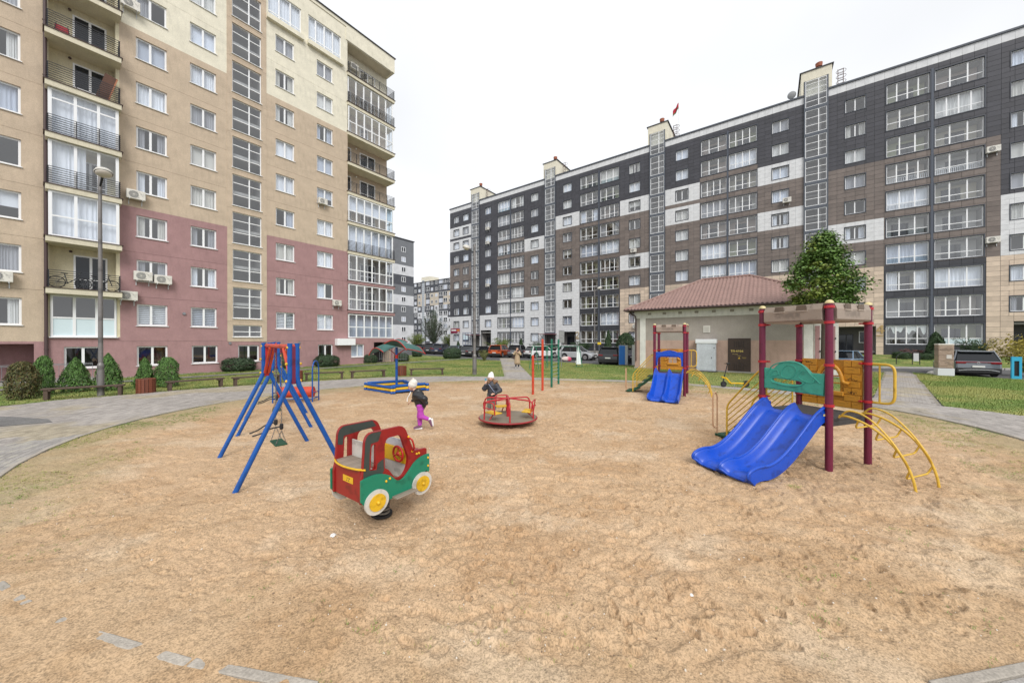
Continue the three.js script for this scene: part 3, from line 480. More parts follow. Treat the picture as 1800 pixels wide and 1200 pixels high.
// ---------------------------------------------------------------- two far blocks
function farBlock(label, o, turn, L, H, cols, rowsN, colourAt, stairU) {
  const B = thing('distant_block', label, 'building', o, turn); const pw = L / cols;
  const zs = {}; for (let k = 0; k < rowsN; k++) for (let c = 0; c < cols; c++) { const q = colourAt(c, k); (zs[q] || (zs[q] = [])).push(boxMM(c * pw, (c + 1) * pw, 1 + k * 2.8, k === rowsN - 1 ? H : 1 + (k + 1) * 2.8, -0.3, 0)); }
  const CC = { k: [0.09, 0.095, 0.11], w: [0.74, 0.75, 0.77], g: [0.2, 0.21, 0.225], e: [0.64, 0.56, 0.45] };
  for (const q in zs) { const m = mat(CC[q], 0.8, { map: stoneTex, tile: 3 }); for (const g of zs[q]) obj(B, 'wall_panel', g, m); }
  obj(B, 'plinth', boxMM(0, L, -0.5, 1, -0.3, -0.01), M.concrete); obj(B, 'rear_volume', boxMM(0, L, 0, H, -13, -0.3), M.concrete); obj(B, 'roof', boxMM(-0.2, L + 0.2, H, H + 0.25, -13, 0.2), M.roofDark);
  for (let k = 0; k < rowsN; k++) for (let c = 0; c < cols; c++) {
    if (stairU !== undefined && c === stairU) continue; const lg = (c % 4 === 2 || c % 4 === 3) && cols > 6;
    const w = lg ? pw * 0.82 : 1.4, h = lg ? 1.9 : 1.4;
    obj(B, 'window', frameGeo(w, h, [0.5, 0.5], lg ? [0.35] : [], 0.1), M.pvc, [c * pw + (pw - w) / 2, 1.9 + k * 2.8, 0.08]); const p = obj(B.children[B.children.length - 1], 'pane', unitBox, (k + c) % 3 ? M.darkGlass : curtainMs[2], [w / 2, h / 2, -0.06], undefined, [w - 0.1, h - 0.1, 0.02]);
  }
  if (stairU !== undefined) { obj(B, 'stair_glazing', frameGeo(1.8, H, [0.5, 0.5], Array.from({ length: 29 }, (_, i) => (i + 1) / 30), 0.12), M.pvc, [stairU * pw + 0.3, 1, 0.1]); obj(B, 'stair_pane', boxMM(stairU * pw + 0.35, stairU * pw + 2.05, 1.1, H + 1, -0.02, 0.02), mat([0.2, 0.24, 0.28], 0.1)); obj(B, 'roof_house', boxMM(stairU * pw - 0.2, stairU * pw + 6, H, H + 2.4, -5, -0.05), M.cream); }
  return B;
}
farBlock('grey and white panel block just past the corner balconies', [-36.8, 0, -89.75], TL, 14, 30.6, 2, 10, (c, k) => 'wwggwgkwgg'[k], undefined);
farBlock('distant white and black panel block between the two nearest blocks', [-46, 0, -163], TR, 46, 28.6, 16, 10, (c, k) => k > 7 ? 'k' : k > 5 ? (c % 3 ? 'e' : 'k') : k === 5 ? (c % 5 ? 'k' : 'w') : k > 3 ? (c % 4 ? 'w' : 'k') : c < 4 ? 'k' : 'w', 2);
// ---------------------------------------------------------------- ground: asphalt, lawns, paving, sand
const EX = 0.8, EZ = -11, RX = 11.5, RZ = 8.85; // the sand lies in an ellipse
const ell = (x, z) => Math.hypot((x - EX) / RX, (z - EZ) / RZ);
const outer = [[-19.5, -9.5], [-17.77, -12.1], [-17.0, -13.2], [-15.96, -14.3], [-15.1, -15.6], [-13.4, -17.2], [-11.14, -19.0], [-9.4, -20.2], [-7.63, -21.2], [-4.31, -21.9], [-2.44, -21.7], [-0.28, -21.6], [1.2, -21.0], [3.04, -20.5], [6.13, -19.7], [9.0, -18.3], [10.6, -16.9], [12.45, -15.2], [14.42, -13.6], [14.72, -12.0], [14.9, -11.3], [15.27, -10.4], [15.6, -8], [15.4, -4], [13, 0], [6, 2.5], [-6, 2.5], [-14, 0], [-19, -4], [-20.5, -7]];
const asphaltM = mat([0.15, 0.15, 0.155], 0.93, { map: asphaltTex, bumpMap: grainBump, bumpScale: 0.006, tile: 3 });
{ const s = new THREE.Shape([[-400, -400], [400, -400], [400, 600], [-400, 600]].map(p => new THREE.Vector2(...p))); s.holes.push(new THREE.Path(Array.from({ length: 90 }, (_, i) => new THREE.Vector2(0.8 + 0.99 * 11.5 * Math.cos(i / 90 * 6.28319), 11 + 0.99 * 8.85 * Math.sin(i / 90 * 6.28319))))); struct('ground', new THREE.ShapeGeometry(s).rotateX(-Math.PI / 2).translate(0, -0.02, 0), asphaltM); }
function sheet(poly, y, holes = []) { const s = new THREE.Shape(poly.map(p => new THREE.Vector2(p[0], -p[1]))); for (const h of holes) s.holes.push(new THREE.Path(h.map(p => new THREE.Vector2(p[0], -p[1])))); return new THREE.ShapeGeometry(s).rotateX(-Math.PI / 2).translate(0, y, 0); }
const ellPts = (f, n = 120) => Array.from({ length: n }, (_, i) => { const a = i / n * 2 * Math.PI; return [EX + RX * f * Math.cos(a), EZ + RZ * f * Math.sin(a)]; });

// lawns
const lawnPolys = {
  left: [[-19.5, -9.5], [-17.77, -12.1], [-17.0, -13.2], [-15.96, -14.3], [-15.1, -15.6], [-13.4, -17.2], [-11.14, -19.0], [-9.4, -20.2], [-7.63, -21.2], [-4.31, -21.9], [-2.44, -21.7], [-0.32, -21.6], [-0.72, -29.9], [-1.2, -38.5], [-3.2, -40.6], [-7.5, -46], [-11.5, -51], [-14.5, -54], [-18, -53], [-14, -40], [-12.3, -37.2], [-26.6, -17.9], [-29.5, -13.8]],
  centre: [[1.2, -21.0], [3.04, -20.5], [6.13, -19.7], [9.0, -18.3], [10.6, -16.9], [12.45, -15.2], [14.2, -13.75], [18.4, -17.4], [26.6, -24.8], [21.5, -26.5], [14, -31], [9.5, -31.6], [6.5, -34.5], [3.5, -38.5], [0.42, -40], [0.72, -33.4], [1.0, -27]],
  right: [[14.8, -11.9], [19.76, -16.55], [28.2, -24.5], [28.0, -22.6], [29.2, -20.6], [31, -18.5], [34, -13], [30, -6], [15.7, -8], [15.3, -10.4]],
};
const grassTex = tex(1024, (u, v) => { const a = fbm(u * 9, v * 9, 5, 81, 9), b = fbm(u * 120, v * 120, 2, 82, 120), c = fbm(u * 30, v * 30, 3, 83, 30); const t = sstep(0.42, 0.68, a * 0.7 + c * 0.3), g = 0.72 + 0.6 * (b - 0.5); return [lerp(0.50, 0.74, t) * g, lerp(0.61, 0.74, t) * g, lerp(0.26, 0.42, t) * g]; });
const lawnM = mat([1, 1, 1], 0.95, { map: grassTex, bumpMap: grainBump, bumpScale: 0.02, tile: 6 });
for (const k in lawnPolys) struct('lawn', sheet(lawnPolys[k], 0.015), lawnM);
{ // grass blades, too many to count
  const r = rng(401), tuft = (() => { const P = [], N = [], q = rng(5); for (let b = 0; b < 6; b++) { const a = q() * 6.28, l = 0.03 + 0.028 * q(), w = 0.004 + 0.002 * q(), bx = (q() - 0.5) * 0.07, bz = (q() - 0.5) * 0.07, dx = Math.cos(a) * l * 0.75, dz = Math.sin(a) * l * 0.75, px = -Math.sin(a) * w, pz = Math.cos(a) * w; P.push(bx - px, 0, bz - pz, bx + px, 0, bz + pz, bx + dx, l, bz + dz); for (let i = 0; i < 3; i++) N.push(0, 1, 0); } const g = new THREE.BufferGeometry(); g.setAttribute('position', new THREE.Float32BufferAttribute(P, 3)); g.setAttribute('normal', new THREE.Float32BufferAttribute(N, 3)); return g; })();
  const spots = [];
  for (const [k, n, x0, x1, z0, z1] of [['left', 60000, -24, 0, -44, -9], ['centre', 48000, 0, 26, -40, -13], ['right', 60000, 14, 31, -25, -7]]) for (let i = 0; i < n; i++) { const x = lerp(x0, x1, r()), z = lerp(z0, z1, r()); if (insidePoly(x, z, lawnPolys[k])) spots.push([x, z, 1]); }
  for (let i = 0; i < 30000; i++) { // straggling grass on the rim of the sand
    const a = r() * 6.283, f = 1 - Math.pow(r(), 2.2) * 0.17, x = EX + RX * f * Math.cos(a), z = EZ + RZ * f * Math.sin(a);
    const side = x > 8 ? 1.2 : x < -7 ? 1.1 : z < -17 ? 0.45 : 0.16; if (fbm(x * 0.9, z * 0.9, 3, 91) > 0.44 + (1 - f) * 1.6 - side * 0.06 && r() < side) spots.push([x, z, 0.5]); }
  for (const [cx, cz, n, s] of [[2.9, -3.35, 16, 0.2], [4.4, -5.4, 22, 0.1], [2.5, -2.85, 14, 0.3], [-1.1, -2.75, 10, 0.12], [7.6, -15.3, 160, 0.7], [8.6, -14.9, 120, 0.5]]) for (let i = 0; i < n; i++) spots.push([cx + (r() + r() - 1) * s * 1.6, cz + (r() + r() - 1) * s, 0.55]);
  const im = new THREE.InstancedMesh(tuft, mat([1, 1, 1], 0.85, { side: THREE.DoubleSide }), spots.length); im.name = 'grass'; im.userData = { kind: 'stuff', label: 'short green and yellowed grass of the lawns', category: 'grass' };
  const m4 = new THREE.Matrix4(), q = new THREE.Quaternion(), c = new THREE.Color();
  spots.forEach(([x, z, s], i) => { const d = Math.hypot(x, z), sc = s * (0.45 + 0.5 * r()) * (1 + d / 60); q.setFromAxisAngle(V(0, 1, 0), r() * 6.28); m4.compose(V(x, s < 1 ? sandBase(x, z) : 0.012, z), q, V(sc * 1.3, sc, sc * 1.3)); im.setMatrixAt(i, m4);
    const t = sstep(0.35, 0.65, fbm(x * 0.5, z * 0.5, 3, 95)) * 0.8 + r() * 0.3; c.setRGB(lerp(0.14, 0.38, t), lerp(0.25, 0.38, t), lerp(0.045, 0.12, t)); im.setColorAt(i, c); });
  im.castShadow = true; im.receiveShadow = true; scene.add(im);
}
// footpath along the block, worn asphalt strip
{ const P = [[-24.5, -13.6], [-21.35, -18.97], [-18.32, -23.4], [-13.23, -31.19], [-9.98, -35.99], [-6.74, -41.29], [-5.2, -44]], L = [], R = []; P.forEach((p, i) => { const a = P[Math.max(0, i - 1)], b = P[Math.min(P.length - 1, i + 1)], dx = b[0] - a[0], dz = b[1] - a[1], l = Math.hypot(dx, dz), w = 0.55; L.push([p[0] - dz / l * w, p[1] + dx / l * w]); R.push([p[0] + dz / l * w, p[1] - dx / l * w]); });
  struct('footpath', sheet([...L, ...R.reverse()], 0.05), mat([0.30, 0.29, 0.275], 0.92, { map: asphaltTex, tile: 2.5 })); }
// paved ring path: bedding sheet, pavers laid in rows that follow the sand
const pavM = [0.86, 1.03, 1.16, 0.97].map((t, i) => mat([0.40 * t, 0.375 * t, 0.35 * t * (i === 2 ? 0.94 : 1)], 0.9, { map: grainTex, bumpMap: grainBump, bumpScale: 0.003, tile: 0.7 }));
const pathG = structGroup('paved_path');
obj(pathG, 'bedding', sheet(outer, 0.008, [ellPts(1.003)]), mat([0.30, 0.255, 0.2], 0.95, { map: grainTex, tile: 1 }));
function paverBox(w, d) { const h = 0.07, b = 0.006; return cached(`pv${w},${d}`, () => { const g = new THREE.BoxGeometry(w, h, d); const p = g.attributes.position; return merge([g]); }); }
{
  const r = rng(66), list = [];
  for (let lane = 0; lane < 62; lane++) { const off = 0.11 + lane * 0.105, a = RX + off, b = RZ + off; let t = 0, shift = (lane % 2) * 0.5; const per = Math.PI * (3 * (a + b) - Math.sqrt((3 * a + b) * (a + 3 * b))), n = Math.floor(per / 0.207);
    let ang = shift * 0.207 / a; for (let i = 0; i < n + 60; i++) { const dx = -a * Math.sin(ang), dz = b * Math.cos(ang), sp = Math.hypot(dx, dz), x = EX + a * Math.cos(ang), z = EZ + b * Math.sin(ang); if (insidePoly(x, z, outer) && z < -1.6 && (Math.abs(x) / -z < 1.75)) list.push([x, z, Math.atan2(-dz, dx)]); ang += 0.207 / sp; if (ang > 6.283) break; } }
  // straight walkways: [origin, dir, length, w0, w1]
  const walks = [[[0.47, -20.9], [-0.0477, -0.99886], 22.8, 0.8, 0.82], [[14.1, -12.4], [0.737, -0.675], 17.9, 0.78, 0.66]];
  for (const [o, d, len, w0, w1] of walks) for (let s = 0; s < len; s += 0.105) { const hw = lerp(w0, w1, s / len) / 1.0, row = Math.round(s / 0.105); for (let q = -hw + (row % 2) * 0.1; q < hw - 0.1; q += 0.207) { const x = o[0] + d[0] * s - d[1] * q, z = o[1] + d[1] * s + d[0] * q; if (!insidePoly(x, z, outer)) list.push([x, z, Math.atan2(-d[0], -d[1])]); } }
  list.sort((p, q) => Math.hypot(p[0], p[1]) - Math.hypot(q[0], q[1]));
  const g0 = (() => { const t = 0.008, s = new THREE.BoxGeometry(0.2, 0.07, 0.098); const top = s.attributes.position; for (let i = 0; i < top.count; i++) if (top.getY(i) > 0) { } return s; })();
  boxUV(g0, 0.7); const rest = []; let nInd = 0;
  const visible = list.filter(([x, z]) => !(x < 2.5 && z > -3.4 && ell(x, z) > 1));
  const drift = list.filter(([x, z]) => x < 2.5 && z > -3.4 && ell(x, z) > 1);
  for (const [set, y0] of [[visible, 0.018], [drift, -0.008]]) for (const [x, z, a] of set) {
    const y = y0 - 0.012 + 0.006 * fbm(x * 1.4, z * 1.4, 2, 14) + r() * 0.002, m = Math.floor(r() * 4);
    if (nInd < 300 && z < -2) { obj(pathG, 'paver', g0, pavM[m], [x, y, z], [0, a, 0]); nInd++; }
    else { const g = new THREE.BoxGeometry(0.2, 0.07, 0.098).rotateY(a).translate(x, y, z); const f = (0.8 + 0.4 * r()) * (0.86 + 0.28 * fbm(x * 0.8, z * 0.8, 3, 18)), wm = sstep(0.5, 0.7, fbm(x * 0.7 + 9, z * 0.7, 3, 19)); vcol(g, () => [0.42 * f * (1 + 0.06 * wm), 0.385 * f, 0.355 * f * (1 - 0.2 * wm)]); rest.push(g); }
  }
  const rg = mergeGeometries(rest); boxUV(rg, 0.7); const o = obj(pathG, 'pavers', rg, mat([1, 1, 1], 0.9, { vertexColors: true, map: grainTex, bumpMap: grainBump, bumpScale: 0.003 })); o.userData.kind = 'stuff';
  // walkway bedding
  for (const [o2, d, len, w0, w1] of walks) { const p = (s, q) => [o2[0] + d[0] * s - d[1] * q, o2[1] + d[1] * s + d[0] * q]; obj(pathG, 'bedding', sheet([p(0, -w0), p(len, -w1), p(len, w1), p(0, w0)], 0.019), mat([0.30, 0.27, 0.22], 0.95, { map: grainTex, tile: 1 })); }
}
// kerb stones round the sand
{ const kg = structGroup('kerb'), r = rng(9), kM = [0.95, 1.05, 1].map(t => mat([0.46 * t, 0.415 * t, 0.355 * t], 0.9, { map: grainTex, bumpMap: grainBump, bumpScale: 0.004, tile: 0.9 })), g = rbox(0.985, 0.2, 0.075, 0, 0, 0, 0.012, 1);
  let ang = 0; while (ang < 6.283) { const dx = -RX * Math.sin(ang), dz = RZ * Math.cos(ang), sp = Math.hypot(dx, dz), am = ang + 0.5 / sp, x = EX + (RX + 0.02) * Math.cos(am), z = EZ + (RZ + 0.02) * Math.sin(am); if (Math.abs(x) / -z < 2.2) obj(kg, 'kerb_stone', g, kM[Math.floor(r() * 3)], [x, (z > -4.6 && x < 2.7 ? (x > -1.3 ? -0.12 : -0.085 + 0.024 * fbm(x * 1.3, z * 1.3, 2, 33)) : -0.046) + r() * 0.012, z], [0, Math.atan2(-RZ * Math.cos(am), -RX * Math.sin(am)), (r() - 0.5) * 0.01]); ang += 1.0 / sp; } }

// ---- sand
function sandBase(x, z) { return 0.05 * (fbm(x * 0.33 + 3, z * 0.33, 3, 201) - 0.5) + 0.02; }
const prints = (() => { const r = rng(303), cell = {}; const add = (x, z, a, l, w, d) => { const k = Math.floor(x) + ',' + Math.floor(z); (cell[k] || (cell[k] = [])).push([x, z, Math.cos(a), Math.sin(a), l, w, d]); };
  for (let i = 0; i < 5600; i++) { const x = lerp(-10.5, 10.5, r()), z = -2.2 - Math.pow(r(), 1.25) * 16.5; if (ell(x, z) > 0.97) continue; const dens = x > -1 ? 1 : 0.28; if (r() > dens) continue; add(x, z, r() * 6.28, 0.045 + 0.075 * r() * r(), 0.024 + 0.024 * r(), 0.010 + 0.028 * r() * r()); }
  for (let t = 0; t < 26; t++) { let x = lerp(-8, 8, r()), z = lerp(-4, -17, r()), a = r() * 6.28; const s = 0.1 + 0.03 * r(); for (let i = 0; i < 9; i++) { const sd = (i % 2 ? 1 : -1) * 0.09; if (ell(x, z) < 0.97) add(x - Math.sin(a) * sd, z + Math.cos(a) * sd, a + (r() - 0.5) * 0.3, s, 0.042, 0.02 + 0.014 * r()); a += (r() - 0.5) * 0.4; x += Math.cos(a) * 0.45; z += Math.sin(a) * 0.45; } }
  return cell; })();
const G = (x, z, cx, cz, s) => Math.exp(-((x - cx) ** 2 + (z - cz) ** 2) / (2 * s * s));
function sandH(x, z) {
  let h = sandBase(x, z);
  const wx = x + 0.5 * fbm(x * 1.1, z * 1.1, 2, 211), wz = z + 0.5 * fbm(x * 1.1 + 7, z * 1.1, 2, 212);
  const tr = sstep(-2.5, 1.5, x + 1.5 * (fbm(x * 0.6, z * 0.6, 2, 218) - 0.5)); h += 0.045 * (fbm(wx * 1.5, wz * 2.1, 3, 202) - 0.5) + (0.016 + 0.022 * tr) * (fbm(wx * 4.2, wz * 5.6, 3, 203) - 0.5) + (0.012 + 0.01 * tr) * (fbm(x * 11, z * 13, 4, 204) - 0.5);
  const rd = fbm(wx * 3.1 + z, wz * 6.5 - x * 0.8, 2, 206); h -= (0.014 + 0.014 * tr) * sstep(0.58, 0.7, rd); const rg1 = 1 - Math.abs(2 * fbm(wx * 3.3 + 2, wz * 4.4, 3, 214) - 1), rg2 = 1 - Math.abs(2 * fbm(x * 7 + 2, z * 9, 3, 215) - 1); h -= (0.008 + 0.012 * tr) * sstep(0.86, 0.99, rg1) * sstep(0.45, 0.6, fbm(x * 0.8, z * 0.8, 2, 216)) + 0.013 * sstep(0.88, 0.99, rg2) * sstep(0.42, 0.62, fbm(x * 1.3 + 5, z * 1.3, 2, 217)); // scuffed grooves
  const cx = Math.floor(x), cz = Math.floor(z);
  for (let i = -1; i <= 1; i++) for (let j = -1; j <= 1; j++) { const L = prints[(cx + i) + ',' + (cz + j)]; if (L) for (const p of L) { const dx = x - p[0], dz = z - p[1]; if (dx * dx + dz * dz > 0.09) continue; const u = (dx * p[2] + dz * p[3]) / p[4], v = (-dx * p[3] + dz * p[2]) / p[5], d = Math.sqrt(u * u + v * v); if (d < 1.9) h += p[6] * (d < 1 ? -1 + 0.35 * d * d : 0.45 * Math.sin((d - 1) / 0.9 * Math.PI) - 0.65 * (1 - sstep(1, 1.25, d))); } }
  const rm = Math.hypot(x + 0.11, z + 9.65); h -= 0.05 * Math.exp(-(((rm - 1.0) / 0.32) ** 2)); h += 0.025 * Math.exp(-(((rm - 1.75) / 0.35) ** 2));
  h += -0.05 * G(x, z, -1.62, -4.6, 0.3) - 0.06 * G(x, z, 3.15, -5.75, 0.45) - 0.05 * G(x, z, -4.37, -6.5, 0.6) - 0.04 * G(x, z, -6.5, -9.6, 0.6) - 0.05 * G(x, z, 5.6, -12.4, 0.5) + 0.05 * G(x, z, 5.7, -6.35, 0.3) - 0.05 * G(x, z, 5.9, -6.9, 0.35);
  const e = ell(x, z); h = lerp(h, 0.034 + 0.02 * (fbm(x * 2.5, z * 2.5, 3, 207) - 0.5), sstep(0.93, 0.99, e) * (z > -4.2 && x < 2.6 ? 0.35 : 0.8));
  return h;
}
{
  const NA = 900, NR = 520, a0 = -1.38, a1 = 1.38, r0 = 2.0, r1 = 20.6, P = [], Cc = [], UV = [], ok = [], idx = [];
  for (let j = 0; j <= NR; j++) { const rr = r0 * Math.pow(r1 / r0, j / NR); for (let i = 0; i <= NA; i++) { const a = lerp(a0, a1, i / NA), x = rr * Math.sin(a), z = -rr * Math.cos(a), e = ell(x, z), dr = z > -3.6 && x < 2.75;
      const inn = e < (dr ? 1.4 : 1.0) && z < -1.2; ok.push(inn ? 1 : 0); const h = inn ? (dr && e > 0.95 ? lerp(sandH(x, z), 0.034 + 0.05 * (fbm(x * 1.7, z * 1.7, 3, 208) - 0.52) + 0.035 * (fbm(x * 6, z * 6, 4, 209) - 0.5), sstep(0.95, 1.0, e)) : sandH(x, z)) : 0; P.push(x, h, z); UV.push(x / 2.6, z / 2.6);
      if (!inn) { Cc.push(0.5, 0.4, 0.3); continue; }
      // matter: damp patches, dry pale crust, dead grass and soil near the rim
      const damp = sstep(0.53, 0.72, fbm(x * 0.62 + 11, z * 0.8, 4, 221)) * 0.62 + sstep(0.54, 0.68, fbm(x * 2.6, z * 3.4, 4, 222)) * 0.5 + sstep(0.56, 0.66, fbm(x * 7.5 + 4, z * 9, 3, 225)) * 0.35, dry = sstep(0.52, 0.7, fbm(x * 0.9, z * 1.3, 4, 223)), rim = sstep(0.80, 0.99, e + 0.22 * (fbm(x * 1.3, z * 1.3, 4, 224) - 0.5)) * (z > -6 && Math.abs(x) < 6 ? 0.12 : Math.abs(x) > 7 ? 0.8 : 0.4);
      let c = [0.56, 0.385, 0.235]; const mix = (t, k) => { c = [lerp(c[0], t[0], k), lerp(c[1], t[1], k), lerp(c[2], t[2], k)]; };
      mix([0.62, 0.47, 0.325], dry * 0.7); mix([0.40, 0.235, 0.115], clamp(damp) * 0.55); mix([0.30, 0.265, 0.14], rim * 0.7);
      const g = 0.95 + 0.1 * hash2(i, j, 5); Cc.push(c[0] * g, c[1] * g, c[2] * g); } }
  for (let j = 0; j < NR; j++) for (let i = 0; i < NA; i++) { const a = j * (NA + 1) + i, b = a + 1, c = a + NA + 1, d = c + 1; if (ok[a] && ok[b] && ok[c] && ok[d]) idx.push(a, b, c, b, d, c); }
  const g = new THREE.BufferGeometry(); g.setAttribute('position', new THREE.Float32BufferAttribute(P, 3)); g.setAttribute('color', new THREE.Float32BufferAttribute(Cc, 3)); g.setAttribute('uv', new THREE.Float32BufferAttribute(UV, 2)); g.setIndex(idx); g.computeVertexNormals(); g.userData.uvDone = true;
  { const n = g.attributes.normal; let s = 0; for (let i = 0; i < n.count; i += 97) s += n.getY(i); if (s < 0) { const ix = g.index.array; for (let i = 0; i < ix.length; i += 3) { const t = ix[i]; ix[i] = ix[i + 1]; ix[i + 1] = t; } g.computeVertexNormals(); } }
  const st = tex(2048, (u, v) => { const a = vnoise(u * 700, v * 700, 231, 700), b = vnoise(u * 300, v * 300, 232, 300), c = fbm(u * 40, v * 40, 3, 233, 40); const d2 = vnoise(u * 130, v * 130, 234, 130); let t = 0.93 + 0.2 * (a - 0.5) + 0.3 * (b - 0.5) + 0.16 * (d2 - 0.5) + 0.12 * (c - 0.5); if (d2 > 0.93) t -= 0.14; const pe = b > 0.965 ? 0.16 : 0, dk = a < 0.03 ? -0.3 : 0; t += pe + dk; return [t, t, t * (pe ? 1.06 : 0.99)]; });
  const sb = tex(1024, (u, v) => 0.55 * vnoise(u * 260, v * 260, 241, 260) + 0.45 * fbm(u * 60, v * 60, 3, 242, 60), false);
  struct('sand', g, mat([1, 1, 1], 0.97, { vertexColors: true, map: st, bumpMap: sb, bumpScale: 0.007 }));
}
{ // loose grit on the sand
  const r = rng(515), n = 2600, g = new THREE.IcosahedronGeometry(1, 0), im = new THREE.InstancedMesh(g, mat([1, 1, 1], 0.85), n), m4 = new THREE.Matrix4(), q = new THREE.Quaternion(), c = new THREE.Color(); im.name = 'sand_grit'; im.userData = { kind: 'stuff', label: 'loose pale and dark grit scattered on the sand', category: 'grit' };
  for (let i = 0; i < n; i++) { let x, z; do { x = lerp(-7, 7, r()); z = -2.3 - Math.pow(r(), 1.7) * 8; } while (ell(x, z) > 0.98); const s = 0.003 + 0.008 * Math.pow(r(), 3); q.setFromEuler(new THREE.Euler(r() * 6, r() * 6, r() * 6)); m4.compose(V(x, sandH(x, z) + s * 0.3, z), q, V(s * (0.8 + r() * 0.6), s * 0.7, s)); im.setMatrixAt(i, m4); const t = r(); t < 0.5 ? c.setRGB(0.6, 0.54, 0.46) : t < 0.8 ? c.setRGB(0.2, 0.14, 0.09) : c.setRGB(0.4, 0.3, 0.22); im.setColorAt(i, c); }
  im.castShadow = im.receiveShadow = true; scene.add(im); }
// asphalt cover patch at the left of the path
struct('asphalt_patch', sheet([[-18.5, -10.6], [-14.6, -10.2], [-13.2, -9.9], [-12.6, -9.55], [-13.4, -9.0], [-15.5, -8.4], [-18.5, -7.9]], 0.056), mat([0.24, 0.235, 0.23], 0.93, { map: asphaltTex, tile: 2 }));

// raised planted bank in front of the right block, kerbed road edge
const bankPts = (() => { const P = [], N = 40, f = [[24.0, -30.2], [29.0, -29.2], [34.5, -28.4], [39.5, -27.0], [46, -23.5]], b = []; for (const u of [54, 61.3, 66, 72, 82]) b.push(local2world(blockR, u, 0, 0.05)); return [f, b]; })();
{ const [f, b] = bankPts, P = [], idx = [], n = 24, m = 8, at = (L, t) => { const s = t * (L.length - 1), i = Math.min(L.length - 2, Math.floor(s)), k = s - i; return [lerp(L[i][0], L[i + 1][0], k), lerp(L[i][L[i].length - 1], L[i + 1][L[i + 1].length - 1], k)]; };
  for (let j = 0; j <= m; j++) for (let i = 0; i <= n; i++) { const p = at(f, i / n), q = at(b, i / n), t = j / m; P.push(lerp(p[0], q[0], t), 0.06 + 0.72 * sstep(0, 1, t), lerp(p[1], q[1], t)); }
  for (let j = 0; j < m; j++) for (let i = 0; i < n; i++) { const a = j * (n + 1) + i; idx.push(a, a + 1, a + n + 1, a + 1, a + n + 2, a + n + 1); }
  const g = new THREE.BufferGeometry(); g.setAttribute('position', new THREE.Float32BufferAttribute(P, 3)); g.setIndex(idx); g.computeVertexNormals(); struct('planted_bank', g, lawnM);
  const kg = structGroup('kerb'), gg = rbox(0.98, 0.24, 0.14, 0, 0, 0, 0.015, 1), kM = mat([0.45, 0.44, 0.42], 0.9, { map: grainTex, tile: 0.9 });
  for (let i = 0; i < f.length - 1; i++) { const a = f[i], c = f[i + 1], L = Math.hypot(c[0] - a[0], c[1] - a[1]), k = Math.round(L); for (let s = 0; s < k; s++) { const t = (s + 0.5) / k; obj(kg, 'kerb_stone', gg, kM, [lerp(a[0], c[0], t), 0.0, lerp(a[1], c[1], t)], [0, Math.atan2(-(c[1] - a[1]), c[0] - a[0]), 0]); } }
  struct('road_marking', sheet([[25.6, -26.3], [28.9, -25.6], [28.9, -25.35], [25.6, -26.05]], -0.012), mat([0.62, 0.55, 0.3], 0.85, { map: asphaltTex, tile: 2 }));
  struct('road_marking', sheet([[32.6, -22.6], [36.4, -25.3], [36.5, -25.15], [32.7, -22.45]], -0.012), mat([0.72, 0.72, 0.7], 0.85, { map: asphaltTex, tile: 2 }));
}
// ---------------------------------------------------------------- playground equipment
const paint = (c, rough = 0.42, o = {}) => mat(c, rough, { map: dirtTex, tile: 0.9, ...o });
const P = {
  blue: paint([0.002, 0.092, 0.42], 0.38), red: paint([0.52, 0.02, 0.015]), yellow: paint([0.80, 0.50, 0.02], 0.4), maroon: paint([0.165, 0.015, 0.055], 0.38), slide: paint([0.004, 0.078, 0.60], 0.36),
  redP: paint([0.50, 0.022, 0.035], 0.35), orange: paint([0.62, 0.07, 0.03], 0.42), green: paint([0.01, 0.17, 0.11], 0.42), teal: paint([0.05, 0.40, 0.31], 0.4), taupe: paint([0.36, 0.30, 0.255], 0.55), ochre: paint([0.72, 0.34, 0.035], 0.42),
  knob: paint([0.72, 0.62, 0.33], 0.45), yTube: paint([0.76, 0.50, 0.06], 0.4), dkGreen: paint([0.008, 0.075, 0.035], 0.6), deck: paint([0.055, 0.055, 0.06], 0.7), chain: mat([0.22, 0.21, 0.2], 0.45, { metalness: 0.7 }), black: mat([0.014, 0.014, 0.016], 0.6),
};
// chain of oval links from p to q
function chainGeo(p, q, link = 0.034) { const a = V(...p), b = V(...q), n = Math.max(2, Math.round(a.distanceTo(b) / link)), L = [], d = b.clone().sub(a).normalize(), Q = new THREE.Quaternion().setFromUnitVectors(V(0, 1, 0), d); for (let i = 0; i < n; i++) { const g = new THREE.TorusGeometry(0.013, 0.0042, 4, 8).scale(0.75, 1.6, 1); if (i % 2) g.rotateY(Math.PI / 2); const c = a.clone().lerp(b, (i + 0.5) / n); L.push(g.applyQuaternion(Q).translate(c.x, c.y, c.z)); } return merge(L); }

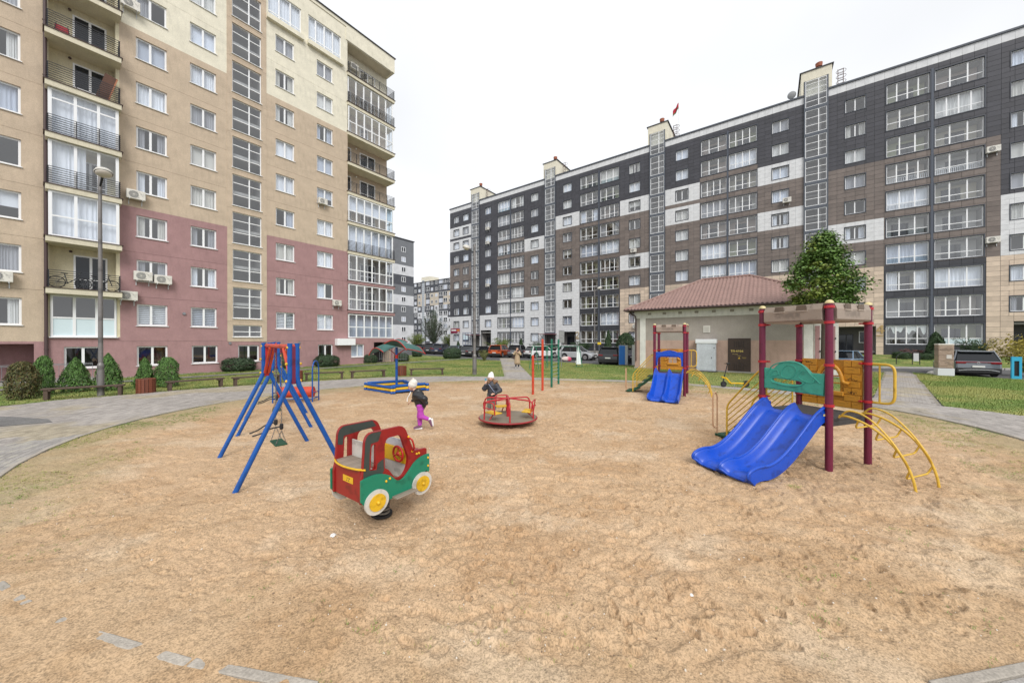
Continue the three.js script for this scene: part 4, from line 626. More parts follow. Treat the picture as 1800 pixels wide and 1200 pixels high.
// swings: two A-frames of twin bent tubes, red cross beam, one flat seat on chains
function swing(label, cx, cz, ax, az) {
  const t = thing('swing', label, 'swing', [cx, 0, cz], Math.atan2(-az, ax), 'blue and red swings'); // local x runs along the beam
  const H = 2.24, sp = 1.6, hw = 0.82;
  for (const s of [-1, 1]) {
    const x = s * 1.055, red = s < 0;
    for (const k of [-1, 1]) {
      const lx = x + s * 0.03;
      obj(t, 'leg', pipe([[lx, H, k * 0.052], [lx, sp, k * 0.052], [lx, -0.12, k * hw]], 0.038, 0.1, 12), P.blue);
    }
    obj(t, 'post_plank', rbox(0.05, 0.62, 0.06, x + s * 0.03, H - 0.36, 0, 0.008, 1), red ? P.red : P.maroon);
    if (red) obj(t, 'post_plank', rbox(0.03, 0.66, 0.16, x - 0.03, H - 0.36, 0, 0.01, 1), P.red);
    obj(t, 'cap_nut', merge([[-0.08, H - 0.07], [0.08, H - 0.07], [-0.1, H - 0.34], [0.1, H - 0.34], [-0.1, H - 0.62], [0.1, H - 0.62]].map(([z, y]) => sph(0.024, x + s * 0.03, y, z, 10, 8))), P.yellow);
    obj(t, 'brace', merge([bar([x, H - 0.62, -0.03], [x - s * 0.5, H - 0.1, -0.03], 0.028, 10), bar([x, H - 0.62, 0.03], [x - s * 0.5, H - 0.1, 0.03], 0.028, 10)]), P.orange);
  }
  obj(t, 'cross_beam', merge([bar([-1.1, H - 0.06, 0], [1.1, H - 0.06, 0], 0.04, 12)]), P.orange);
  const seat = obj(t, 'seat', rbox(0.46, 0.035, 0.2, 0, 0.38, 0, 0.016, 2), P.dkGreen);
  for (const s of [-1, 1]) {
    obj(t, 'hanger', rbox(0.06, 0.1, 0.05, s * 0.25, H - 0.13, 0, 0.012, 1), P.maroon);
    obj(t, 'chain', merge([chainGeo([s * 0.25, H - 0.17, 0], [s * 0.23, 0.66, 0]), chainGeo([s * 0.23, 0.64, 0], [s * 0.2, 0.4, 0.08]), chainGeo([s * 0.23, 0.64, 0], [s * 0.2, 0.4, -0.08])]), P.chain);
    const gp = obj(t, 'rubber_grip', merge([rbox(0.05, 0.11, 0.06, s * 0.232, 0.72, 0, 0.02, 2), smooth([[s * 0.232, 0.72, 0.02], [s * 0.2, 0.7, 0.16], [s * 0.16, 0.63, 0.3], [s * 0.13, 0.6, 0.42]], 0.013, 12, 6)]), P.black);
  }
  return t;
}
swing('nearer blue swing with red cross beam, beside the spring car', -4.37, -6.52, 0.705, 0.71);
swing('farther blue swing with red cross beam, near the orange roller', -6.5, -9.62, 0.55, 0.835);

{ // spring car
  const t = thing('spring_car', 'red and green wooden play car on a coil spring', 'spring rider', [-1.73, 0, -4.62], 0);
  t.rotation.y = 0.95; t.scale.set(1, 0.92, 1.12); t.position.y = 0.03; // local +x is the front of the car
  const SX = 0.74, ob = (p, n, g, m) => obj(p, n, g.scale(SX, 1, 1), m);
  const bodyM = paint([0.31, 0.012, 0.012], 0.4), patch = paint([0.045, 0.062, 0.058], 0.5), gM = paint([0.008, 0.23, 0.14], 0.4), wM = paint([0.66, 0.66, 0.64], 0.5), woodM = paint([0.42, 0.34, 0.27], 0.6, { map: woodTex }), edge = paint([0.3, 0.22, 0.17], 0.7);
  const Y0 = 0.36; // underside of the panels
  const sideShape = () => { const s = new THREE.Shape(); s.moveTo(-0.66, Y0 + 0.02); s.lineTo(-0.66, Y0 + 0.32); s.lineTo(-0.63, Y0 + 0.42); s.lineTo(-0.60, Y0 + 0.78); s.quadraticCurveTo(-0.58, Y0 + 0.90, -0.46, Y0 + 0.905); s.lineTo(0.06, Y0 + 0.90); s.quadraticCurveTo(0.17, Y0 + 0.89, 0.22, Y0 + 0.78); s.lineTo(0.36, Y0 + 0.50); s.lineTo(0.63, Y0 + 0.48); s.quadraticCurveTo(0.66, Y0 + 0.48, 0.66, Y0 + 0.44); s.lineTo(0.66, Y0 + 0.05); s.lineTo(0.3, Y0 + 0.02); s.lineTo(-0.3, Y0); s.closePath();
    const w1 = new THREE.Path(); w1.moveTo(-0.50, Y0 + 0.42); w1.lineTo(-0.48, Y0 + 0.70); w1.quadraticCurveTo(-0.47, Y0 + 0.745, -0.43, Y0 + 0.745); w1.quadraticCurveTo(-0.395, Y0 + 0.745, -0.395, Y0 + 0.70); w1.lineTo(-0.40, Y0 + 0.42); w1.quadraticCurveTo(-0.45, Y0 + 0.39, -0.50, Y0 + 0.42); s.holes.push(w1);
    const w2 = new THREE.Path(); w2.moveTo(-0.24, Y0 + 0.42); w2.lineTo(-0.24, Y0 + 0.68); w2.quadraticCurveTo(-0.23, Y0 + 0.78, -0.14, Y0 + 0.785); w2.lineTo(0.02, Y0 + 0.785); w2.quadraticCurveTo(0.09, Y0 + 0.78, 0.12, Y0 + 0.70); w2.lineTo(0.24, Y0 + 0.44); w2.quadraticCurveTo(0.25, Y0 + 0.27, 0.12, Y0 + 0.19); w2.quadraticCurveTo(0.0, Y0 + 0.15, -0.1, Y0 + 0.27); w2.quadraticCurveTo(-0.16, Y0 + 0.36, -0.24, Y0 + 0.38); s.holes.push(w2); return s; };
  for (const s of [-1, 1]) {
    const sp = ob(t, 'side_panel', ext(sideShape(), 0.03, 0.004).translate(0, 0, s * 0.27 - 0.015), bodyM);
    // worn grey-green repaint on the rear of the roof frame
    const ps = new THREE.Shape(); ps.moveTo(-0.598, Y0 + 0.66); ps.lineTo(-0.592, Y0 + 0.78); ps.quadraticCurveTo(-0.575, Y0 + 0.893, -0.46, Y0 + 0.897); ps.lineTo(s > 0 ? -0.30 : 0.06, Y0 + 0.893); ps.lineTo(s > 0 ? -0.34 : 0.14, Y0 + 0.80); ps.lineTo(-0.36, Y0 + 0.77); ps.lineTo(-0.49, Y0 + 0.76); ps.lineTo(-0.51, Y0 + 0.64); ps.closePath();
    ob(sp, 'paint_patch', ext(ps, 0.002).translate(0, 0, s > 0 ? 0.2895 : -0.2915), patch); ob(sp, 'paint_patch', ext(ps, 0.002).translate(0, 0, s > 0 ? 0.2485 : -0.2505), patch);
    if (s > 0) { ob(sp, 'paint_patch', ext([[-0.62, Y0 + 0.40], [-0.598, Y0 + 0.66], [-0.51, Y0 + 0.64], [-0.515, Y0 + 0.42], [-0.385, Y0 + 0.40], [-0.37, Y0 + 0.48], [-0.26, Y0 + 0.52], [-0.25, Y0 + 0.36], [-0.3, Y0 + 0.3], [-0.5, Y0 + 0.3], [-0.62, Y0 + 0.33]], 0.002).translate(0, 0, 0.2892), patch); }
    const f = new THREE.Shape(); f.moveTo(-0.68, Y0 + 0.06); f.lineTo(-0.68, Y0 + 0.33); f.quadraticCurveTo(-0.5, Y0 + 0.37, -0.34, Y0 + 0.34); f.quadraticCurveTo(-0.16, Y0 + 0.30, -0.06, Y0 + 0.20); f.quadraticCurveTo(0.04, Y0 + 0.12, 0.14, Y0 + 0.18); f.quadraticCurveTo(0.24, Y0 + 0.24, 0.32, Y0 + 0.31); f.quadraticCurveTo(0.48, Y0 + 0.41, 0.69, Y0 + 0.39); f.lineTo(0.69, Y0 + 0.14); f.quadraticCurveTo(0.66, Y0 + 0.10, 0.62, Y0 + 0.16); f.lineTo(0.3, Y0 - 0.02); f.lineTo(-0.18, Y0 - 0.05); f.quadraticCurveTo(-0.22, Y0 - 0.04, -0.22, Y0 + 0.05); f.lineTo(-0.6, Y0 - 0.02); f.closePath();
    ob(t, 'mudguard', ext(f, 0.02, 0.003).translate(0, 0, s > 0 ? 0.2925 : -0.3125), gM);
    for (const x of [-0.42 * SX, 0.5 * SX]) { const z = s > 0 ? 0.326 : -0.326; const w = obj(t, 'wheel', cyl(0.158, 0.158, 0.024, 0, 0, 0, 36).rotateX(Math.PI / 2).translate(x, Y0 + 0.0, z), wM); obj(w, 'hub_disc', cyl(0.108, 0.108, 0.012, 0, 0, 0, 30).rotateX(Math.PI / 2).translate(x, Y0, z + s * 0.019), P.yellow); obj(w, 'hub_cap', sph(0.026, x, Y0, z + s * 0.026, 10, 8), P.yellow); }
    ob(t, 'cap_nut', merge([[-0.17, 0.24], [-0.24, 0.22], [0.47, 0.44], [0.42, 0.44], [0.65, 0.34], [0.65, 0.22], [0.24, 0.72], [0.32, 0.50]].map(([x, y]) => sph(0.018, x, Y0 + y, s * (x > 0.2 && y > 0.42 ? 0.292 : 0.318), 9, 7))), P.yellow);
    ob(t, 'grab_handle', pipe([[0.235, Y0 + 0.71, s * 0.29], [0.26, Y0 + 0.69, s * 0.345], [0.31, Y0 + 0.55, s * 0.345], [0.32, Y0 + 0.5, s * 0.29]], 0.013, 0.04, 8), P.red);
    ob(t, 'footrest', rbox(0.44, 0.022, 0.11, 0.1, Y0 - 0.03, s * 0.35, 0.008, 1), woodM);
  }
  ob(t, 'rear_panel', rbox(0.02, 0.44, 0.5, -0.63, Y0 + 0.24, 0, 0.004, 1), bodyM); ob(t, 'number_plate', rbox(0.006, 0.085, 0.2, -0.644, Y0 + 0.27, 0.02, 0.003, 1), P.yellow);
  { const lm = mat([0.12, 0.1, 0.03], 0.7), b = []; for (const [z, y, w] of [[0.05, 0.285, 0.03], [0.01, 0.285, 0.012], [0.04, 0.255, 0.02], [0.0, 0.255, 0.014]]) b.push(box(0.002, 0.012, w, -0.6485, Y0 + y, z)); ob(t, 'plate_print', merge(b), lm); }
  const shelf = new THREE.Shape(); shelf.moveTo(-0.35, -0.25); shelf.lineTo(-0.62, -0.25); shelf.quadraticCurveTo(-0.78, 0, -0.62, 0.25); shelf.lineTo(-0.35, 0.25); shelf.closePath();
  ob(t, 'rear_seat', ext(shelf, 0.022, 0.003).rotateX(-Math.PI / 2).translate(0, Y0 + 0.44, 0), woodM); ob(t, 'seat_edging', smooth([[-0.6, Y0 + 0.45, -0.31], [-0.67, Y0 + 0.45, -0.2], [-0.71, Y0 + 0.45, 0], [-0.67, Y0 + 0.45, 0.2], [-0.6, Y0 + 0.45, 0.31]], 0.014, 20, 6), P.yellow);
  ob(t, 'seat_back', rbox(0.02, 0.26, 0.5, -0.33, Y0 + 0.56, 0, 0.004, 1), wM); ob(t, 'front_seat', rbox(0.22, 0.02, 0.5, -0.2, Y0 + 0.24, 0, 0.006, 1), wM);
  ob(t, 'floor', rbox(0.9, 0.02, 0.5, 0.1, Y0 + 0.06, 0, 0.004, 1), woodM); ob(t, 'dashboard', rbox(0.03, 0.22, 0.5, 0.3, Y0 + 0.40, 0, 0.005, 1), P.yellow); ob(t, 'fire_wall', rbox(0.02, 0.24, 0.5, 0.31, Y0 + 0.17, 0, 0.004, 1), wM); ob(t, 'windscreen_panel', rbox(0.012, 0.12, 0.44, 0.32, Y0 + 0.57, 0, 0.003, 1), paint([0.55, 0.58, 0.66], 0.5)); ob(t, 'bonnet', rbox(0.3, 0.02, 0.5, 0.48, Y0 + 0.44, 0, 0.005, 1), bodyM); ob(t, 'front_panel', rbox(0.02, 0.36, 0.5, 0.63, Y0 + 0.26, 0, 0.004, 1), bodyM);
  const sw = ob(t, 'steering_wheel', merge([new THREE.TorusGeometry(0.105, 0.016, 8, 28).rotateY(Math.PI / 2 - 0.15), ...[0, 2.1, 4.2].map(a => bar([0, 0, 0], [0, 0.1 * Math.cos(a), 0.1 * Math.sin(a)], 0.01, 6)), sph(0.03)]).translate(0.2, Y0 + 0.45, 0.13), P.red); ob(sw, 'steering_column', bar([0.2, Y0 + 0.45, 0.13], [0.3, Y0 + 0.43, 0.13], 0.03, 10), P.yellow);
  const hx = []; for (let i = 0; i <= 110; i++) { const a = i / 110 * 6.5 * 6.283; hx.push([0.085 * Math.cos(a), -0.02 + 0.34 * i / 110, 0.085 * Math.sin(a)]); }
  obj(t, 'spring', smooth(hx, 0.017, 220, 7), paint([0.22, 0.2, 0.17], 0.55)); obj(t, 'spring_plate', merge([cyl(0.13, 0.13, 0.03, 0, -0.035, 0, 20), rbox(0.3, 0.03, 0.3, 0, 0.335, 0, 0.006, 1)]), P.black);
}

{ // orange roller in a blue frame
  const t = thing('roller_drum', 'orange walking roller between blue arched rails behind the swings', 'roller', [-8.05, 0, -13.0], 0.12);
  const drum = obj(t, 'drum', merge([cyl(0.2, 0.2, 1.2, 0, 0, 0, 28).rotateZ(Math.PI / 2), cyl(0.03, 0.03, 1.42, 0, 0, 0, 8).rotateZ(Math.PI / 2)]).translate(0, 0.36, 0), P.orange);
  for (const s of [-1, 1]) { const x = s * 0.68; obj(t, 'arched_rail', pipe([[x, -0.1, 0.27], [x, 1.3, 0.27], [x, 1.52, 0.13], [x, 1.52, -0.13], [x, 1.3, -0.27], [x, -0.1, -0.27]], 0.024, 0.2, 8), P.blue); obj(t, 'axle_bar', merge([bar([x, 0.36, -0.27], [x, 0.36, 0.27], 0.018, 6), bar([x, 0.14, -0.27], [x, 0.14, 0.27], 0.018, 6)]), P.blue); }
  obj(t, 'base_bar', merge([bar([-0.68, 0.14, 0.27], [0.68, 0.14, 0.27], 0.018, 6), bar([-0.68, 0.14, -0.27], [0.68, 0.14, -0.27], 0.018, 6)]), P.blue);
}
{ // sandbox with a winged canopy
  const t = thing('sandbox', 'blue and yellow log sandbox with a green winged canopy on a post', 'sandbox', [-5.25, 0, -15.85], 0);
  const C = [[-1.38, -0.13], [0.16, 1.06], [1.32, 0.1], [0.0, -1.05]];
  for (let i = 0; i < 4; i++) { const a = C[i], b = C[(i + 1) % 4]; [[0.05, P.blue, 0.05], [0.16, P.yellow, 0.055], [0.28, P.blue, 0.062]].forEach(([y, m, r], k) => { const o = i % 2 ? 0.05 : 0; obj(t, 'log', bar([a[0], y + o, a[1]], [b[0], y + o, b[1]], r, 14), m); }); [[0.07, P.blue], [0.17, P.yellow], [0.3, P.blue]].forEach(([y, m]) => obj(t, 'corner_ball', merge([sph(0.07, a[0] * 1.07, y, a[1] * 1.07), sph(0.07, a[0] * 1.02 + 0.09, y, a[1] * 1.02)]), m)); }
  obj(t, 'sand_fill', (() => { const g = ext(C.map(c => [c[0], -c[1]]), 0.02).rotateX(-Math.PI / 2).translate(0, 0.08, 0); return g; })(), mat([0.48, 0.34, 0.21], 0.97, { map: grainTex, tile: 0.8 }));
  const post = obj(t, 'post', bar([0, -0.1, 0], [0, 1.98, 0], 0.055, 14), P.blue); obj(post, 'post_collar', cyl(0.068, 0.068, 0.16, 0, 1.55, 0, 14), P.red);
  const can = new THREE.Group(); 
  const tilt = (g, s) => g.translate(0, -1.95, 0).rotateX(s < 0 ? 0.3 : -0.2).translate(0, 1.95, 0);
  const wing = (s) => { const n = 16, m = 8, Pp = [], idx = []; for (let i = 0; i <= n; i++) for (let j = 0; j <= m; j++) { const u = i / n, v = j / m - 0.5, x = s * (0.02 + 1.22 * u), y = 1.93 + 0.30 * Math.sin(u * Math.PI * 0.82 + 0.28) - 0.24 * u * u, z = v * (1.5 - 0.35 * u); Pp.push(x, y - 0.06 * v * v, z); } for (let i = 0; i < n; i++) for (let j = 0; j < m; j++) { const a = i * (m + 1) + j; idx.push(a, a + 1, a + m + 1, a + 1, a + m + 2, a + m + 1); } const g = new THREE.BufferGeometry(); g.setAttribute('position', new THREE.Float32BufferAttribute(Pp, 3)); g.setIndex(idx); const t2 = g.clone().translate(0, -0.012, 0); const tn = merge([g, t2]); tn.computeVertexNormals(); return tilt(tn, s).rotateY(-0.5); };
  const edge = (s, v) => { const L = []; for (let i = 0; i <= 14; i++) { const u = i / 14; L.push([s * (0.02 + 1.22 * u), 1.925 + 0.30 * Math.sin(u * Math.PI * 0.82 + 0.28) - 0.24 * u * u - 0.06 * v * v, v * (1.5 - 0.35 * u)]); } return tilt(smooth(L, 0.018, 28, 6), s).rotateY(-0.5); };
  const canM = paint([0.035, 0.14, 0.13], 0.42, { side: THREE.DoubleSide });
  for (const s of [-1, 1]) { const w = obj(t, 'canopy_wing', wing(s), canM); obj(w, 'red_edging', merge([edge(s, 0.5), edge(s, -0.5), tilt(smooth([[s * 1.24, 1.81, -0.57], [s * 1.24, 1.83, 0], [s * 1.24, 1.81, 0.57]], 0.018, 10, 6), s).rotateY(-0.5)]), P.red); obj(t, 'canopy_strut', smooth([[0, 1.6, 0], [s * 0.3, 1.78, 0], [s * 0.75, 1.98, 0]], 0.02, 12, 6).rotateY(-0.5), P.red); }
}
{ // merry-go-round
  const t = thing('merry_go_round', 'round merry-go-round with red rails and yellow seats', 'merry-go-round', [-0.11, 0, -9.65], 0.1);
  obj(t, 'platform', cyl(0.79, 0.79, 0.025, 0, 0.175, 0, 48), paint([0.36, 0.30, 0.22], 0.7, { map: woodTex, tile: 1.1 })); obj(t, 'platform_rim', merge([new THREE.TorusGeometry(0.795, 0.022, 8, 56).rotateX(Math.PI / 2).translate(0, 0.16, 0), cyl(0.16, 0.24, 0.28, 0, 0.02, 0, 20), cyl(0.74, 0.6, 0.05, 0, 0.13, 0, 32)]), paint([0.34, 0.02, 0.03], 0.5));
  obj(t, 'centre_post', cyl(0.045, 0.045, 0.5, 0, 0.43, 0, 14), P.redP);
  for (let i = 0; i < 6; i++) { const a = i * Math.PI / 3 + 0.55, c = Math.cos(a), s = Math.sin(a); obj(t, 'rail', pipe([[0, 0.69, 0], [c * 0.74, 0.66, s * 0.74], [c * 0.76, 0.16, s * 0.76]], 0.021, 0.14, 9), P.redP); }
  for (let i = 0; i < 3; i++) { const a = i * 2.094 + 0.35, c = Math.cos(a), s = Math.sin(a), R = (x, z) => [x * c - z * s, x * s + z * c]; const g = rbox(0.26, 0.03, 0.44, 0, 0, 0, 0.012, 1).rotateY(-a).translate(c * 0.56, 0.37, s * 0.56); obj(t, 'seat', g, P.yellow);
    const q = (x, y, z) => { const [p, w] = R(x, z); return [p, y, w]; }; obj(t, 'seat_back', pipe([q(0.68, 0.34, -0.2), q(0.73, 0.66, -0.2), q(0.73, 0.66, 0.2), q(0.68, 0.34, 0.2)], 0.017, 0.07, 8), P.redP); obj(t, 'seat_bracket', merge([bar(q(0.7, 0.2, 0), q(0.5, 0.36, 0), 0.016, 6), bar(q(0.74, 0.5, -0.2), q(0.74, 0.5, 0.2), 0.014, 6)]), P.redP); }
}
{ // climbing posts with rungs
  const t = thing('climbing_bars', 'row of two orange and two green posts with thin rungs', 'climbing frame', [0, 0, 0], 0);
  const Q = [[0.89, -14.8, 1.62, P.orange], [1.38, -15.75, 2.3, P.orange], [1.92, -16.9, 2.3, P.green], [2.4, -18.0, 2.3, P.green]];
  for (const [x, z, h, m] of Q) { const p = obj(t, 'post', bar([x, -0.15, z], [x, h, z], 0.052, 16), m); obj(p, 'post_cap', sph(0.052, x, h, z, 14, 8), m); }
  const thin = mat([0.55, 0.56, 0.55], 0.35, { metalness: 0.5 });
  obj(t, 'high_bar', bar([Q[1][0], 2.1, Q[1][1]], [Q[2][0], 2.1, Q[2][1]], 0.017, 8), thin); obj(t, 'low_bar', bar([Q[0][0], 1.5, Q[0][1]], [Q[1][0], 1.5, Q[1][1]], 0.014, 8), thin);
  for (let i = 0; i < 11; i++) obj(t, 'rung', bar([Q[2][0], 0.25 + i * 0.185, Q[2][1]], [Q[3][0], 0.25 + i * 0.185, Q[3][1]], 0.013, 8), thin);
}
// slide towers: square deck on four maroon posts, double slide (-z side of local frame is away), stairs, arched climber
function slideTower(name, label, cx, cz, ox, oz, variant) {
  // local +z = slide direction (ox,oz); local +x = arched climber side
  const t = thing(name, label, 'slide', [cx, 0, cz], Math.atan2(ox, oz), 'play towers with twin blue slides');
  const h = 0.57, H = 2.93, D = 0.93;
  for (const [x, z] of [[-h, h], [h, h], [-h, -h], [h, -h]]) {
    const p = obj(t, 'post', bar([x, -0.15, z], [x, H, z], 0.056, 20), P.maroon); obj(p, 'post_cap', new THREE.SphereGeometry(0.064, 16, 8, 0, 6.283, 0, 1.571).translate(x, H, z), P.knob);
    for (const y of [H - 0.06, H - 0.33, 1.86, 1.16]) obj(p, 'clamp', merge([cyl(0.073, 0.073, 0.045, x, y, z, 18), rbox(0.05, 0.03, 0.05, x * 0.87, y, z * 0.87, 0.008, 1)]), P.redP);
  }
  obj(t, 'deck', rbox(1.12, 0.05, 1.12, 0, D - 0.03, 0, 0.01, 1), P.deck); obj(t, 'deck_skirt', merge([boxMM(-0.56, 0.56, D - 0.15, D - 0.056, 0.52, 0.55), boxMM(-0.56, 0.56, D - 0.15, D - 0.056, -0.55, -0.52), boxMM(0.52, 0.55, D - 0.15, D - 0.056, -0.52, 0.52), boxMM(-0.55, -0.52, D - 0.15, D - 0.056, -0.52, 0.52)]), P.deck);
  // battlement beams
  const batt = () => { const pr = [[0, 0.03], [0.03, 0], [0.12, 0], [0.15, 0.05], [0.15, 0.21], [0.11, 0.31], [0.04, 0.31], [0, 0.21]]; const g = ext(pr, 0.98, 0.006).translate(-0.075, 0, -0.49).rotateY(Math.PI / 2); return g; };
  const notch = merge([-0.2, 0.17].flatMap(x => [boxMM(x - 0.085, x + 0.085, 0.19, 0.318, 0.02, 0.078), boxMM(x - 0.1, x + 0.1, 0.182, 0.192, 0.02, 0.084)]));
  for (let i = 0; i < 4; i++) { const b = obj(t, 'battlement', batt(), P.taupe, [Math.sin(i * Math.PI / 2) * h, H - 0.3, Math.cos(i * Math.PI / 2) * h], [0, i * Math.PI / 2, 0]);
    for (const s of [1, -1]) { obj(b, 'crenel', merge([-0.2, 0.18].map(x => ext([[-0.09, 0], [0.09, 0], [0.075, 0.1], [-0.075, 0.1]], 0.012).translate(x, 0.2, s * 0.076 - 0.006))), paint([0.17, 0.13, 0.1], 0.6)); for (const x of [-0.2, 0.18]) obj(b, 'crenel_sill', cached('csill', () => box(0.2, 0.014, 0.02)), P.sill || (P.sill = paint([0.55, 0.48, 0.42], 0.55)), [x, 0.195, s * 0.08]); } }
  // twin slide: lofted cross-section along a side profile
  { const prof = [[0.5, D + 0.0], [0.62, D - 0.015], [0.78, D - 0.10], [1.05, D - 0.31], [1.4, D - 0.58], [1.72, D - 0.76], [1.98, D - 0.83], [2.22, D - 0.83], [2.34, D - 0.86], [2.38, D - 0.90]]; const cv = new THREE.CatmullRomCurve3(prof.map(p => V(p[0], p[1], 0)), false, 'centripetal');
    const cs = []; const hw = 0.52; // across: x, lift of the inner surface
    const lip = (x) => { const a = Math.abs(x); const q = a < 0.26 ? a / 0.26 : (hw - a) / 0.26; const edge = 1 - clamp(q * 2.0 > 1 ? 1 : q * 2.0); const ch = Math.abs(a - 0.26) / 0.26; return 0.165 * Math.pow(clamp((ch - 0.5) / 0.4), 1.5) * (a < 0.26 ? 0.8 : 1) + 0.012 * ch; };
    for (let i = 0; i <= 48; i++) { const x = -hw + 2 * hw * i / 48; cs.push([x, lip(x)]); }
    const N = 44, rows = []; for (let k = 0; k <= N; k++) { const p = cv.getPoint(k / N), tg = cv.getTangent(k / N), nx = -tg.y, ny = tg.x; const up = 1 - 0.25 * sstep(0.9, 1, k / N), topR = 1 + 0.18 * (1 - sstep(0.02, 0.16, k / N)); const row = []; for (const [x, l] of cs) row.push([x, p.y + ny * l * up * topR, p.x + nx * l * up]); for (let i = cs.length - 1; i >= 0; i--) { const x = cs[i][0]; const dn = 0.045; row.push([x * (1.03), p.y - ny * dn, p.x - nx * dn]); } rows.push(row); }
    const Pp = [], idx = [], M2 = rows[0].length; rows.forEach(r => r.forEach(p => Pp.push(...p))); for (let k = 0; k < N; k++) for (let i = 0; i < M2; i++) { const a = k * M2 + i, b = k * M2 + (i + 1) % M2; idx.push(a, a + M2, b, b, a + M2, b + M2); }
    for (const k of [0, N]) for (let i = 0; i < cs.length - 1; i++) { const a = k * M2 + i, b = a + 1, c = k * M2 + M2 - 1 - i, d = c - 1; if (k) idx.push(a, c, b, b, c, d); else idx.push(a, b, c, b, d, c); }
    const g = new THREE.BufferGeometry(); g.setAttribute('position', new THREE.Float32BufferAttribute(Pp, 3)); g.setIndex(idx); g.computeVertexNormals(); g.scale(1, 1, 1);
    const rims = []; for (const x of [-hw, 0, hw]) { const L = []; for (let k = 0; k <= N; k += 2) { const i = Math.round((x + hw) / (2 * hw) * 48), q = rows[k][i]; L.push([q[0], q[1], q[2]]); } rims.push(smooth(L, x ? 0.026 : 0.02, 60, 8)); } { const L = []; for (let i = 0; i <= 48; i += 2) L.push(rows[N][i]); rims.push(smooth(L, 0.022, 60, 8)); }
    const sl = obj(t, 'slide', g, P.slide); obj(sl, 'slide_rim', merge(rims), P.slide); obj(sl, 'slide_hood', merge([-1, 1].map(s => rbox(0.04, 0.16, 0.3, s * 0.515, D + 0.05, 0.56, 0.018, 2))), P.slide); obj(sl, 'maker_plate', rbox(0.004, 0.035, 0.13, 0.538, D + 0.06, 0.6, 0.002, 1), P.knob); }
  // stairs towards local -x with yellow hand rails
  { const L = 0.92; const steps = 4; obj(t, 'stair_string', merge([-0.36, 0.36].map(z => ext([[-0.56, D - 0.02], [-0.56, D - 0.16], [-0.56 - L - 0.12, -0.06], [-0.56 - L - 0.12, 0.06], [-0.56 - L, 0.12]], 0.03).translate(0, 0, z - 0.015))), P.dkGreen);
    for (let i = 0; i < steps; i++) { const k = (i + 1) / (steps + 0.4); obj(t, 'step', rbox(0.26, 0.03, 0.72, -0.6 - L * k, D - (D - 0.05) * k, 0, 0.008, 1), P.dkGreen); }
    obj(t, 'step', rbox(0.3, 0.05, 0.8, -1.66, 0.05, 0, 0.01, 1), P.dkGreen);
    for (const z of [-0.4, 0.4]) { const top = (x) => D + 0.78 - (x + 0.56) / -L * (D - 0.05) * 0.98; const g = [pipe([[-0.57, 1.72, z], [-0.75, 1.66, z], [-0.57 - L, 0.80, z], [-0.57 - L, 0.05, z]], 0.02, 0.12, 8)]; obj(t, 'stair_rail', merge(g), P.yTube); const b = []; for (let i = 1; i < 6; i++) { const dy = i * 0.125; b.push(bar([-0.58, 1.70 - dy, z], [-0.57 - L + 0.0, 0.80 - dy, z], 0.011, 6)); } b.push(bar([-0.6, 0.95, z], [-0.6, 1.7, z], 0.016, 6)); obj(t, 'rail_bars', merge(b), P.yTube); }
    // long paperclip loop rail by the first step
    const lp = paint([0.60, 0.38, 0.24], 0.55), lg = (z) => [pipe([[-1.78, -0.1, z], [-1.78, 0.98, z], [-1.78, 1.08, z + 0.07], [-1.78, 0.98, z + 0.14], [-1.78, 0.28, z + 0.14], [-1.78, 0.2, z + 0.09], [-1.78, 0.24, z + 0.0]], 0.017, 0.06, 8)]; obj(t, 'loop_rail', merge(lg(0.35)), lp); }
  // arched climber towards local +x
  { const arc = (z, r0, r) => { const L = []; for (let i = 0; i <= 14; i++) { const a = i / 14 * 1.5; L.push([0.58 + 0.95 * Math.sin(a), -0.12 + (D + 0.17) * Math.cos(a * 1.0) + (i === 0 ? -0.02 : 0), z]); } return smooth(L, r, 34, 8); };
    for (const z of [-0.36, 0.3]) obj(t, 'climber_arch', arc(z, 0, 0.019), P.yTube);
    for (const z of [-0.36, 0.3]) obj(t, 'climber_rail', smooth([[0.62, D + 0.02, z + 0.1], [0.76, D + 0.16, z + 0.1], [0.98, D + 0.11, z + 0.1], [1.24, D - 0.14, z + 0.1], [1.44, D - 0.46, z + 0.1], [1.46, D - 0.58, z + 0.04]], 0.015, 30, 8), P.yTube);
    for (let i = 0; i < 4; i++) { const a = 0.28 + i * 0.3, x = 0.58 + 0.95 * Math.sin(a), y = -0.12 + (D + 0.17) * Math.cos(a); obj(t, 'climber_rung', pipe([[x, y, -0.36], [x - 0.05, y - 0.14, -0.34], [x - 0.05, y - 0.14, 0.28], [x, y, 0.3]], 0.014, 0.05, 7), P.yTube); } }
  // yellow guard loops on the climber side and a brick-pattern wall
  obj(t, 'guard_rail', merge([pipe([[h + 0.04, 1.86, -h], [h + 0.30, 1.86, -h], [h + 0.36, 1.78, -h], [h + 0.36, 1.24, -h], [h + 0.30, 1.16, -h], [h + 0.04, 1.16, -h]], 0.022, 0.1, 9), bar([h + 0.16, 1.16, -h], [h + 0.16, 1.86, -h], 0.015, 8)]), P.yTube);
  const wall = new THREE.Group();
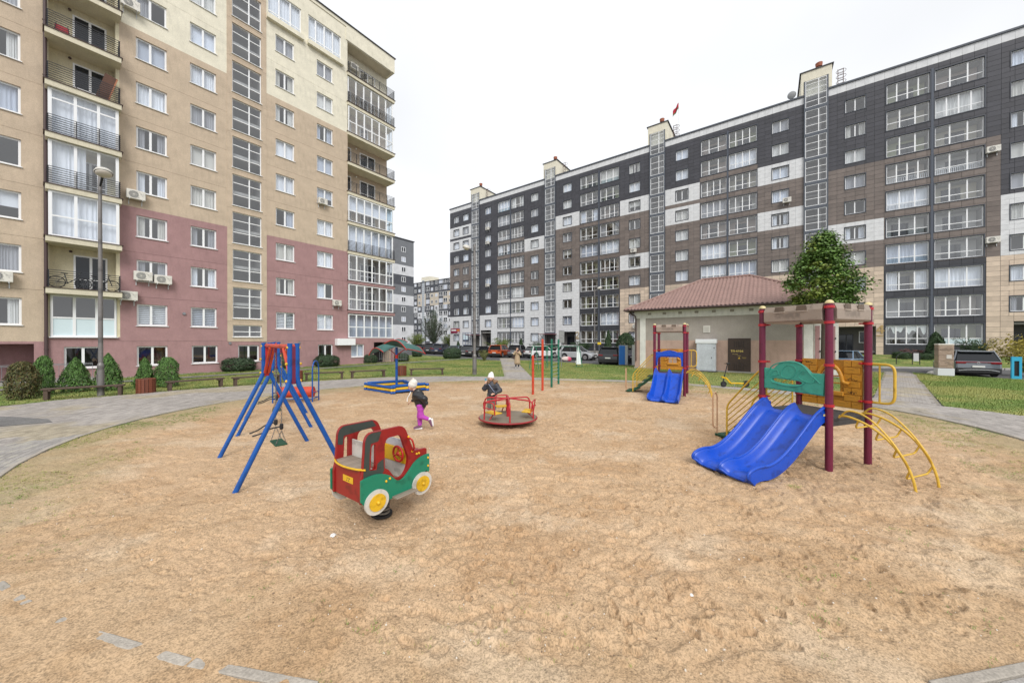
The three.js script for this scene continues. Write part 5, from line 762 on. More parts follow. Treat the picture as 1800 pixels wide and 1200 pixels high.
  { const holes = [], s = new THREE.Shape(); const wy0 = D + 0.06, W2 = 0.5, Hh = 0.92; const pl = obj(t, 'brick_panel', (() => { const sh = new THREE.Shape([[-W2, wy0], [W2, wy0], [W2, wy0 + Hh], [-W2, wy0 + Hh]].map(p => new THREE.Vector2(...p))); const o = new THREE.Path(); o.moveTo(-0.16, wy0 + 0.3); o.lineTo(0.16, wy0 + 0.3); o.lineTo(0.16, wy0 + 0.58); o.absarc(0, wy0 + 0.58, 0.16, 0, Math.PI, false); o.closePath(); sh.holes.push(o); return ext(sh, 0.035, 0.004, [], 10).translate(0, 0, -h - 0.015); })(), paint([0.56, 0.25, 0.02], 0.45));
    const rr = rng(14); for (let row = 0; row < 7; row++) { const bh = Hh / 7, y = wy0 + row * bh, off = (row % 2) * 0.14; for (let x = -W2 - off; x < W2 - 0.02; x += 0.28) { const a = Math.max(x, -W2) + 0.006, b = Math.min(x + 0.28, W2) - 0.006; if (b - a < 0.05) continue; if (b > -0.22 && a < 0.22 && y + bh > wy0 + 0.26 && y < wy0 + 0.8) { for (const [p, q] of [[a, Math.min(b, -0.225)], [Math.max(a, 0.225), b]]) if (q - p > 0.04) obj(pl, 'brick', rbox(1, 1, 1, 0, 0, 0, 0.08, 1), P.ochre, [(p + q) / 2, y + bh / 2, -h + 0.026], undefined, [q - p, bh - 0.012, 0.03]); continue; } obj(pl, 'brick', cached('tbrick', () => rbox(1, 1, 1, 0, 0, 0, 0.08, 1)), P.ochre, [(a + b) / 2, y + bh / 2, -h + 0.026], undefined, [b - a, bh - 0.012, 0.03]); } }
    obj(pl, 'window_frame', merge([smooth([[-0.3, wy0 + 0.42, -h + 0.05], [-0.2, wy0 + 0.5, -h + 0.05], [-0.19, wy0 + 0.62, -h + 0.05], [-0.1, wy0 + 0.78, -h + 0.05], [0.0, wy0 + 0.82, -h + 0.05], [0.1, wy0 + 0.78, -h + 0.05], [0.19, wy0 + 0.62, -h + 0.05], [0.22, wy0 + 0.5, -h + 0.05], [0.32, wy0 + 0.46, -h + 0.05]], 0.035, 40, 8), rbox(0.46, 0.09, 0.06, 0, wy0 + 0.26, -h + 0.04, 0.02, 2), rbox(0.03, 0.5, 0.02, 0, wy0 + 0.52, -h, 0.006, 1), rbox(0.32, 0.025, 0.02, 0, wy0 + 0.46, -h, 0.006, 1), rbox(0.32, 0.025, 0.02, 0, wy0 + 0.6, -h, 0.006, 1)]), P.ochre);
    const ink = mat([0.05, 0.02, 0.01], 0.8), gr = rng(variant + 40), sc = []; for (const [gx, gy, gw] of variant ? [[0.3, wy0 + 0.2, 0.1]] : [[-0.37, wy0 + Hh - 0.07, 0.14], [0.36, wy0 + 0.56, 0.15], [0.36, wy0 + 0.3, 0.14]]) { const L = []; for (let i = 0; i < 15; i++) L.push([gx + (i / 14 - 0.5) * gw + (gr() - 0.5) * 0.02, gy + (gr() - 0.5) * 0.05, -h + 0.0428]); sc.push(smooth(L, 0.0035, 60, 4).scale(1, 1, 1)); } obj(pl, 'scribble', merge(sc), ink); }
  // front panel over the slide
  if (!variant) { const s = new THREE.Shape(); s.moveTo(-0.52, 1.33); s.lineTo(0.50, 1.31); s.lineTo(0.52, 1.70); s.lineTo(0.3, 1.70); s.quadraticCurveTo(0.15, 1.90, -0.04, 1.90); s.quadraticCurveTo(-0.24, 1.89, -0.34, 1.73); s.lineTo(-0.52, 1.74); s.closePath(); const o = new THREE.Path(); o.moveTo(-0.34, 1.485); o.quadraticCurveTo(-0.4, 1.53, -0.3, 1.545); o.lineTo(0.1, 1.53); o.quadraticCurveTo(0.2, 1.51, 0.12, 1.47); o.quadraticCurveTo(-0.1, 1.44, -0.34, 1.485); s.holes.push(o);
    const pn = obj(t, 'bubble_panel', ext(s, 0.04, 0.02, [], 16).translate(0, 0, h - 0.03), P.teal); const rl = (L, r = 0.008) => smooth(L.map(([x, y]) => [x, y, h + 0.032]), r, 40, 6, true);
    obj(pn, 'relief_lines', merge([rl([[-0.40, 1.57], [-0.34, 1.68], [-0.26, 1.70], [-0.24, 1.62], [-0.32, 1.60]]), rl([[-0.18, 1.60], [-0.16, 1.74], [-0.06, 1.82], [0.06, 1.78], [0.06, 1.66], [-0.04, 1.57]]), rl([[0.12, 1.60], [0.16, 1.72], [0.24, 1.72], [0.36, 1.56], [0.32, 1.52]]), smooth([[-0.45, 1.60, h + 0.03], [-0.36, 1.78, h + 0.03], [-0.1, 1.88, h + 0.03], [0.14, 1.85, h + 0.03], [0.32, 1.66, h + 0.03], [0.46, 1.52, h + 0.03]], 0.012, 40, 6), smooth([[-0.36, 1.47, h + 0.03], [-0.1, 1.425, h + 0.03], [0.14, 1.455, h + 0.03], [0.22, 1.52, h + 0.03]], 0.014, 30, 6)]), P.teal);
  } else { const s = new THREE.Shape(); s.moveTo(-0.52, 1.22); s.lineTo(-0.52, 1.80); s.lineTo(-0.3, 1.80); s.quadraticCurveTo(-0.2, 1.86, 0, 1.88); s.quadraticCurveTo(0.2, 1.86, 0.3, 1.80); s.lineTo(0.52, 1.80); s.lineTo(0.52, 1.22); s.lineTo(0.46, 1.22); s.lineTo(0.44, 1.48); s.quadraticCurveTo(0.42, 1.60, 0.28, 1.60); s.lineTo(-0.28, 1.60); s.quadraticCurveTo(-0.42, 1.60, -0.44, 1.48); s.lineTo(-0.46, 1.22); s.closePath(); const o = new THREE.Path(); o.absellipse(0, 1.84, 0.05, 0.014, 0, 6.283); s.holes.push(o); const pn = obj(t, 'arch_panel', ext(s, 0.03, 0.015, [], 14).translate(0, 0, h - 0.02), P.slide); obj(pn, 'arch_bead', smooth([[-0.47, 1.24, h + 0.03], [-0.46, 1.48, h + 0.03], [-0.40, 1.62, h + 0.03], [-0.28, 1.65, h + 0.03], [0.28, 1.65, h + 0.03], [0.40, 1.62, h + 0.03], [0.46, 1.48, h + 0.03], [0.47, 1.24, h + 0.03]], 0.02, 40, 8), P.slide); }
  return t;
}
slideTower('slide_tower', 'nearer play tower with teal bubble panel and twin blue slide', 5.84, -6.77, -0.94, 0.34, 0);
slideTower('slide_tower', 'farther play tower with blue arch panel in front of utility building', 6.8, -14.9, -0.52, 0.855, 1);

// litter on the sand
{ const r = rng(12), wm = mat([0.75, 0.75, 0.74], 0.8), sm = mat([0.06, 0.045, 0.03], 0.9), crumple = (s) => { const g = new THREE.IcosahedronGeometry(s, 2), p = g.attributes.position; for (let i = 0; i < p.count; i++) { const f = 0.7 + 0.6 * hash2(Math.round(p.getX(i) * 900), Math.round(p.getZ(i) * 900 + p.getY(i) * 777), 4); p.setXYZ(i, p.getX(i) * f, p.getY(i) * f * 0.5, p.getZ(i) * f); } g.computeVertexNormals(); return g; };
  for (const [x, z, s, l] of [[-2.1, -4.08, 0.03, 'crumpled white scrap of paper in front of the spring car'], [-2.55, -5.8, 0.012, 'tiny white scrap behind the spring car'], [1.6, -3.1, 0.016, 'small white scrap in the near sand']]) { const m = obj(scene, numbered('paper_scrap'), crumple(s), wm, [x, sandH(x, z) + s * 0.3, z]); tag(m, l, 'litter'); }
  const st = obj(scene, numbered('stick'), smooth([[0, 0, 0], [0.08, 0.008, 0.01], [0.17, 0.004, 0.0], [0.26, 0.01, 0.02]], 0.007, 12, 5), sm, [-3.1, sandH(-3.1, -5.98) + 0.006, -5.98], [0, 0.5, 0]); tag(st, 'short dark stick lying on the sand left of the spring car', 'stick');
}
// ---------------------------------------------------------------- utility building with a hipped tile roof
const util = thing('utility_building', 'low utility building with a hipped pink tile roof and a brown metal door', 'building', [10.1, 0, -28.65], TR);
{
  const B = util, L = 12.3, D = 9.4, Hw = 4.72;
  const up = plasterM([0.40, 0.365, 0.335]), lo = plasterM([0.53, 0.375, 0.315]), wh = plasterM([0.80, 0.80, 0.77]);
  obj(B, 'lower_wall', merge([boxMM(0, 6.58, 0.12, 2.29, -0.3, 0), boxMM(7.82, 11.15, 0.12, 2.29, -0.3, 0), boxMM(0, 0.3, 0.12, 2.29, -D, -0.3), boxMM(L - 0.3, L, 0.12, 2.29, -D, -0.3), boxMM(0.3, L - 0.3, 0.12, 2.29, -D, -D + 0.3)]), lo);
  obj(B, 'upper_wall', merge([boxMM(0, 11.15, 2.38, 4.05, -0.3, 0), boxMM(0, 6.58, 2.29, 2.38, -0.3, 0), boxMM(7.82, 11.15, 2.29, 2.38, -0.3, 0), boxMM(0, 0.3, 2.29, 4.05, -D, -0.3), boxMM(L - 0.3, L, 2.29, 4.05, -D, -0.3), boxMM(0.3, L - 0.3, 2.29, 4.05, -D, -D + 0.3)]), up);
  obj(B, 'cornice', merge([boxMM(-0.03, L + 0.03, 4.05, Hw, -0.3, 0.05), boxMM(-0.03, 0.3, 4.05, Hw, -D, -0.3), boxMM(L - 0.3, L + 0.03, 4.05, Hw, -D, -0.3)]), wh);
  obj(B, 'corner_pilaster', boxMM(0.42, 0.86, 0.12, 4.05, 0, 0.045), wh); obj(B, 'corner_pilaster', boxMM(10.66, 11.12, 0.12, 4.05, 0, 0.045), wh);
  obj(B, 'end_wall', boxMM(11.15, L, 0.12, 4.05, -0.3, 0.02), wh);
  const lv = mat([0.36, 0.2, 0.2], 0.6); for (const [u, v0, v1] of [[11.32, 0.5, 3.2], [11.68, 0.5, 2.65], [12.04, 0.5, 3.15]]) { const d = obj(B, 'narrow_door', boxMM(u - 0.11, u + 0.11, v0, v1, 0.02, 0.06), lv); obj(d, 'hinge', merge([0.7, 1.6, 2.4].map(y => box(0.05, 0.1, 0.05, u + 0.12, y, 0.07))), M.rail); }
  obj(B, 'plinth', boxMM(-0.05, L + 0.05, -0.2, 0.12, -D, 0.06), M.concrete);
  for (let i = 0; i < 9; i++) obj(B, 'air_vent', boxMM(1.05 + i * 1.12, 1.3 + i * 1.12, 4.3, 4.48, 0.05, 0.062), mat([0.3, 0.28, 0.24], 0.8));
  const vs = obj(B, 'vent_panel', boxMM(4.98, 5.42, 2.86, 3.36, 0, 0.05), mat([0.62, 0.60, 0.55], 0.7)); obj(vs, 'vent_slat', merge(Array.from({ length: 7 }, (_, i) => boxMM(5.04, 5.36, 2.92 + i * 0.055, 2.945 + i * 0.055, 0.05, 0.065))), mat([0.5, 0.48, 0.44], 0.7));
  obj(B, 'drain_pipe', merge([smooth([[-0.35, 4.75, 0.45], [-0.3, 4.55, 0.4], [0.05, 4.25, 0.08], [0.1, 4.0, 0.06]], 0.05, 16, 8), bar([0.1, 0.6, 0.06], [0.1, 4.05, 0.06], 0.05, 8)]), M.brownMetal);
  // brown metal door with louvres and stencilled lettering
  const dm = mat([0.055, 0.034, 0.027], 0.55, { map: dirtTex, tile: 1.2 });
  const dr = obj(B, 'door', boxMM(6.58, 7.82, 0.05, 2.38, -0.08, 0.02), dm); const lou = []; for (let i = 0; i < 5; i++) { lou.push(rbox(0.05, 0.42, 0.03, 6.92 + i * 0.13, 2.02, 0.025, 0.01, 1), rbox(0.05, 0.42, 0.03, 6.92 + i * 0.13, 0.42, 0.025, 0.01, 1)); } obj(dr, 'louvre', merge(lou), mat([0.03, 0.02, 0.017], 0.6)); obj(dr, 'door_frame', merge([boxMM(6.53, 6.58, 0.03, 2.43, -0.04, 0.035), boxMM(7.82, 7.87, 0.03, 2.43, -0.04, 0.035), boxMM(6.58, 7.82, 2.38, 2.43, -0.04, 0.035)]), dm); obj(dr, 'door_seam', boxMM(7.196, 7.204, 0.05, 2.38, 0.02, 0.024), M.black || M.rail);
  { const cv = document.createElement('canvas'); cv.width = 256; cv.height = 192; const x = cv.getContext('2d'); x.fillStyle = '#44342d'; x.fillRect(0, 0, 256, 192); x.fillStyle = '#dcc46a'; x.font = 'bold 46px sans-serif'; x.fillText('ТП-4104', 10, 50); x.font = '19px sans-serif'; x.fillText('РУ 0,4кВ', 36, 92); x.fillText('10кВ', 104, 118); x.beginPath(); x.moveTo(112, 158); x.lineTo(144, 158); x.lineTo(128, 130); x.closePath(); x.fillStyle = '#e3b92e'; x.fill(); x.fillStyle = '#8f7c3c'; for (let i = 0; i < 5; i++) x.fillRect(160 + i * 4, 132 + i * 5, 70 - i * 8, 3);
    const tx = new THREE.CanvasTexture(cv); tx.colorSpace = THREE.SRGBColorSpace; const g = new THREE.PlaneGeometry(1.1, 0.82).translate(7.2, 1.27, 0.026); g.userData.uvDone = true; obj(dr, 'stencil_lettering', g, mat([1, 1, 1], 0.6, { map: tx })); }
  // roof: four tiled slopes
  const tile = mat([0.33, 0.205, 0.175], 0.62, { map: grainTex, tile: 2 });
  function slope(e0, e1, r0, r1) { const a = V(...e0), b = V(...e1), c = V(...r0), d = V(...r1); const ex = b.clone().sub(a).normalize(), up2 = c.clone().sub(a); const n = ex.clone().cross(up2).normalize(); if (n.y < 0) n.negate(); const sl = up2.clone().sub(ex.clone().multiplyScalar(up2.dot(ex))), SL = sl.length(), EL = a.distanceTo(b); const nc = Math.round(SL / 0.36), nt = nc * 4, ns = Math.round(EL / 0.055), P2 = [], idx = [];
    for (let j = 0; j <= nt; j++) for (let i = 0; i <= ns; i++) { const t = j / nt, s = i / ns, p = a.clone().lerp(c, t).lerp(b.clone().lerp(d, t), s), x = p.clone().sub(a).dot(ex), f = (t * nc) % 1; const o = 0.034 * Math.sin(x / 0.26 * 6.283) + 0.06 * (1 - f) * (j < nt ? 1 : 0); p.addScaledVector(n, o); P2.push(p.x, p.y, p.z); }
    for (let j = 0; j < nt; j++) for (let i = 0; i < ns; i++) { const q = j * (ns + 1) + i; idx.push(q, q + 1, q + ns + 1, q + 1, q + ns + 2, q + ns + 1); } const g = new THREE.BufferGeometry(); g.setAttribute('position', new THREE.Float32BufferAttribute(P2, 3)); g.setIndex(idx); g.computeVertexNormals(); return g; }
  const o = 0.65, ey = 4.72, ry = 7.45, R0 = [4.3, ry, -D / 2], R1 = [7.6, ry, -D / 2], A = [-o, ey, o], Bc = [L + o, ey, o], Cc = [L + o, ey, -D - o], Dd = [-o, ey, -D - o];
  const ridge = (p, q) => { const L2 = [], n = Math.max(2, Math.round(V(...p).distanceTo(V(...q)) / 0.33)); for (let i = 0; i < n; i++) { const a = V(...p).lerp(V(...q), i / n), b = V(...p).lerp(V(...q), (i + 1.12) / n); L2.push(bar([a.x, a.y + 0.03, a.z], [b.x, b.y + 0.05, b.z], 0.1, 8)); } return merge(L2); };
  obj(B, 'roof_slope', slope(A, Bc, R0, R1), tile); obj(B, 'roof_slope', slope(Bc, Cc, R1, R1.slice()), tile); obj(B, 'roof_slope', slope(Dd, A, R0, R0.slice()), tile); obj(B, 'roof_slope', slope(Cc, Dd, R1, R0), tile);
  for (const [p, q] of [[A, R0], [Bc, R1], [Cc, R1], [Dd, R0], [R0, R1]]) obj(B, 'ridge_tiles', ridge(p, q), tile);
  obj(B, 'eaves', merge([boxMM(-o, L + o, ey - 0.1, ey - 0.03, -D - o, o)]), mat([0.075, 0.05, 0.045], 0.6)); obj(B, 'gutter', merge([bar([-o, ey - 0.03, o + 0.03], [L + o, ey - 0.03, o + 0.03], 0.06, 8), bar([-o - 0.03, ey - 0.03, o], [-o - 0.03, ey - 0.03, -D - o], 0.06, 8)]), M.brownMetal);
  // rear wing with its own small roof
  obj(B, 'rear_wing', boxMM(0.8, 5.2, 0, 4.9, -D - 6, -D), up); obj(B, 'roof_slope', slope([0.2, 5.4, -D + 0.4], [6.2, 5.4, -D + 0.4], [1.6, 6.9, -D - 3], [5.6, 6.9, -D - 3]), tile); obj(B, 'wing_gable', ext([[0.5, 4.9], [5.6, 4.9], [5.3, 6.8], [1.8, 6.8]], 3).translate(0, 0, -D - 5.5), up);
}
{ const c = thing('electrical_cabinet', 'white metal cabinet standing against the utility building wall', 'cabinet', local2world(util, 5.22, 0, 0.36), TR); const wm = mat([0.64, 0.68, 0.74], 0.42, { map: grainTex, tile: 1.5 });
  obj(c, 'body', rbox(1.22, 2.05, 0.5, 0, 1.12, 0, 0.02, 1), wm); obj(c, 'hood', rbox(1.34, 0.3, 0.6, 0, 2.22, 0, 0.03, 1), mat([0.74, 0.76, 0.79], 0.4)); const d = obj(c, 'door', rbox(0.98, 1.85, 0.02, -0.08, 1.1, 0.258, 0.008, 1), wm); obj(d, 'door_handle', rbox(0.03, 0.12, 0.04, 0.36, 1.05, 0.28, 0.008, 1), M.rail); obj(c, 'lock_box', rbox(0.06, 0.08, 0.02, 0.52, 1.75, 0.26, 0.006, 1), M.rail); obj(c, 'base', boxMM(-0.66, 0.66, -0.05, 0.1, -0.32, 0.32), mat([0.06, 0.06, 0.065], 0.8)); }

// ---------------------------------------------------------------- foliage
function leaves(list, seed, tone) { // list of [x,y,z,size,nx,ny,nz]
  const n = list.length, P2 = new Float32Array(n * 18), C = new Float32Array(n * 18), r = rng(seed); let k = 0;
  const a = V(), b = V(), u = V();
  for (const [x, y, z, s, nx, ny, nz, asp = 0.55] of list) {
    u.set(nx + (r() - 0.5) * 1.1, ny + (r() - 0.5) * 1.1, nz + (r() - 0.5) * 1.1).normalize(); a.set(r() - 0.5, r() - 0.5, r() - 0.5).cross(u).normalize(); b.crossVectors(u, a);
    const w = s * asp, tip = [x + a.x * s, y + a.y * s, z + a.z * s], base = [x - a.x * s, y - a.y * s, z - a.z * s], f = s * 0.22, l = [x + b.x * w + u.x * f, y + b.y * w + u.y * f, z + b.z * w + u.z * f], q = [x - b.x * w + u.x * f, y - b.y * w + u.y * f, z - b.z * w + u.z * f];
    const t = tone(r, x, y, z); for (const p of [base, l, tip, base, tip, q]) { P2[k] = p[0]; P2[k + 1] = p[1]; P2[k + 2] = p[2]; C[k] = t[0]; C[k + 1] = t[1]; C[k + 2] = t[2]; k += 3; }
  }
  const g = new THREE.BufferGeometry(); g.setAttribute('position', new THREE.BufferAttribute(P2, 3)); g.setAttribute('color', new THREE.BufferAttribute(C, 3)); g.computeVertexNormals(); return g;
}
const leafM = mat([1, 1, 1], 0.6, { vertexColors: true, side: THREE.DoubleSide }), barkM = mat([0.13, 0.10, 0.075], 0.95, { map: woodTex, bumpMap: grainBump, bumpScale: 0.01, tile: 0.5 });
function shrubGeo(kind, seed) {
  const r = rng(seed), L = [];
  if (kind === 'cone' || kind === 'egg' || kind === 'slim') for (let i = 0; i < 5200; i++) { const t = Math.pow(r(), 0.8), a = r() * 6.283, lump = 0.5 + 0.95 * fbm(Math.cos(a) * 3.2 + 5, t * 8 + Math.sin(a) * 3.2, 3, seed); const prof = kind === 'egg' ? Math.sqrt(clamp(1 - ((t - 0.36) / 0.66) ** 2)) : kind === 'slim' ? Math.pow(1 - t, 0.8) * 0.9 + 0.05 : Math.pow(1 - t, 0.62) * (0.75 + 0.25 * Math.min(1, t * 5)), R = 0.5 * prof * lump * (0.62 + 0.38 * Math.sqrt(r())); L.push([R * Math.cos(a), 0.03 + t * 0.97, R * Math.sin(a), 0.022 + 0.03 * r(), Math.cos(a) * 0.6, 0.5, Math.sin(a) * 0.6, 0.42]); }
  else if (kind === 'ball') for (let i = 0; i < 6500; i++) { const a = r() * 6.283, c = r() * 1.75 - 0.75, s = Math.sqrt(Math.max(0, 1 - c * c)), lump = 0.78 + 0.42 * fbm(Math.cos(a) * 4 + 4, c * 4 + Math.sin(a) * 4, 3, seed), R = lump * (0.74 + 0.26 * Math.pow(r(), 0.5)); const sq = (v) => Math.sign(v) * Math.pow(Math.abs(v), 0.75); L.push([0.5 * R * sq(s * Math.cos(a)), 0.42 + 0.5 * R * sq(c), 0.5 * R * sq(s * Math.sin(a)), 0.02 + 0.022 * r(), s * Math.cos(a), c, s * Math.sin(a)]); }
  else for (let st = 0; st < 34; st++) { const a = r() * 6.283, sp = 0.12 + 0.4 * r(), h = 0.6 + 0.4 * r(); for (let i = 0; i < 95; i++) { const t = 0.12 + 0.88 * r(), R = sp * Math.pow(t, 1.3); L.push([R * Math.cos(a) + (r() - 0.5) * 0.15, h * t * (1 - 0.25 * sp * t), R * Math.sin(a) + (r() - 0.5) * 0.15, 0.018 + 0.02 * r(), Math.cos(a), 0.5, Math.sin(a), 0.4]); } }
  return L;
}
const tones = { dark: (r) => { const k = 0.55 + 0.8 * r(); return [0.036 * k, 0.072 * k, 0.024 * k]; }, fresh: (r) => { const k = 0.35 + 1.3 * r(); return [0.085 * k, 0.175 * k, 0.038 * k]; }, olive: (r) => { const k = 0.5 + 0.9 * r(), b = r() < 0.35 ? 1.5 : 1; return [0.085 * k * b, 0.092 * k, 0.026 * k]; }, box: (r) => { const k = 0.35 + 1.3 * r(); return [0.045 * k, 0.08 * k, 0.036 * k]; }, yellow: (r) => { const k = 0.6 + 0.8 * r(); return [0.30 * k, 0.25 * k, 0.04 * k]; }, lime: (r) => { const k = 0.55 + 0.8 * r(); return [0.13 * k, 0.17 * k, 0.03 * k]; }, wine: (r) => { const k = 0.5 + 0.9 * r(); return [0.16 * k, 0.07 * k, 0.06 * k]; }, pale: (r) => { const k = 0.6 + 0.7 * r(); return [0.16 * k, 0.17 * k, 0.06 * k]; } };
const shrubCache = {};
function shrub(name, label, cat, x, z, w, h, kind, tone, group, y = 0) {
  const key = kind + tone; const g = shrubCache[key] || (shrubCache[key] = [1, 2].map(i => leaves(shrubGeo(kind, i * 31 + key.length), i * 7, tones[tone]))); const i = Math.floor(Math.abs(x * 7.3 + z * 3.1)) % 2;
  const t = thing(name, label, cat, [x, y, z], x * 3.7 + z, group); t.scale.set(w, h, w);
  obj(t, 'foliage', g[i], leafM); obj(t, 'stem', cached('stem', () => merge([bar([0, -0.05, 0], [0.02, 0.5, 0.01], 0.035, 7, 0.02), bar([0.01, 0.1, 0], [0.18, 0.45, 0.05], 0.02, 5, 0.01), bar([0, 0.1, 0], [-0.15, 0.42, -0.1], 0.02, 5, 0.01)])), barkM); return t;
}
const TH = 'thuja shrubs behind the benches', RB = 'clipped round shrubs along the block';
shrub('thuja_shrub', 'sparse olive-brown thuja at the far left behind the first bench', 'shrub', -18.9, -13.45, 0.85, 1.45, 'egg', 'olive', TH);
shrub('thuja_shrub', 'slim leggy green thuja just right of the olive-brown one', 'shrub', -19.6, -14.6, 0.62, 1.62, 'egg', 'fresh', TH);
shrub('thuja_shrub', 'broad conical green thuja left of the near lamp post', 'shrub', -19.3, -15.4, 1.05, 1.5, 'cone', 'fresh', TH);
shrub('thuja_shrub', 'conical green thuja directly behind the near lamp post', 'shrub', -18.3, -15.8, 0.98, 1.68, 'cone', 'fresh', TH);
shrub('thuja_shrub', 'conical green thuja behind the left-hand litter bin', 'shrub', -17.5, -16.6, 0.85, 1.45, 'cone', 'fresh', TH);
shrub('thuja_shrub', 'rounded green thuja just right of the left-hand litter bin', 'shrub', -16.8, -17.0, 0.92, 1.45, 'egg', 'fresh', TH);
shrub('round_shrub', 'widest clipped round shrub, left of the swings', 'shrub', -20.2, -25.8, 1.95, 1.1, 'ball', 'box', RB);
shrub('round_shrub', 'clipped round shrub seen behind the swing frame', 'shrub', -18.6, -28.3, 1.2, 1.1, 'ball', 'box', RB);
shrub('round_shrub', 'clipped round shrub just right of the swings by the burgundy wall', 'shrub', -16.1, -30.3, 1.85, 1.1, 'ball', 'box', RB);
shrub('round_shrub', 'small clipped round shrub left of the sandbox canopy', 'shrub', -14.2, -34.8, 1.4, 0.98, 'ball', 'box', RB);
shrub('round_shrub', 'clipped round shrub under the sandbox canopy', 'shrub', -11.9, -37.6, 1.55, 1.0, 'ball', 'box', RB);
shrub('round_shrub', 'farthest small round shrub right of the sandbox canopy', 'shrub', -13.2, -48.5, 1.4, 1.1, 'ball', 'box', RB);
shrub('round_shrub', 'large clipped round shrub left of the far lamp post', 'shrub', -7.45, -43.4, 2.1, 1.5, 'ball', 'box', RB);
shrub('leafy_bush', 'pale green loose bush right of the far lamp post', 'bush', -3.05, -38.6, 1.5, 1.35, 'bush', 'pale');
shrub('leafy_bush', 'bright lime bush in front of the black-panelled wall', 'bush', -2.0, -57, 5.0, 2.9, 'bush', 'lime');
shrub('thuja_shrub', 'tiny dark cone thuja by the white garage wall', 'shrub', -9.6, -62, 1.3, 2.2, 'slim', 'dark', TH);
shrub('thuja_shrub', 'small cone thuja between ground-floor windows behind the parked cars', 'shrub', 1.5, -57.5, 1.4, 2.6, 'slim', 'dark', TH);
shrub('thuja_shrub', 'slim pointed thuja behind the black car by the entrance', 'shrub', 14.1, -51, 1.7, 3.7, 'slim', 'dark', TH);
shrub('leafy_bush', 'dark leafy bush behind the silver car', 'bush', 10.4, -52.5, 4.0, 2.4, 'bush', 'dark');
shrub('leafy_bush', 'low dark bush behind the orange car', 'bush', 4.2, -57, 3.4, 2.3, 'bush', 'dark');
shrub('round_shrub', 'round dark shrub behind the blue cabinet', 'shrub', 16.0, -49, 2.6, 3.3, 'egg', 'dark', RB);
shrub('thuja_shrub', 'conical thuja on the bank by the number 4 entrance', 'shrub', 40.1, -33.0, 1.9, 2.75, 'cone', 'dark', TH, 0.3);
for (const [x, z, w, h, t, l] of [[37.6, -33.6, 1.3, 0.9, 'dark', 'low dark cushion shrub nearest the number 4 entrance'], [38.7, -32.8, 1.3, 0.8, 'dark', 'second low dark cushion shrub left of the bank thuja'], [39.2, -34.2, 2.0, 1.3, 'wine', 'wine-red bushy shrub behind the cushion shrubs'], [40.9, -32.3, 1.6, 0.95, 'dark', 'low dark cushion shrub at the foot of the bank thuja']]) shrub('cushion_shrub', l, 'shrub', x, z, w, h, t === 'wine' ? 'bush' : 'ball', t, 'shrubs on the planted bank', 0.35);
shrub('leafy_bush', 'young loose shrub behind the wrapped parcel stack', 'bush', 41.6, -31.5, 2.3, 2.6, 'bush', 'dark', undefined, 0.3);
shrub('leafy_bush', 'big yellowing bush at the right edge behind the blue charger', 'bush', 33.0, -22.3, 3.6, 2.9, 'bush', 'yellow');
shrub('leafy_bush', 'yellow-green bush far off below the distant block', 'bush', -25.2, -92, 6, 4.4, 'bush', 'lime');
shrub('leafy_bush', 'yellowish bush beside the corner of the panel-clad block', 'bush', -15.5, -84, 4, 4.2, 'bush', 'lime');
{ // maple
  const t = thing('maple_tree', 'young broad-leaved tree with a dense green crown behind the near tower', 'tree', [17.75, 0, -19.9], 0), r = rng(71), sx = 0.76, L = [], limbs = [bar([0, -0.1, 0], [0.03, 3.0, 0], 0.13, 10, 0.1), bar([0.03, 3.0, 0], [0, 5.6, 0], 0.1, 8, 0.05), bar([0, 5.6, 0], [-0.1, 7.6, 0], 0.05, 6, 0.015)];
  for (let c = 0; c < 150; c++) { const q = Math.pow(r(), 1.15), y = 4.3 + q * 4.0, rad = 2.25 * (q < 0.22 ? 0.72 + 0.28 * q / 0.22 : Math.pow(1 - (q - 0.22) / 0.8, 0.8)), a = r() * 6.283, R = rad * Math.sqrt(0.25 + 0.75 * r()), x = sx * R * Math.cos(a), z = sx * R * Math.sin(a); if (c % 4 === 0) limbs.push(bar([0.02, y - 1.1 * R / 2, 0], [x * 0.85, y - 0.1, z * 0.85], 0.028, 5, 0.008)); const s0 = 0.28 + 0.22 * r(), dark = r(); for (let i = 0; i < 95; i++) { const g1 = (r() + r() + r() - 1.5), g2 = (r() + r() + r() - 1.5), g3 = (r() + r() + r() - 1.5); L.push([x + g1 * s0 * 1.3, y + g2 * s0 * 0.8, z + g3 * s0 * 1.3, 0.055 + 0.04 * r(), g1 * 0.5, 0.8, g3 * 0.5, 0.75]); } }
  obj(t, 'crown', leaves(L, 3, (q, x, y) => { const k = 0.55 + 0.75 * q(), n = fbm(x * 1.1 + 3, y * 1.1, 2, 9); return n > 0.62 ? [0.19 * k, 0.25 * k, 0.04 * k] : [0.11 * k, 0.205 * k, 0.036 * k]; }), leafM); obj(t, 'trunk', merge(limbs), barkM);
}
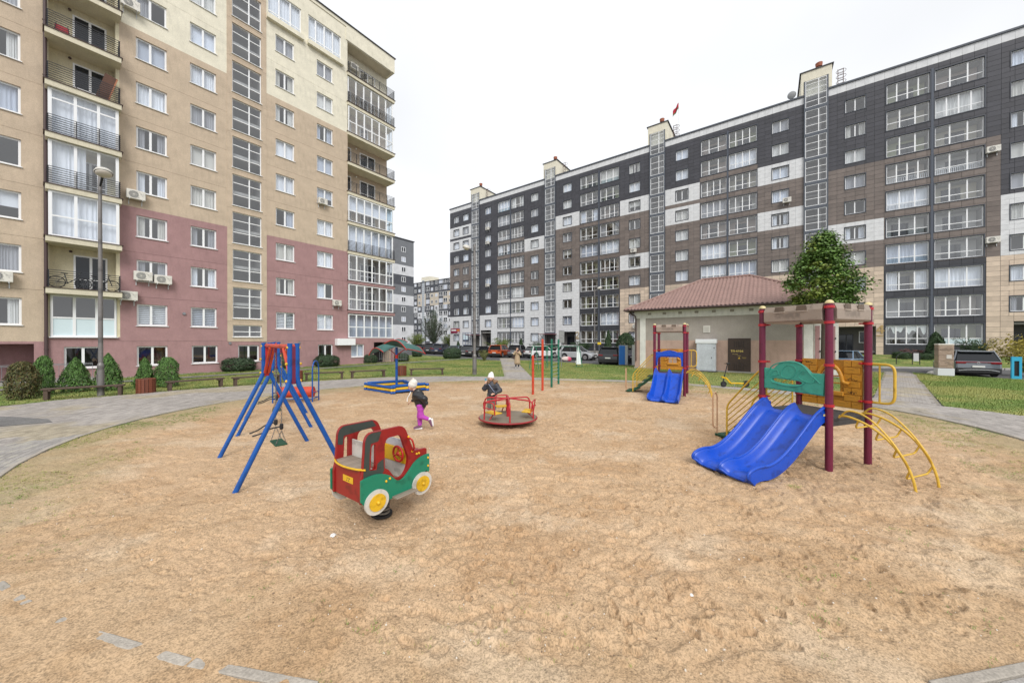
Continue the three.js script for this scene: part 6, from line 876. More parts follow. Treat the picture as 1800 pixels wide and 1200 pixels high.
{ // feathery tree between the blocks
  const t = thing('feathery_tree', 'feathery grey-green tree standing between the apartment blocks', 'tree', [-16.9, 0, -75], 0), r = rng(171), L = [], limbs = [bar([0, -0.2, 0], [0, 3, 0], 0.2, 8, 0.15)];
  for (let c = 0; c < 90; c++) { const a = r() * 6.283, sp = 0.4 + 3.4 * r(), h = 4.5 + 4.5 * (1 - sp / 4.2) + r(); limbs.push(bar([0, 1 + r() * 2, 0], [sp * Math.cos(a), h * 0.9, sp * Math.sin(a)], 0.035, 4, 0.01)); for (let i = 0; i < 70; i++) { const u = 0.2 + 0.8 * r(), R = sp * Math.pow(u, 1.1); L.push([R * Math.cos(a) + (r() - 0.5) * 0.4, 1 + (h - 1) * u + (r() - 0.5) * 0.3, R * Math.sin(a) + (r() - 0.5) * 0.4, 0.09 + 0.07 * r(), Math.cos(a), 0.6, Math.sin(a), 0.3]); } }
  obj(t, 'crown', leaves(L, 5, (q) => { const k = 0.5 + 0.8 * q(); return [0.075 * k, 0.105 * k, 0.06 * k]; }), leafM); obj(t, 'trunk', merge(limbs), barkM);
}

// ---------------------------------------------------------------- benches, bins, lamps
{ const bm = mat([0.15, 0.10, 0.075], 0.85, { map: woodTex, bumpMap: woodTex, bumpScale: 0.004, tile: 0.6 });
  const B = [[-17.76, -13.3, -16.3, -14.5, 'low wooden bench at the far left in front of the near lamp post'], [-15.33, -15.6, -14.3, -17.1, 'low wooden bench just right of the left-hand litter bin'], [-13.74, -17.3, -12.55, -18.75, 'low wooden bench partly behind the swing legs'], [-11.56, -19.6, -10.01, -20.5, 'low wooden bench behind the blue arched roller'], [-9.54, -20.8, -8.03, -21.8, 'low wooden bench just left of the sandbox post'], [-6.5, -22.5, -4.6, -23.0, 'low wooden bench right of the sandbox post behind the running child']];
  for (const [x0, z0, x1, z1, l] of B) { const len = Math.hypot(x1 - x0, z1 - z0), t = thing('bench', l, 'bench', [(x0 + x1) / 2, 0, (z0 + z1) / 2], Math.atan2(-(z1 - z0), x1 - x0), 'low benches along the path'); obj(t, 'seat_plank', rbox(len + 0.25, 0.055, 0.17, 0, 0.43, -0.095, 0.008, 1), bm); obj(t, 'seat_plank', rbox(len + 0.25, 0.055, 0.17, 0, 0.43, 0.095, 0.008, 1), bm); for (const s of [-1, 1]) for (const q of [-1, 1]) obj(t, 'leg', rbox(0.11, 0.42, 0.1, s * len / 2, 0.195, q * 0.1, 0.008, 1), bm); obj(t, 'cross_bar', merge([box(0.06, 0.05, 0.36, -len / 2 + 0.1, 0.375, 0), box(0.06, 0.05, 0.36, len / 2 - 0.1, 0.375, 0)]), bm); } }
{ const wm = [0.9, 1, 1.12].map(t => mat([0.27 * t, 0.075 * t, 0.035 * t], 0.6, { map: woodTex, tile: 0.5 }));
  for (const [x, z, l] of [[-15.76, -15.0, 'red-brown slatted litter bin between the first two benches at left'], [-11.7, -18.9, 'red-brown slatted litter bin behind the swings'], [-7.1, -22.4, 'red-brown slatted litter bin behind the sandbox post']]) { const t = thing('litter_bin', l, 'bin', [x, 0, z], 0.5, 'slatted litter bins'); for (let i = 0; i < 16; i++) { const a = i / 16 * 6.283; obj(t, 'slat', cached('binslat', () => rbox(0.1, 0.6, 0.03, 0, 0.33, 0, 0.006, 1)), wm[i % 3], [0.29 * Math.cos(a), 0, 0.29 * Math.sin(a)], [0, -a + Math.PI / 2, 0]); } obj(t, 'liner', merge([new THREE.CylinderGeometry(0.265, 0.25, 0.54, 24, 1, true).translate(0, 0.34, 0), cyl(0.25, 0.25, 0.02, 0, 0.08, 0, 24)]), mat([0.16, 0.16, 0.17], 0.6, { side: THREE.DoubleSide })); obj(t, 'rim', new THREE.TorusGeometry(0.285, 0.02, 6, 32).rotateX(Math.PI / 2).translate(0, 0.63, 0), wm[1]); } }
function lampPost(label, x, z, h, armA, r = 0.08) { const t = thing('lamp_post', label, 'lamp post', [x, 0, z], armA, 'grey street lamps'); const pm = mat([0.24, 0.235, 0.24], 0.5, { metalness: 0.4, map: dirtTex, tile: 2 });
  obj(t, 'pole', merge([cyl(r * 1.6, r * 1.7, 1.35, 0, 0.6, 0, 16), cyl(r * 1.0, r * 1.6, 0.12, 0, 1.33, 0, 16), cyl(r * 0.82, r * 1.15, h - 1.39, 0, 1.39 + (h - 1.39) / 2, 0, 16)]), pm); obj(t, 'hatch', rbox(0.1, 0.3, 0.02, 0, 0.75, r * 1.66, 0.006, 1), pm);
  obj(t, 'arm', bar([0, h - 0.55, 0], [0.55, h - 0.18, 0], 0.035, 8), M.rail); const hd = obj(t, 'lamp_head', new THREE.LatheGeometry([[0, 0.2], [0.1, 0.19], [0.22, 0.13], [0.27, 0.02], [0.255, 0.0]].map(p => new THREE.Vector2(...p)), 24).rotateZ(0.35).translate(0.62, h - 0.16, 0), mat([0.55, 0.53, 0.48], 0.45, { side: THREE.DoubleSide })); obj(hd, 'glass_bowl', new THREE.SphereGeometry(0.235, 20, 8, 0, 6.283, 1.571, 1.571).scale(1, 0.55, 1).rotateZ(0.35).translate(0.62, h - 0.16, 0), mat([0.62, 0.58, 0.5], 0.2)); return t; }
lampPost('tall grey lamp post at left behind the first bench', -16.82, -14.25, 9.1, -0.55, 0.064);
lampPost('grey lamp post on the lawn left of the walkway', -2.47, -23.0, 8.6, 2.75, 0.085);
lampPost('thin far lamp post in front of the white and charcoal wall', 9.6, -40.5, 8.5, 0.2, 0.07);

// ---------------------------------------------------------------- cars
const tyreM = mat([0.016, 0.016, 0.017], 0.85), rimM = mat([0.38, 0.39, 0.4], 0.35, { metalness: 0.6 }), carGlass = mat([0.012, 0.014, 0.017], 0.06), trimM = mat([0.02, 0.02, 0.022], 0.6), tailM = mat([0.22, 0.008, 0.012], 0.25), headM = mat([0.6, 0.62, 0.64], 0.15), plateM = mat([0.72, 0.72, 0.7], 0.5);
function car(label, x, z, ax, az, col, o = {}) {
  const L = o.L || 4.5, W = o.W || 1.84, H = o.H || 1.62, sed = o.sedan, t = thing('parked_car', label, 'car', [x, o.y || 0, z], Math.atan2(-az, ax), 'parked cars');
  const pm = mat(col, 0.28, { clearcoat: 0.8, clearcoatRoughness: 0.08, metalness: o.metal ?? 0.25 }), hl = L / 2, belt = H * 0.6, gh = 0.19; // local +x = front
  const wr = 0.34, fx = hl - 0.86, rx = -hl + 0.84;
  const s = new THREE.Shape(); s.moveTo(-hl + 0.06, gh + 0.14); s.lineTo(-hl, 0.55); s.lineTo(-hl + 0.03, belt - 0.14); s.quadraticCurveTo(-hl + 0.05, belt + 0.0, -hl + 0.2, belt + 0.03);
  if (sed) { s.lineTo(-hl + 0.75, belt + 0.06); s.lineTo(hl - 1.35, belt); } else s.lineTo(hl - 1.25, belt); s.quadraticCurveTo(hl - 0.35, belt - 0.08, hl - 0.1, belt - 0.28); s.quadraticCurveTo(hl, belt - 0.42, hl - 0.01, 0.5); s.lineTo(hl - 0.08, gh + 0.08); s.lineTo(fx + wr + 0.06, gh); s.absarc(fx, wr, wr + 0.06, -0.4, Math.PI + 0.4, false); s.lineTo(rx + wr + 0.06, gh); s.absarc(rx, wr, wr + 0.06, -0.4, Math.PI + 0.4, false); s.closePath();
  const body = ext(s, W - 0.2, 0.1, [], 8); body.translate(0, 0, -(W - 0.2) / 2); obj(t, 'body', body, pm);
  // glasshouse
  const rb = sed ? -hl + 0.55 : -hl + 0.1, rt = sed ? -hl + 1.25 : -hl + 0.55, ft = hl - 2.05, fb = hl - 1.22, hw0 = W / 2 - 0.06, hw1 = W / 2 - 0.25, yb = belt - 0.02, yt = H - 0.05;
  const fr = (i0) => { const P8 = [[rb, yb, -hw0], [fb, yb, -hw0], [fb, yb, hw0], [rb, yb, hw0], [rt, yt, -hw1], [ft, yt, -hw1], [ft, yt, hw1], [rt, yt, hw1]]; const F = [[0, 4, 5, 1], [1, 5, 6, 2], [2, 6, 7, 3], [3, 7, 4, 0], [4, 7, 6, 5]], Pp = []; for (const f of F) for (const k of [f[0], f[1], f[2], f[0], f[2], f[3]]) Pp.push(...P8[k]); const g = new THREE.BufferGeometry(); g.setAttribute('position', new THREE.Float32BufferAttribute(Pp, 3)); g.computeVertexNormals(); return g; };
  const gl = obj(t, 'glasshouse', fr(), carGlass);
  obj(t, 'roof', rbox(ft - rt + 0.25, 0.07, hw1 * 2 + 0.07, (ft + rt) / 2, yt + 0.015, 0, 0.03, 2), pm);
  for (const q of [-1, 1]) { const bm = [0.07, 0.03]; obj(t, 'pillar', beam([fb - 0.02, yb, q * hw0], [ft, yt, q * hw1], 0.05, 0.07), pm); obj(t, 'pillar', beam([(fb + rb) / 2 + 0.05, yb, q * (hw0 + 0.005)], [(ft + rt) / 2 + 0.03, yt, q * (hw1 + 0.005)], 0.04, 0.08), trimM); obj(t, 'pillar', beam([rb + (sed ? 0.05 : 0.22), yb, q * hw0], [rt + 0.1, yt, q * hw1], 0.06, sed ? 0.12 : 0.28), pm);
    obj(t, 'side_mirror', rbox(0.16, 0.13, 0.2, fb - 0.22, belt + 0.07, q * (W / 2 + 0.06), 0.04, 2), pm); obj(t, 'sill', box(L - 2.3, 0.12, 0.05, 0.02, gh + 0.06, q * (W / 2 - 0.01)), trimM); obj(t, 'door_handle', merge([rbox(0.18, 0.025, 0.03, -0.35, belt - 0.13, q * (W / 2 + 0.002), 0.01, 1), rbox(0.18, 0.025, 0.03, 0.72, belt - 0.13, q * (W / 2 + 0.002), 0.01, 1)]), pm);
    obj(t, 'tail_light', rbox(0.12, 0.13, 0.42, -hl + 0.05, belt - 0.1, q * (W / 2 - 0.24), 0.03, 2), tailM); obj(t, 'headlight', rbox(0.3, 0.13, 0.34, hl - 0.2, belt - 0.26, q * (W / 2 - 0.2), 0.04, 2), headM);
    for (const wx of [fx, rx]) { const w = obj(t, 'wheel', cyl(wr, wr, 0.21, 0, 0, 0, 22).rotateX(Math.PI / 2).translate(wx, wr, q * (W / 2 - 0.1)), tyreM); obj(w, 'rim', merge([cyl(0.23, 0.23, 0.02, 0, 0, 0, 18).rotateX(Math.PI / 2).translate(wx, wr, q * (W / 2 + 0.006)), ...[0, 1, 2, 3, 4].map(i => box(0.42, 0.035, 0.03).rotateZ(i * 0.628).translate(wx, wr, q * (W / 2 + 0.014)))]), rimM); } }
  obj(t, 'rear_bumper', rbox(0.2, 0.34, W - 0.06, -hl + 0.06, 0.38, 0, 0.06, 2), o.darkBumper === false ? pm : trimM); obj(t, 'front_bumper', rbox(0.2, 0.22, W - 0.1, hl - 0.09, 0.34, 0, 0.06, 2), trimM); obj(t, 'grille', rbox(0.06, 0.14, W * 0.5, hl - 0.01, belt - 0.38, 0, 0.02, 1), trimM);
  obj(t, 'rear_plate', rbox(0.02, 0.11, 0.5, -hl - 0.035, 0.64, 0, 0.004, 1), plateM); obj(t, 'front_plate', rbox(0.02, 0.11, 0.5, hl + 0.03, 0.42, 0, 0.004, 1), plateM);
  if (!sed) obj(t, 'spoiler', rbox(0.26, 0.05, hw1 * 2 - 0.02, rt - 0.06, yt + 0.0, 0, 0.02, 1), pm);
  obj(t, 'underbody', box(L - 0.5, 0.16, W - 0.5, 0, gh + 0.02, 0), trimM);
  if (o.detail) { obj(t, 'light_strip', rbox(0.03, 0.05, W - 0.7, -hl + 0.0, belt - 0.06, 0, 0.01, 1), tailM); obj(t, 'badge', new THREE.TorusGeometry(0.055, 0.01, 6, 20).rotateY(Math.PI / 2).translate(-hl - 0.01, belt - 0.1, 0), headM); obj(t, 'bumper_trim', merge([smooth([[-hl - 0.045, 0.36, -0.8], [-hl - 0.06, 0.42, -0.5], [-hl - 0.06, 0.43, 0.5], [-hl - 0.045, 0.36, 0.8]], 0.018, 20, 6)]), headM); obj(t, 'roof_antenna', rbox(0.12, 0.06, 0.03, rt + 0.3, yt + 0.07, 0, 0.012, 1), trimM); }
  return t;
}
const AX = 0.595, AZ = -0.804;
car('grey crossover seen from behind at the right edge of the lawn', 30.75, -23.7, 0.62, -0.785, [0.16, 0.175, 0.20], { detail: true, L: 4.55, W: 1.86, H: 1.62 });
car('black crossover beside the blue cabinet, tail towards the lawn', 9.9, -34.6, 0.42, -0.91, [0.012, 0.013, 0.016], { H: 1.66, L: 4.6 });
car('dark purple car behind the blue cabinet', 13.0, -36.2, 0.5, -0.87, [0.03, 0.018, 0.05], { sedan: true, H: 1.5 });
car('silver crossover seen from the side behind the green frame', 7.8, -41.2, 0.80, 0.595, [0.52, 0.54, 0.57], { H: 1.6, L: 4.35 });
car('white car mostly hidden behind the silver crossover', 8.0, -45.2, 0.8, 0.595, [0.75, 0.75, 0.75], { H: 1.65, metal: 0 });
car('white crossover with its tail left of the orange posts', 3.9, -45.6, 0.86, -0.5, [0.78, 0.78, 0.78], { H: 1.6, metal: 0, L: 4.6 });
car('grey crossover behind the walking woman', 0.9, -47.6, 0.3, -0.95, [0.11, 0.115, 0.13], { H: 1.68 });
car('bright orange crossover among the parked cars', -1.6, -48.6, 0.35, -0.94, [0.55, 0.09, 0.012], { H: 1.66 });
car('black saloon just left of the orange crossover', -4.3, -49.6, 0.6, -0.8, [0.012, 0.012, 0.014], { sedan: true, H: 1.48, L: 4.8 });
car('dark car right of the far lamp post facing the lawn', -6.4, -51.3, -0.2, 0.98, [0.02, 0.02, 0.024], { H: 1.58 });
car('teal-grey car left of the far lamp post facing the lawn', -8.7, -53.5, -0.25, 0.97, [0.16, 0.24, 0.26], { sedan: true, H: 1.5 });
car('dark blue car at the left of the parked row', -11.6, -58.6, 0.3, -0.95, [0.02, 0.03, 0.07], { H: 1.7 });
car('black off-roader second from the left of the parked row', -13.6, -61, 0.3, -0.95, [0.014, 0.014, 0.016], { H: 1.78 });
car('black car at the left end of the parked row', -15.6, -61.8, 0.3, -0.95, [0.012, 0.012, 0.015], { H: 1.6 });
car('pale blue-grey car in front of the number 4 entrance', 26.2, -27.4, 0.85, -0.53, [0.16, 0.26, 0.38], { sedan: true, H: 1.5, y: 0.0 });
car('dark car behind the white crossover', 6.2, -50.5, 0.8, 0.595, [0.02, 0.022, 0.025], { H: 1.7 });

// ---------------------------------------------------------------- smaller things on the lawns and by the road
{ const gm = paint([0.02, 0.23, 0.13], 0.45);
  const t = thing('exercise_frame', 'tall green tube frame on the far lawn with ring hoops', 'exercise frame', [0, 0, 0], 0);
  obj(t, 'arched_end', pipe([[1.35, -0.1, -27.3], [1.55, 1.7, -27.3], [1.72, 1.95, -27.3], [1.9, 1.7, -27.3], [2.1, -0.1, -27.3]], 0.025, 0.18, 8), gm); obj(t, 'post', bar([2.75, -0.1, -28.2], [2.8, 1.85, -28.2], 0.03, 8), gm); obj(t, 'post', bar([2.95, -0.1, -28.8], [2.95, 1.85, -28.8], 0.03, 8), gm); obj(t, 'top_bar', bar([1.72, 1.78, -27.3], [5.7, 1.78, -29.9], 0.022, 8), gm); obj(t, 'post', bar([5.5, -0.1, -29.9], [5.62, 1.8, -29.9], 0.03, 8), gm); obj(t, 'post', bar([6.05, -0.1, -29.9], [5.75, 1.8, -29.9], 0.03, 8), gm); obj(t, 'foot_bar', bar([5.5, 0.06, -29.9], [6.05, 0.06, -29.9], 0.022, 8), gm); obj(t, 'ring', new THREE.TorusGeometry(0.12, 0.018, 6, 18).translate(2.85, 1.5, -28.5), gm);
  const c = obj(scene, numbered('white_sheet'), (() => { const g = new THREE.PlaneGeometry(1, 1.5, 24, 12), p = g.attributes.position; for (let i = 0; i < p.count; i++) { const v = (p.getY(i) + 0.75) / 1.5, x = p.getX(i) * lerp(0.42, 0.22, v); p.setXYZ(i, x, p.getY(i) + 1.0, 0.05 * Math.sin(x * 40) + (1 - v) * 0.25); } g.computeVertexNormals(); return g; })(), mat([0.74, 0.78, 0.78], 0.7, { side: THREE.DoubleSide }), [5.68, 0, -29.95]); tag(c, 'white sheet hanging from the green frame', 'sheet');
  const pk = obj(scene, numbered('pink_bag'), (() => { const g = new THREE.SphereGeometry(0.5, 20, 14), p = g.attributes.position; for (let i = 0; i < p.count; i++) { const f = 0.8 + 0.4 * fbm(p.getX(i) * 4 + 3, p.getY(i) * 4 + p.getZ(i) * 3, 3, 8); p.setXYZ(i, p.getX(i) * f * 1.2, Math.max(-0.2, p.getY(i) * f * 0.6) + 0.2, p.getZ(i) * f * 0.7); } g.computeVertexNormals(); vcol(g, (x, y) => x > 0.15 ? [0.62, 0.09, 0.16] : [0.6, 0.5, 0.46]); return g; })(), mat([1, 1, 1], 0.6, { vertexColors: true }), [6.0, 0, -38.3]); tag(pk, 'pink and pale soft bag lying at the lawn edge by the silver car', 'bag');
  const bn = thing('park_bench', 'small slatted bench with green legs behind the orange posts', 'bench', [2.1, 0, -27.6], 0.5); for (let i = 0; i < 3; i++) obj(bn, 'slat', rbox(0.75, 0.04, 0.1, 0, 0.46, -0.13 + i * 0.13, 0.008, 1), i === 1 ? M.rail : mat([0.5, 0.5, 0.48], 0.6)); for (const s of [-1, 1]) obj(bn, 'leg', merge([bar([s * 0.28, -0.05, -0.13], [s * 0.28, 0.45, -0.13], 0.022, 6), bar([s * 0.28, -0.05, 0.13], [s * 0.28, 0.45, 0.13], 0.022, 6)]), paint([0.1, 0.3, 0.03], 0.5));
  const ib = thing('notice_board', 'grey notice board on a thin pole by the entrance', 'sign', [4.24, 0, -29.9], 0.3); obj(ib, 'pole', bar([0, -0.1, 0], [0, 3.05, 0], 0.03, 8), M.metalGrey); obj(ib, 'board', rbox(0.5, 1.0, 0.04, 0, 2.6, 0.03, 0.01, 1), mat([0.3, 0.31, 0.33], 0.6, { map: dirtTex, tile: 0.6 })); obj(ib, 'board_frame', merge([box(0.54, 0.03, 0.06, 0, 3.11, 0.03), box(0.54, 0.03, 0.06, 0, 2.09, 0.03)]), M.metalGrey);
  const bc = thing('blue_cabinet', 'tall blue and grey cabinet standing left of the utility building', 'cabinet', [10.3, 0, -32.4], TR + 0.3); obj(bc, 'body', rbox(0.8, 1.78, 0.6, 0.05, 0.94, 0, 0.02, 1), mat([0.42, 0.45, 0.48], 0.5)); obj(bc, 'blue_front', rbox(0.52, 1.74, 0.03, -0.06, 0.93, 0.312, 0.008, 1), mat([0.008, 0.16, 0.58], 0.4)); obj(bc, 'base', box(0.78, 0.06, 0.56, 0.05, 0.03, 0), M.concrete);
  const gc = thing('grey_cabinet', 'narrow pale grey cabinet at the left corner of the utility building', 'cabinet', [10.15, 0, -29.6], TR); gc.position.set(11.05, 0, -31.4); obj(gc, 'body', rbox(0.34, 1.85, 0.5, 0, 0.95, 0, 0.015, 1), mat([0.52, 0.54, 0.57], 0.45)); obj(gc, 'plinth', box(0.36, 0.1, 0.52, 0, 0.04, 0), M.concrete); obj(gc, 'door_handle', rbox(0.02, 0.1, 0.03, 0.1, 1.0, 0.26, 0.006, 1), M.rail);
  const ys = thing('yellow_sign', 'small yellow sign on a short post behind the black crossover', 'sign', [12.4, 0, -49.5], 0); obj(ys, 'plate', rbox(0.5, 0.34, 0.03, 0, 1.85, 0, 0.01, 1), mat([0.7, 0.5, 0.02], 0.5)); obj(ys, 'post', bar([0, -0.05, -0.03], [0, 1.95, -0.03], 0.03, 6), M.metalGrey);
}
{ // yellow kick scooter lying on its stand
  const t = thing('kick_scooter', 'yellow and black electric kick scooter parked on the path', 'scooter', [10.75, 0.04, -16.75], -0.05); const ym = paint([0.78, 0.50, 0.01], 0.35);
  for (const x of [-0.56, 0.5]) { const w = obj(t, 'wheel', merge([new THREE.TorusGeometry(0.1, 0.045, 10, 22).translate(x, 0.145, 0)]), tyreM); obj(w, 'rim', cyl(0.07, 0.07, 0.06, 0, 0, 0, 16).rotateX(Math.PI / 2).translate(x, 0.145, 0), trimM); }
  obj(t, 'deck', rbox(0.62, 0.06, 0.17, 0.04, 0.19, 0, 0.02, 2), ym); obj(t, 'neck', merge([beam([-0.24, 0.2, 0], [-0.48, 0.46, 0], 0.08, 0.07), beam([-0.46, 0.42, 0], [-0.66, 0.5, 0], 0.08, 0.06)]), ym); obj(t, 'steering_tube', merge([bar([-0.6, 0.2, 0], [-0.5, 0.62, 0], 0.026, 8), bar([-0.5, 0.62, 0], [-0.38, 1.12, 0], 0.022, 8)]), trimM); obj(t, 'handlebar', merge([bar([-0.38, 1.12, -0.26], [-0.38, 1.12, 0.26], 0.016, 8), rbox(0.12, 0.05, 0.14, -0.36, 1.14, 0, 0.02, 2), bar([-0.38, 1.12, 0.2], [-0.44, 1.2, 0.26], 0.012, 6)]), trimM); obj(t, 'mudguard', rbox(0.26, 0.03, 0.1, 0.5, 0.31, 0, 0.012, 1), trimM); obj(t, 'side_stand', bar([-0.1, 0.17, 0.06], [-0.16, 0.05, 0.2], 0.012, 6), M.metalGrey);
}
{ // parcel stack, charger, posts and rack by the road
  const pl = thing('parcel_stack', 'tall parcel stack wrapped in brown film on a white pallet box', 'parcels', [27.7, 0, -22.35], -0.62); const fm = mat([0.46, 0.345, 0.28], 0.3, { map: dirtTex, bumpMap: grainBump, bumpScale: 0.03, tile: 1.5, clearcoat: 0.4 });
  obj(pl, 'wrapped_load', (() => { const g = new RoundedBoxGeometry(0.66, 1.5, 0.66, 8, 0.05), p = g.attributes.position; for (let i = 0; i < p.count; i++) { const y = p.getY(i), k = 1 + 0.09 * (fbm(y * 6 + 3, p.getX(i) * 3, 3, 6) - 0.5); p.setXYZ(i, p.getX(i) * k, y, p.getZ(i) * k); } g.computeVertexNormals(); return g.translate(0, 1.27, 0); })(), fm); obj(pl, 'top_cover', rbox(0.68, 0.1, 0.68, 0, 2.02, 0, 0.04, 2), mat([0.62, 0.58, 0.52], 0.4)); for (let i = 0; i < 4; i++) obj(pl, 'film_fold', smooth([[-0.33, 0.75 + i * 0.31, 0.325], [-0.08, 0.66 + i * 0.34, 0.335], [0.14, 0.8 + i * 0.3, 0.333], [0.33, 0.7 + i * 0.33, 0.325]], 0.014, 20, 5), fm); obj(pl, 'label_sheet', rbox(0.22, 0.24, 0.006, 0.12, 1.25, 0.345, 0.002, 1), mat([0.62, 0.58, 0.55], 0.5)); obj(pl, 'pallet_box', rbox(0.7, 0.46, 0.7, 0, 0.28, 0, 0.01, 1), mat([0.66, 0.68, 0.72], 0.6)); obj(pl, 'pallet', box(0.68, 0.06, 0.68, 0, 0.02, 0), trimM);
  const ch = thing('charging_post', 'light blue slotted charging post at the right edge of the lawn', 'charging post', [29.45, 0, -20.35], -0.75); const bm = mat([0.04, 0.42, 0.68], 0.4); obj(ch, 'frame', ext(rectPath(-0.18, 0.18, 0, 1.32), 0.16, 0.008, [rectPath(-0.085, 0.085, 0.2, 1.08)]).translate(0, 0, -0.08), bm); obj(ch, 'core', boxMM(-0.085, 0.085, 0.2, 1.08, -0.05, 0.03), trimM);
  for (const [x, z, l] of [[29.6, -24.2, 'left of two red flexible road posts by the parcel stack'], [29.9, -23.7, 'right of two red flexible road posts by the parcel stack'], [24.0, -27.4, 'red flexible road post behind the near tower guard rail']]) { const t = thing('road_post', l, 'bollard', [x, 0, z], 0, 'red flexible road posts'); obj(t, 'post', merge([cyl(0.04, 0.05, 0.8, 0, 0.4, 0, 12), cyl(0.13, 0.15, 0.04, 0, 0.01, 0, 16)]), mat([0.5, 0.025, 0.02], 0.5)); obj(t, 'reflective_band', merge([cyl(0.046, 0.046, 0.07, 0, 0.6, 0, 12), cyl(0.05, 0.05, 0.06, 0, 0.4, 0, 12)]), mat([0.72, 0.72, 0.7], 0.4)); }
  for (const [x, z, l] of [[28.9, -23.9, 'white painted half-round stone at the end of the right walkway'], [25.6, -25.3, 'white painted half-round stone left of the right walkway'], [6.9, -36.5, 'white painted stone at the lawn edge in front of the silver crossover']]) { const s = obj(scene, numbered('white_stone'), new THREE.SphereGeometry(0.3, 18, 8, 0, 6.283, 0, 1.571).scale(1, 0.7, 1), mat([0.66, 0.66, 0.64], 0.8, { map: dirtTex, tile: 0.6 }), [x, -0.01, z]); tag(s, l, 'stone', 'white painted stones'); }
  const br = thing('bicycle_rack', 'dark arched rail with a small poster by the bank', 'rack', [34.9, 0.1, -30.6], -0.3); obj(br, 'hoop', merge([pipe([[-0.9, 0, 0], [-0.9, 0.85, 0], [-0.4, 1.15, 0], [0.7, 1.2, 0], [0.7, 0, 0]], 0.03, 0.3, 8), bar([0.2, 0, 0], [0.2, 1.18, 0], 0.025, 6)]), M.rail); obj(br, 'poster', rbox(0.36, 0.7, 0.02, 0.45, 0.72, 0, 0.004, 1), mat([0.5, 0.5, 0.52], 0.5));
}
// ---------------------------------------------------------------- people
// distance field of tapered capsules [a, ra, b, rb] joined smoothly, meshed on a grid
function sdfGeo(bones, k, cell) {
  const lo = [1e9, 1e9, 1e9], hi = [-1e9, -1e9, -1e9]; for (const [a, ra, b, rb] of bones) for (let i = 0; i < 3; i++) { lo[i] = Math.min(lo[i], a[i] - ra, b[i] - rb); hi[i] = Math.max(hi[i], a[i] + ra, b[i] + rb); }
  const c = lo.map((l, i) => (l + hi[i]) / 2), half = Math.max(...lo.map((l, i) => (hi[i] - l) / 2)) + cell * 3 + k * 0.3, res = Math.min(150, Math.ceil(half * 2 / cell));
  const mc = new MarchingCubes(res, new THREE.MeshBasicMaterial(), false, false, 160000), hs = res / 2; mc.isolation = 0;
  const pre = bones.map(([a, ra, b, rb]) => { const d = [b[0] - a[0], b[1] - a[1], b[2] - a[2]]; return { a, ra, rb, d, l: d[0] * d[0] + d[1] * d[1] + d[2] * d[2] || 1e-9 }; });
  for (let z = 0; z < res; z++) for (let y = 0; y < res; y++) for (let x = 0; x < res; x++) {
    const px = c[0] + (x - hs) / hs * half, py = c[1] + (y - hs) / hs * half, pz = c[2] + (z - hs) / hs * half; let s = 1e3;
    for (const q of pre) { const ex = px - q.a[0], ey = py - q.a[1], ez = pz - q.a[2], t = clamp((ex * q.d[0] + ey * q.d[1] + ez * q.d[2]) / q.l), fx = ex - q.d[0] * t, fy = ey - q.d[1] * t, fz = ez - q.d[2] * t, d = Math.sqrt(fx * fx + fy * fy + fz * fz) - (q.ra + (q.rb - q.ra) * t); if (s > 100) s = d; else { const h = clamp(0.5 + 0.5 * (s - d) / k); s = s + (d - s) * h - k * h * (1 - h); } }
    mc.field[x + y * res + z * res * res] = -s;
  }
  mc.update(); const n = mc.count, g = new THREE.BufferGeometry(); g.setAttribute('position', new THREE.BufferAttribute(mc.positionArray.slice(0, n * 3), 3));
  g.scale(half, half, half).translate(...c); const w = mergeVertices(g, cell * 0.02); w.computeVertexNormals();
  { const p = w.attributes.position, nn = w.attributes.normal; let s = 0; for (let i = 0; i < p.count; i += 7) s += nn.getX(i) * (p.getX(i) - c[0]) + nn.getY(i) * (p.getY(i) - c[1]) + nn.getZ(i) * (p.getZ(i) - c[2]); if (s < 0) { const ix = w.index.array; for (let i = 0; i < ix.length; i += 3) { const t = ix[i]; ix[i] = ix[i + 1]; ix[i + 1] = t; } w.computeVertexNormals(); } }
  return w.toNonIndexed();
}
const add3 = (a, b, s = 1) => [a[0] + b[0] * s, a[1] + b[1] * s, a[2] + b[2] * s];
function frame3(dir, up) { const f = V(...dir).normalize(), r = f.clone().cross(V(...up)).normalize(), u = r.clone().cross(f); return (x, y, z) => [r.x * x + u.x * y + f.x * z, r.y * x + u.y * y + f.y * z, r.z * x + u.z * y + f.z * z]; }
function handBones(w, dir, palm, s, thumb = 1, curl = 0.5) { // wrist, pointing direction, palm normal
  const F = frame3(dir, palm), at = (x, y, z) => add3(w, F(x * s, y * s, z * s)), L = [[at(0, 0, 0), 0.02 * s, at(-0.018, 0, 0.075), 0.015 * s], [at(0, 0, 0), 0.02 * s, at(0.018, 0, 0.075), 0.014 * s], [at(0, 0, 0.01), 0.02 * s, at(0, 0, 0.07), 0.017 * s]];
  [[-0.03, 0.06], [-0.011, 0.07], [0.009, 0.066], [0.028, 0.05]].forEach(([x, l]) => { const k = at(x, 0, 0.082), m = at(x * 1.05, l * 0.3 * curl, 0.082 + l * 0.5), e = at(x * 1.05, l * 0.85 * curl, 0.082 + l * (1 - 0.45 * curl)); L.push([k, 0.0092 * s, m, 0.0085 * s], [m, 0.0085 * s, e, 0.007 * s]); });
  L.push([at(-0.02 * thumb, 0.004, 0.02), 0.012 * s, at(-0.05 * thumb, 0.018, 0.05), 0.0095 * s], [at(-0.05 * thumb, 0.018, 0.05), 0.0095 * s, at(-0.055 * thumb, 0.03, 0.078), 0.008 * s]); return L;
}
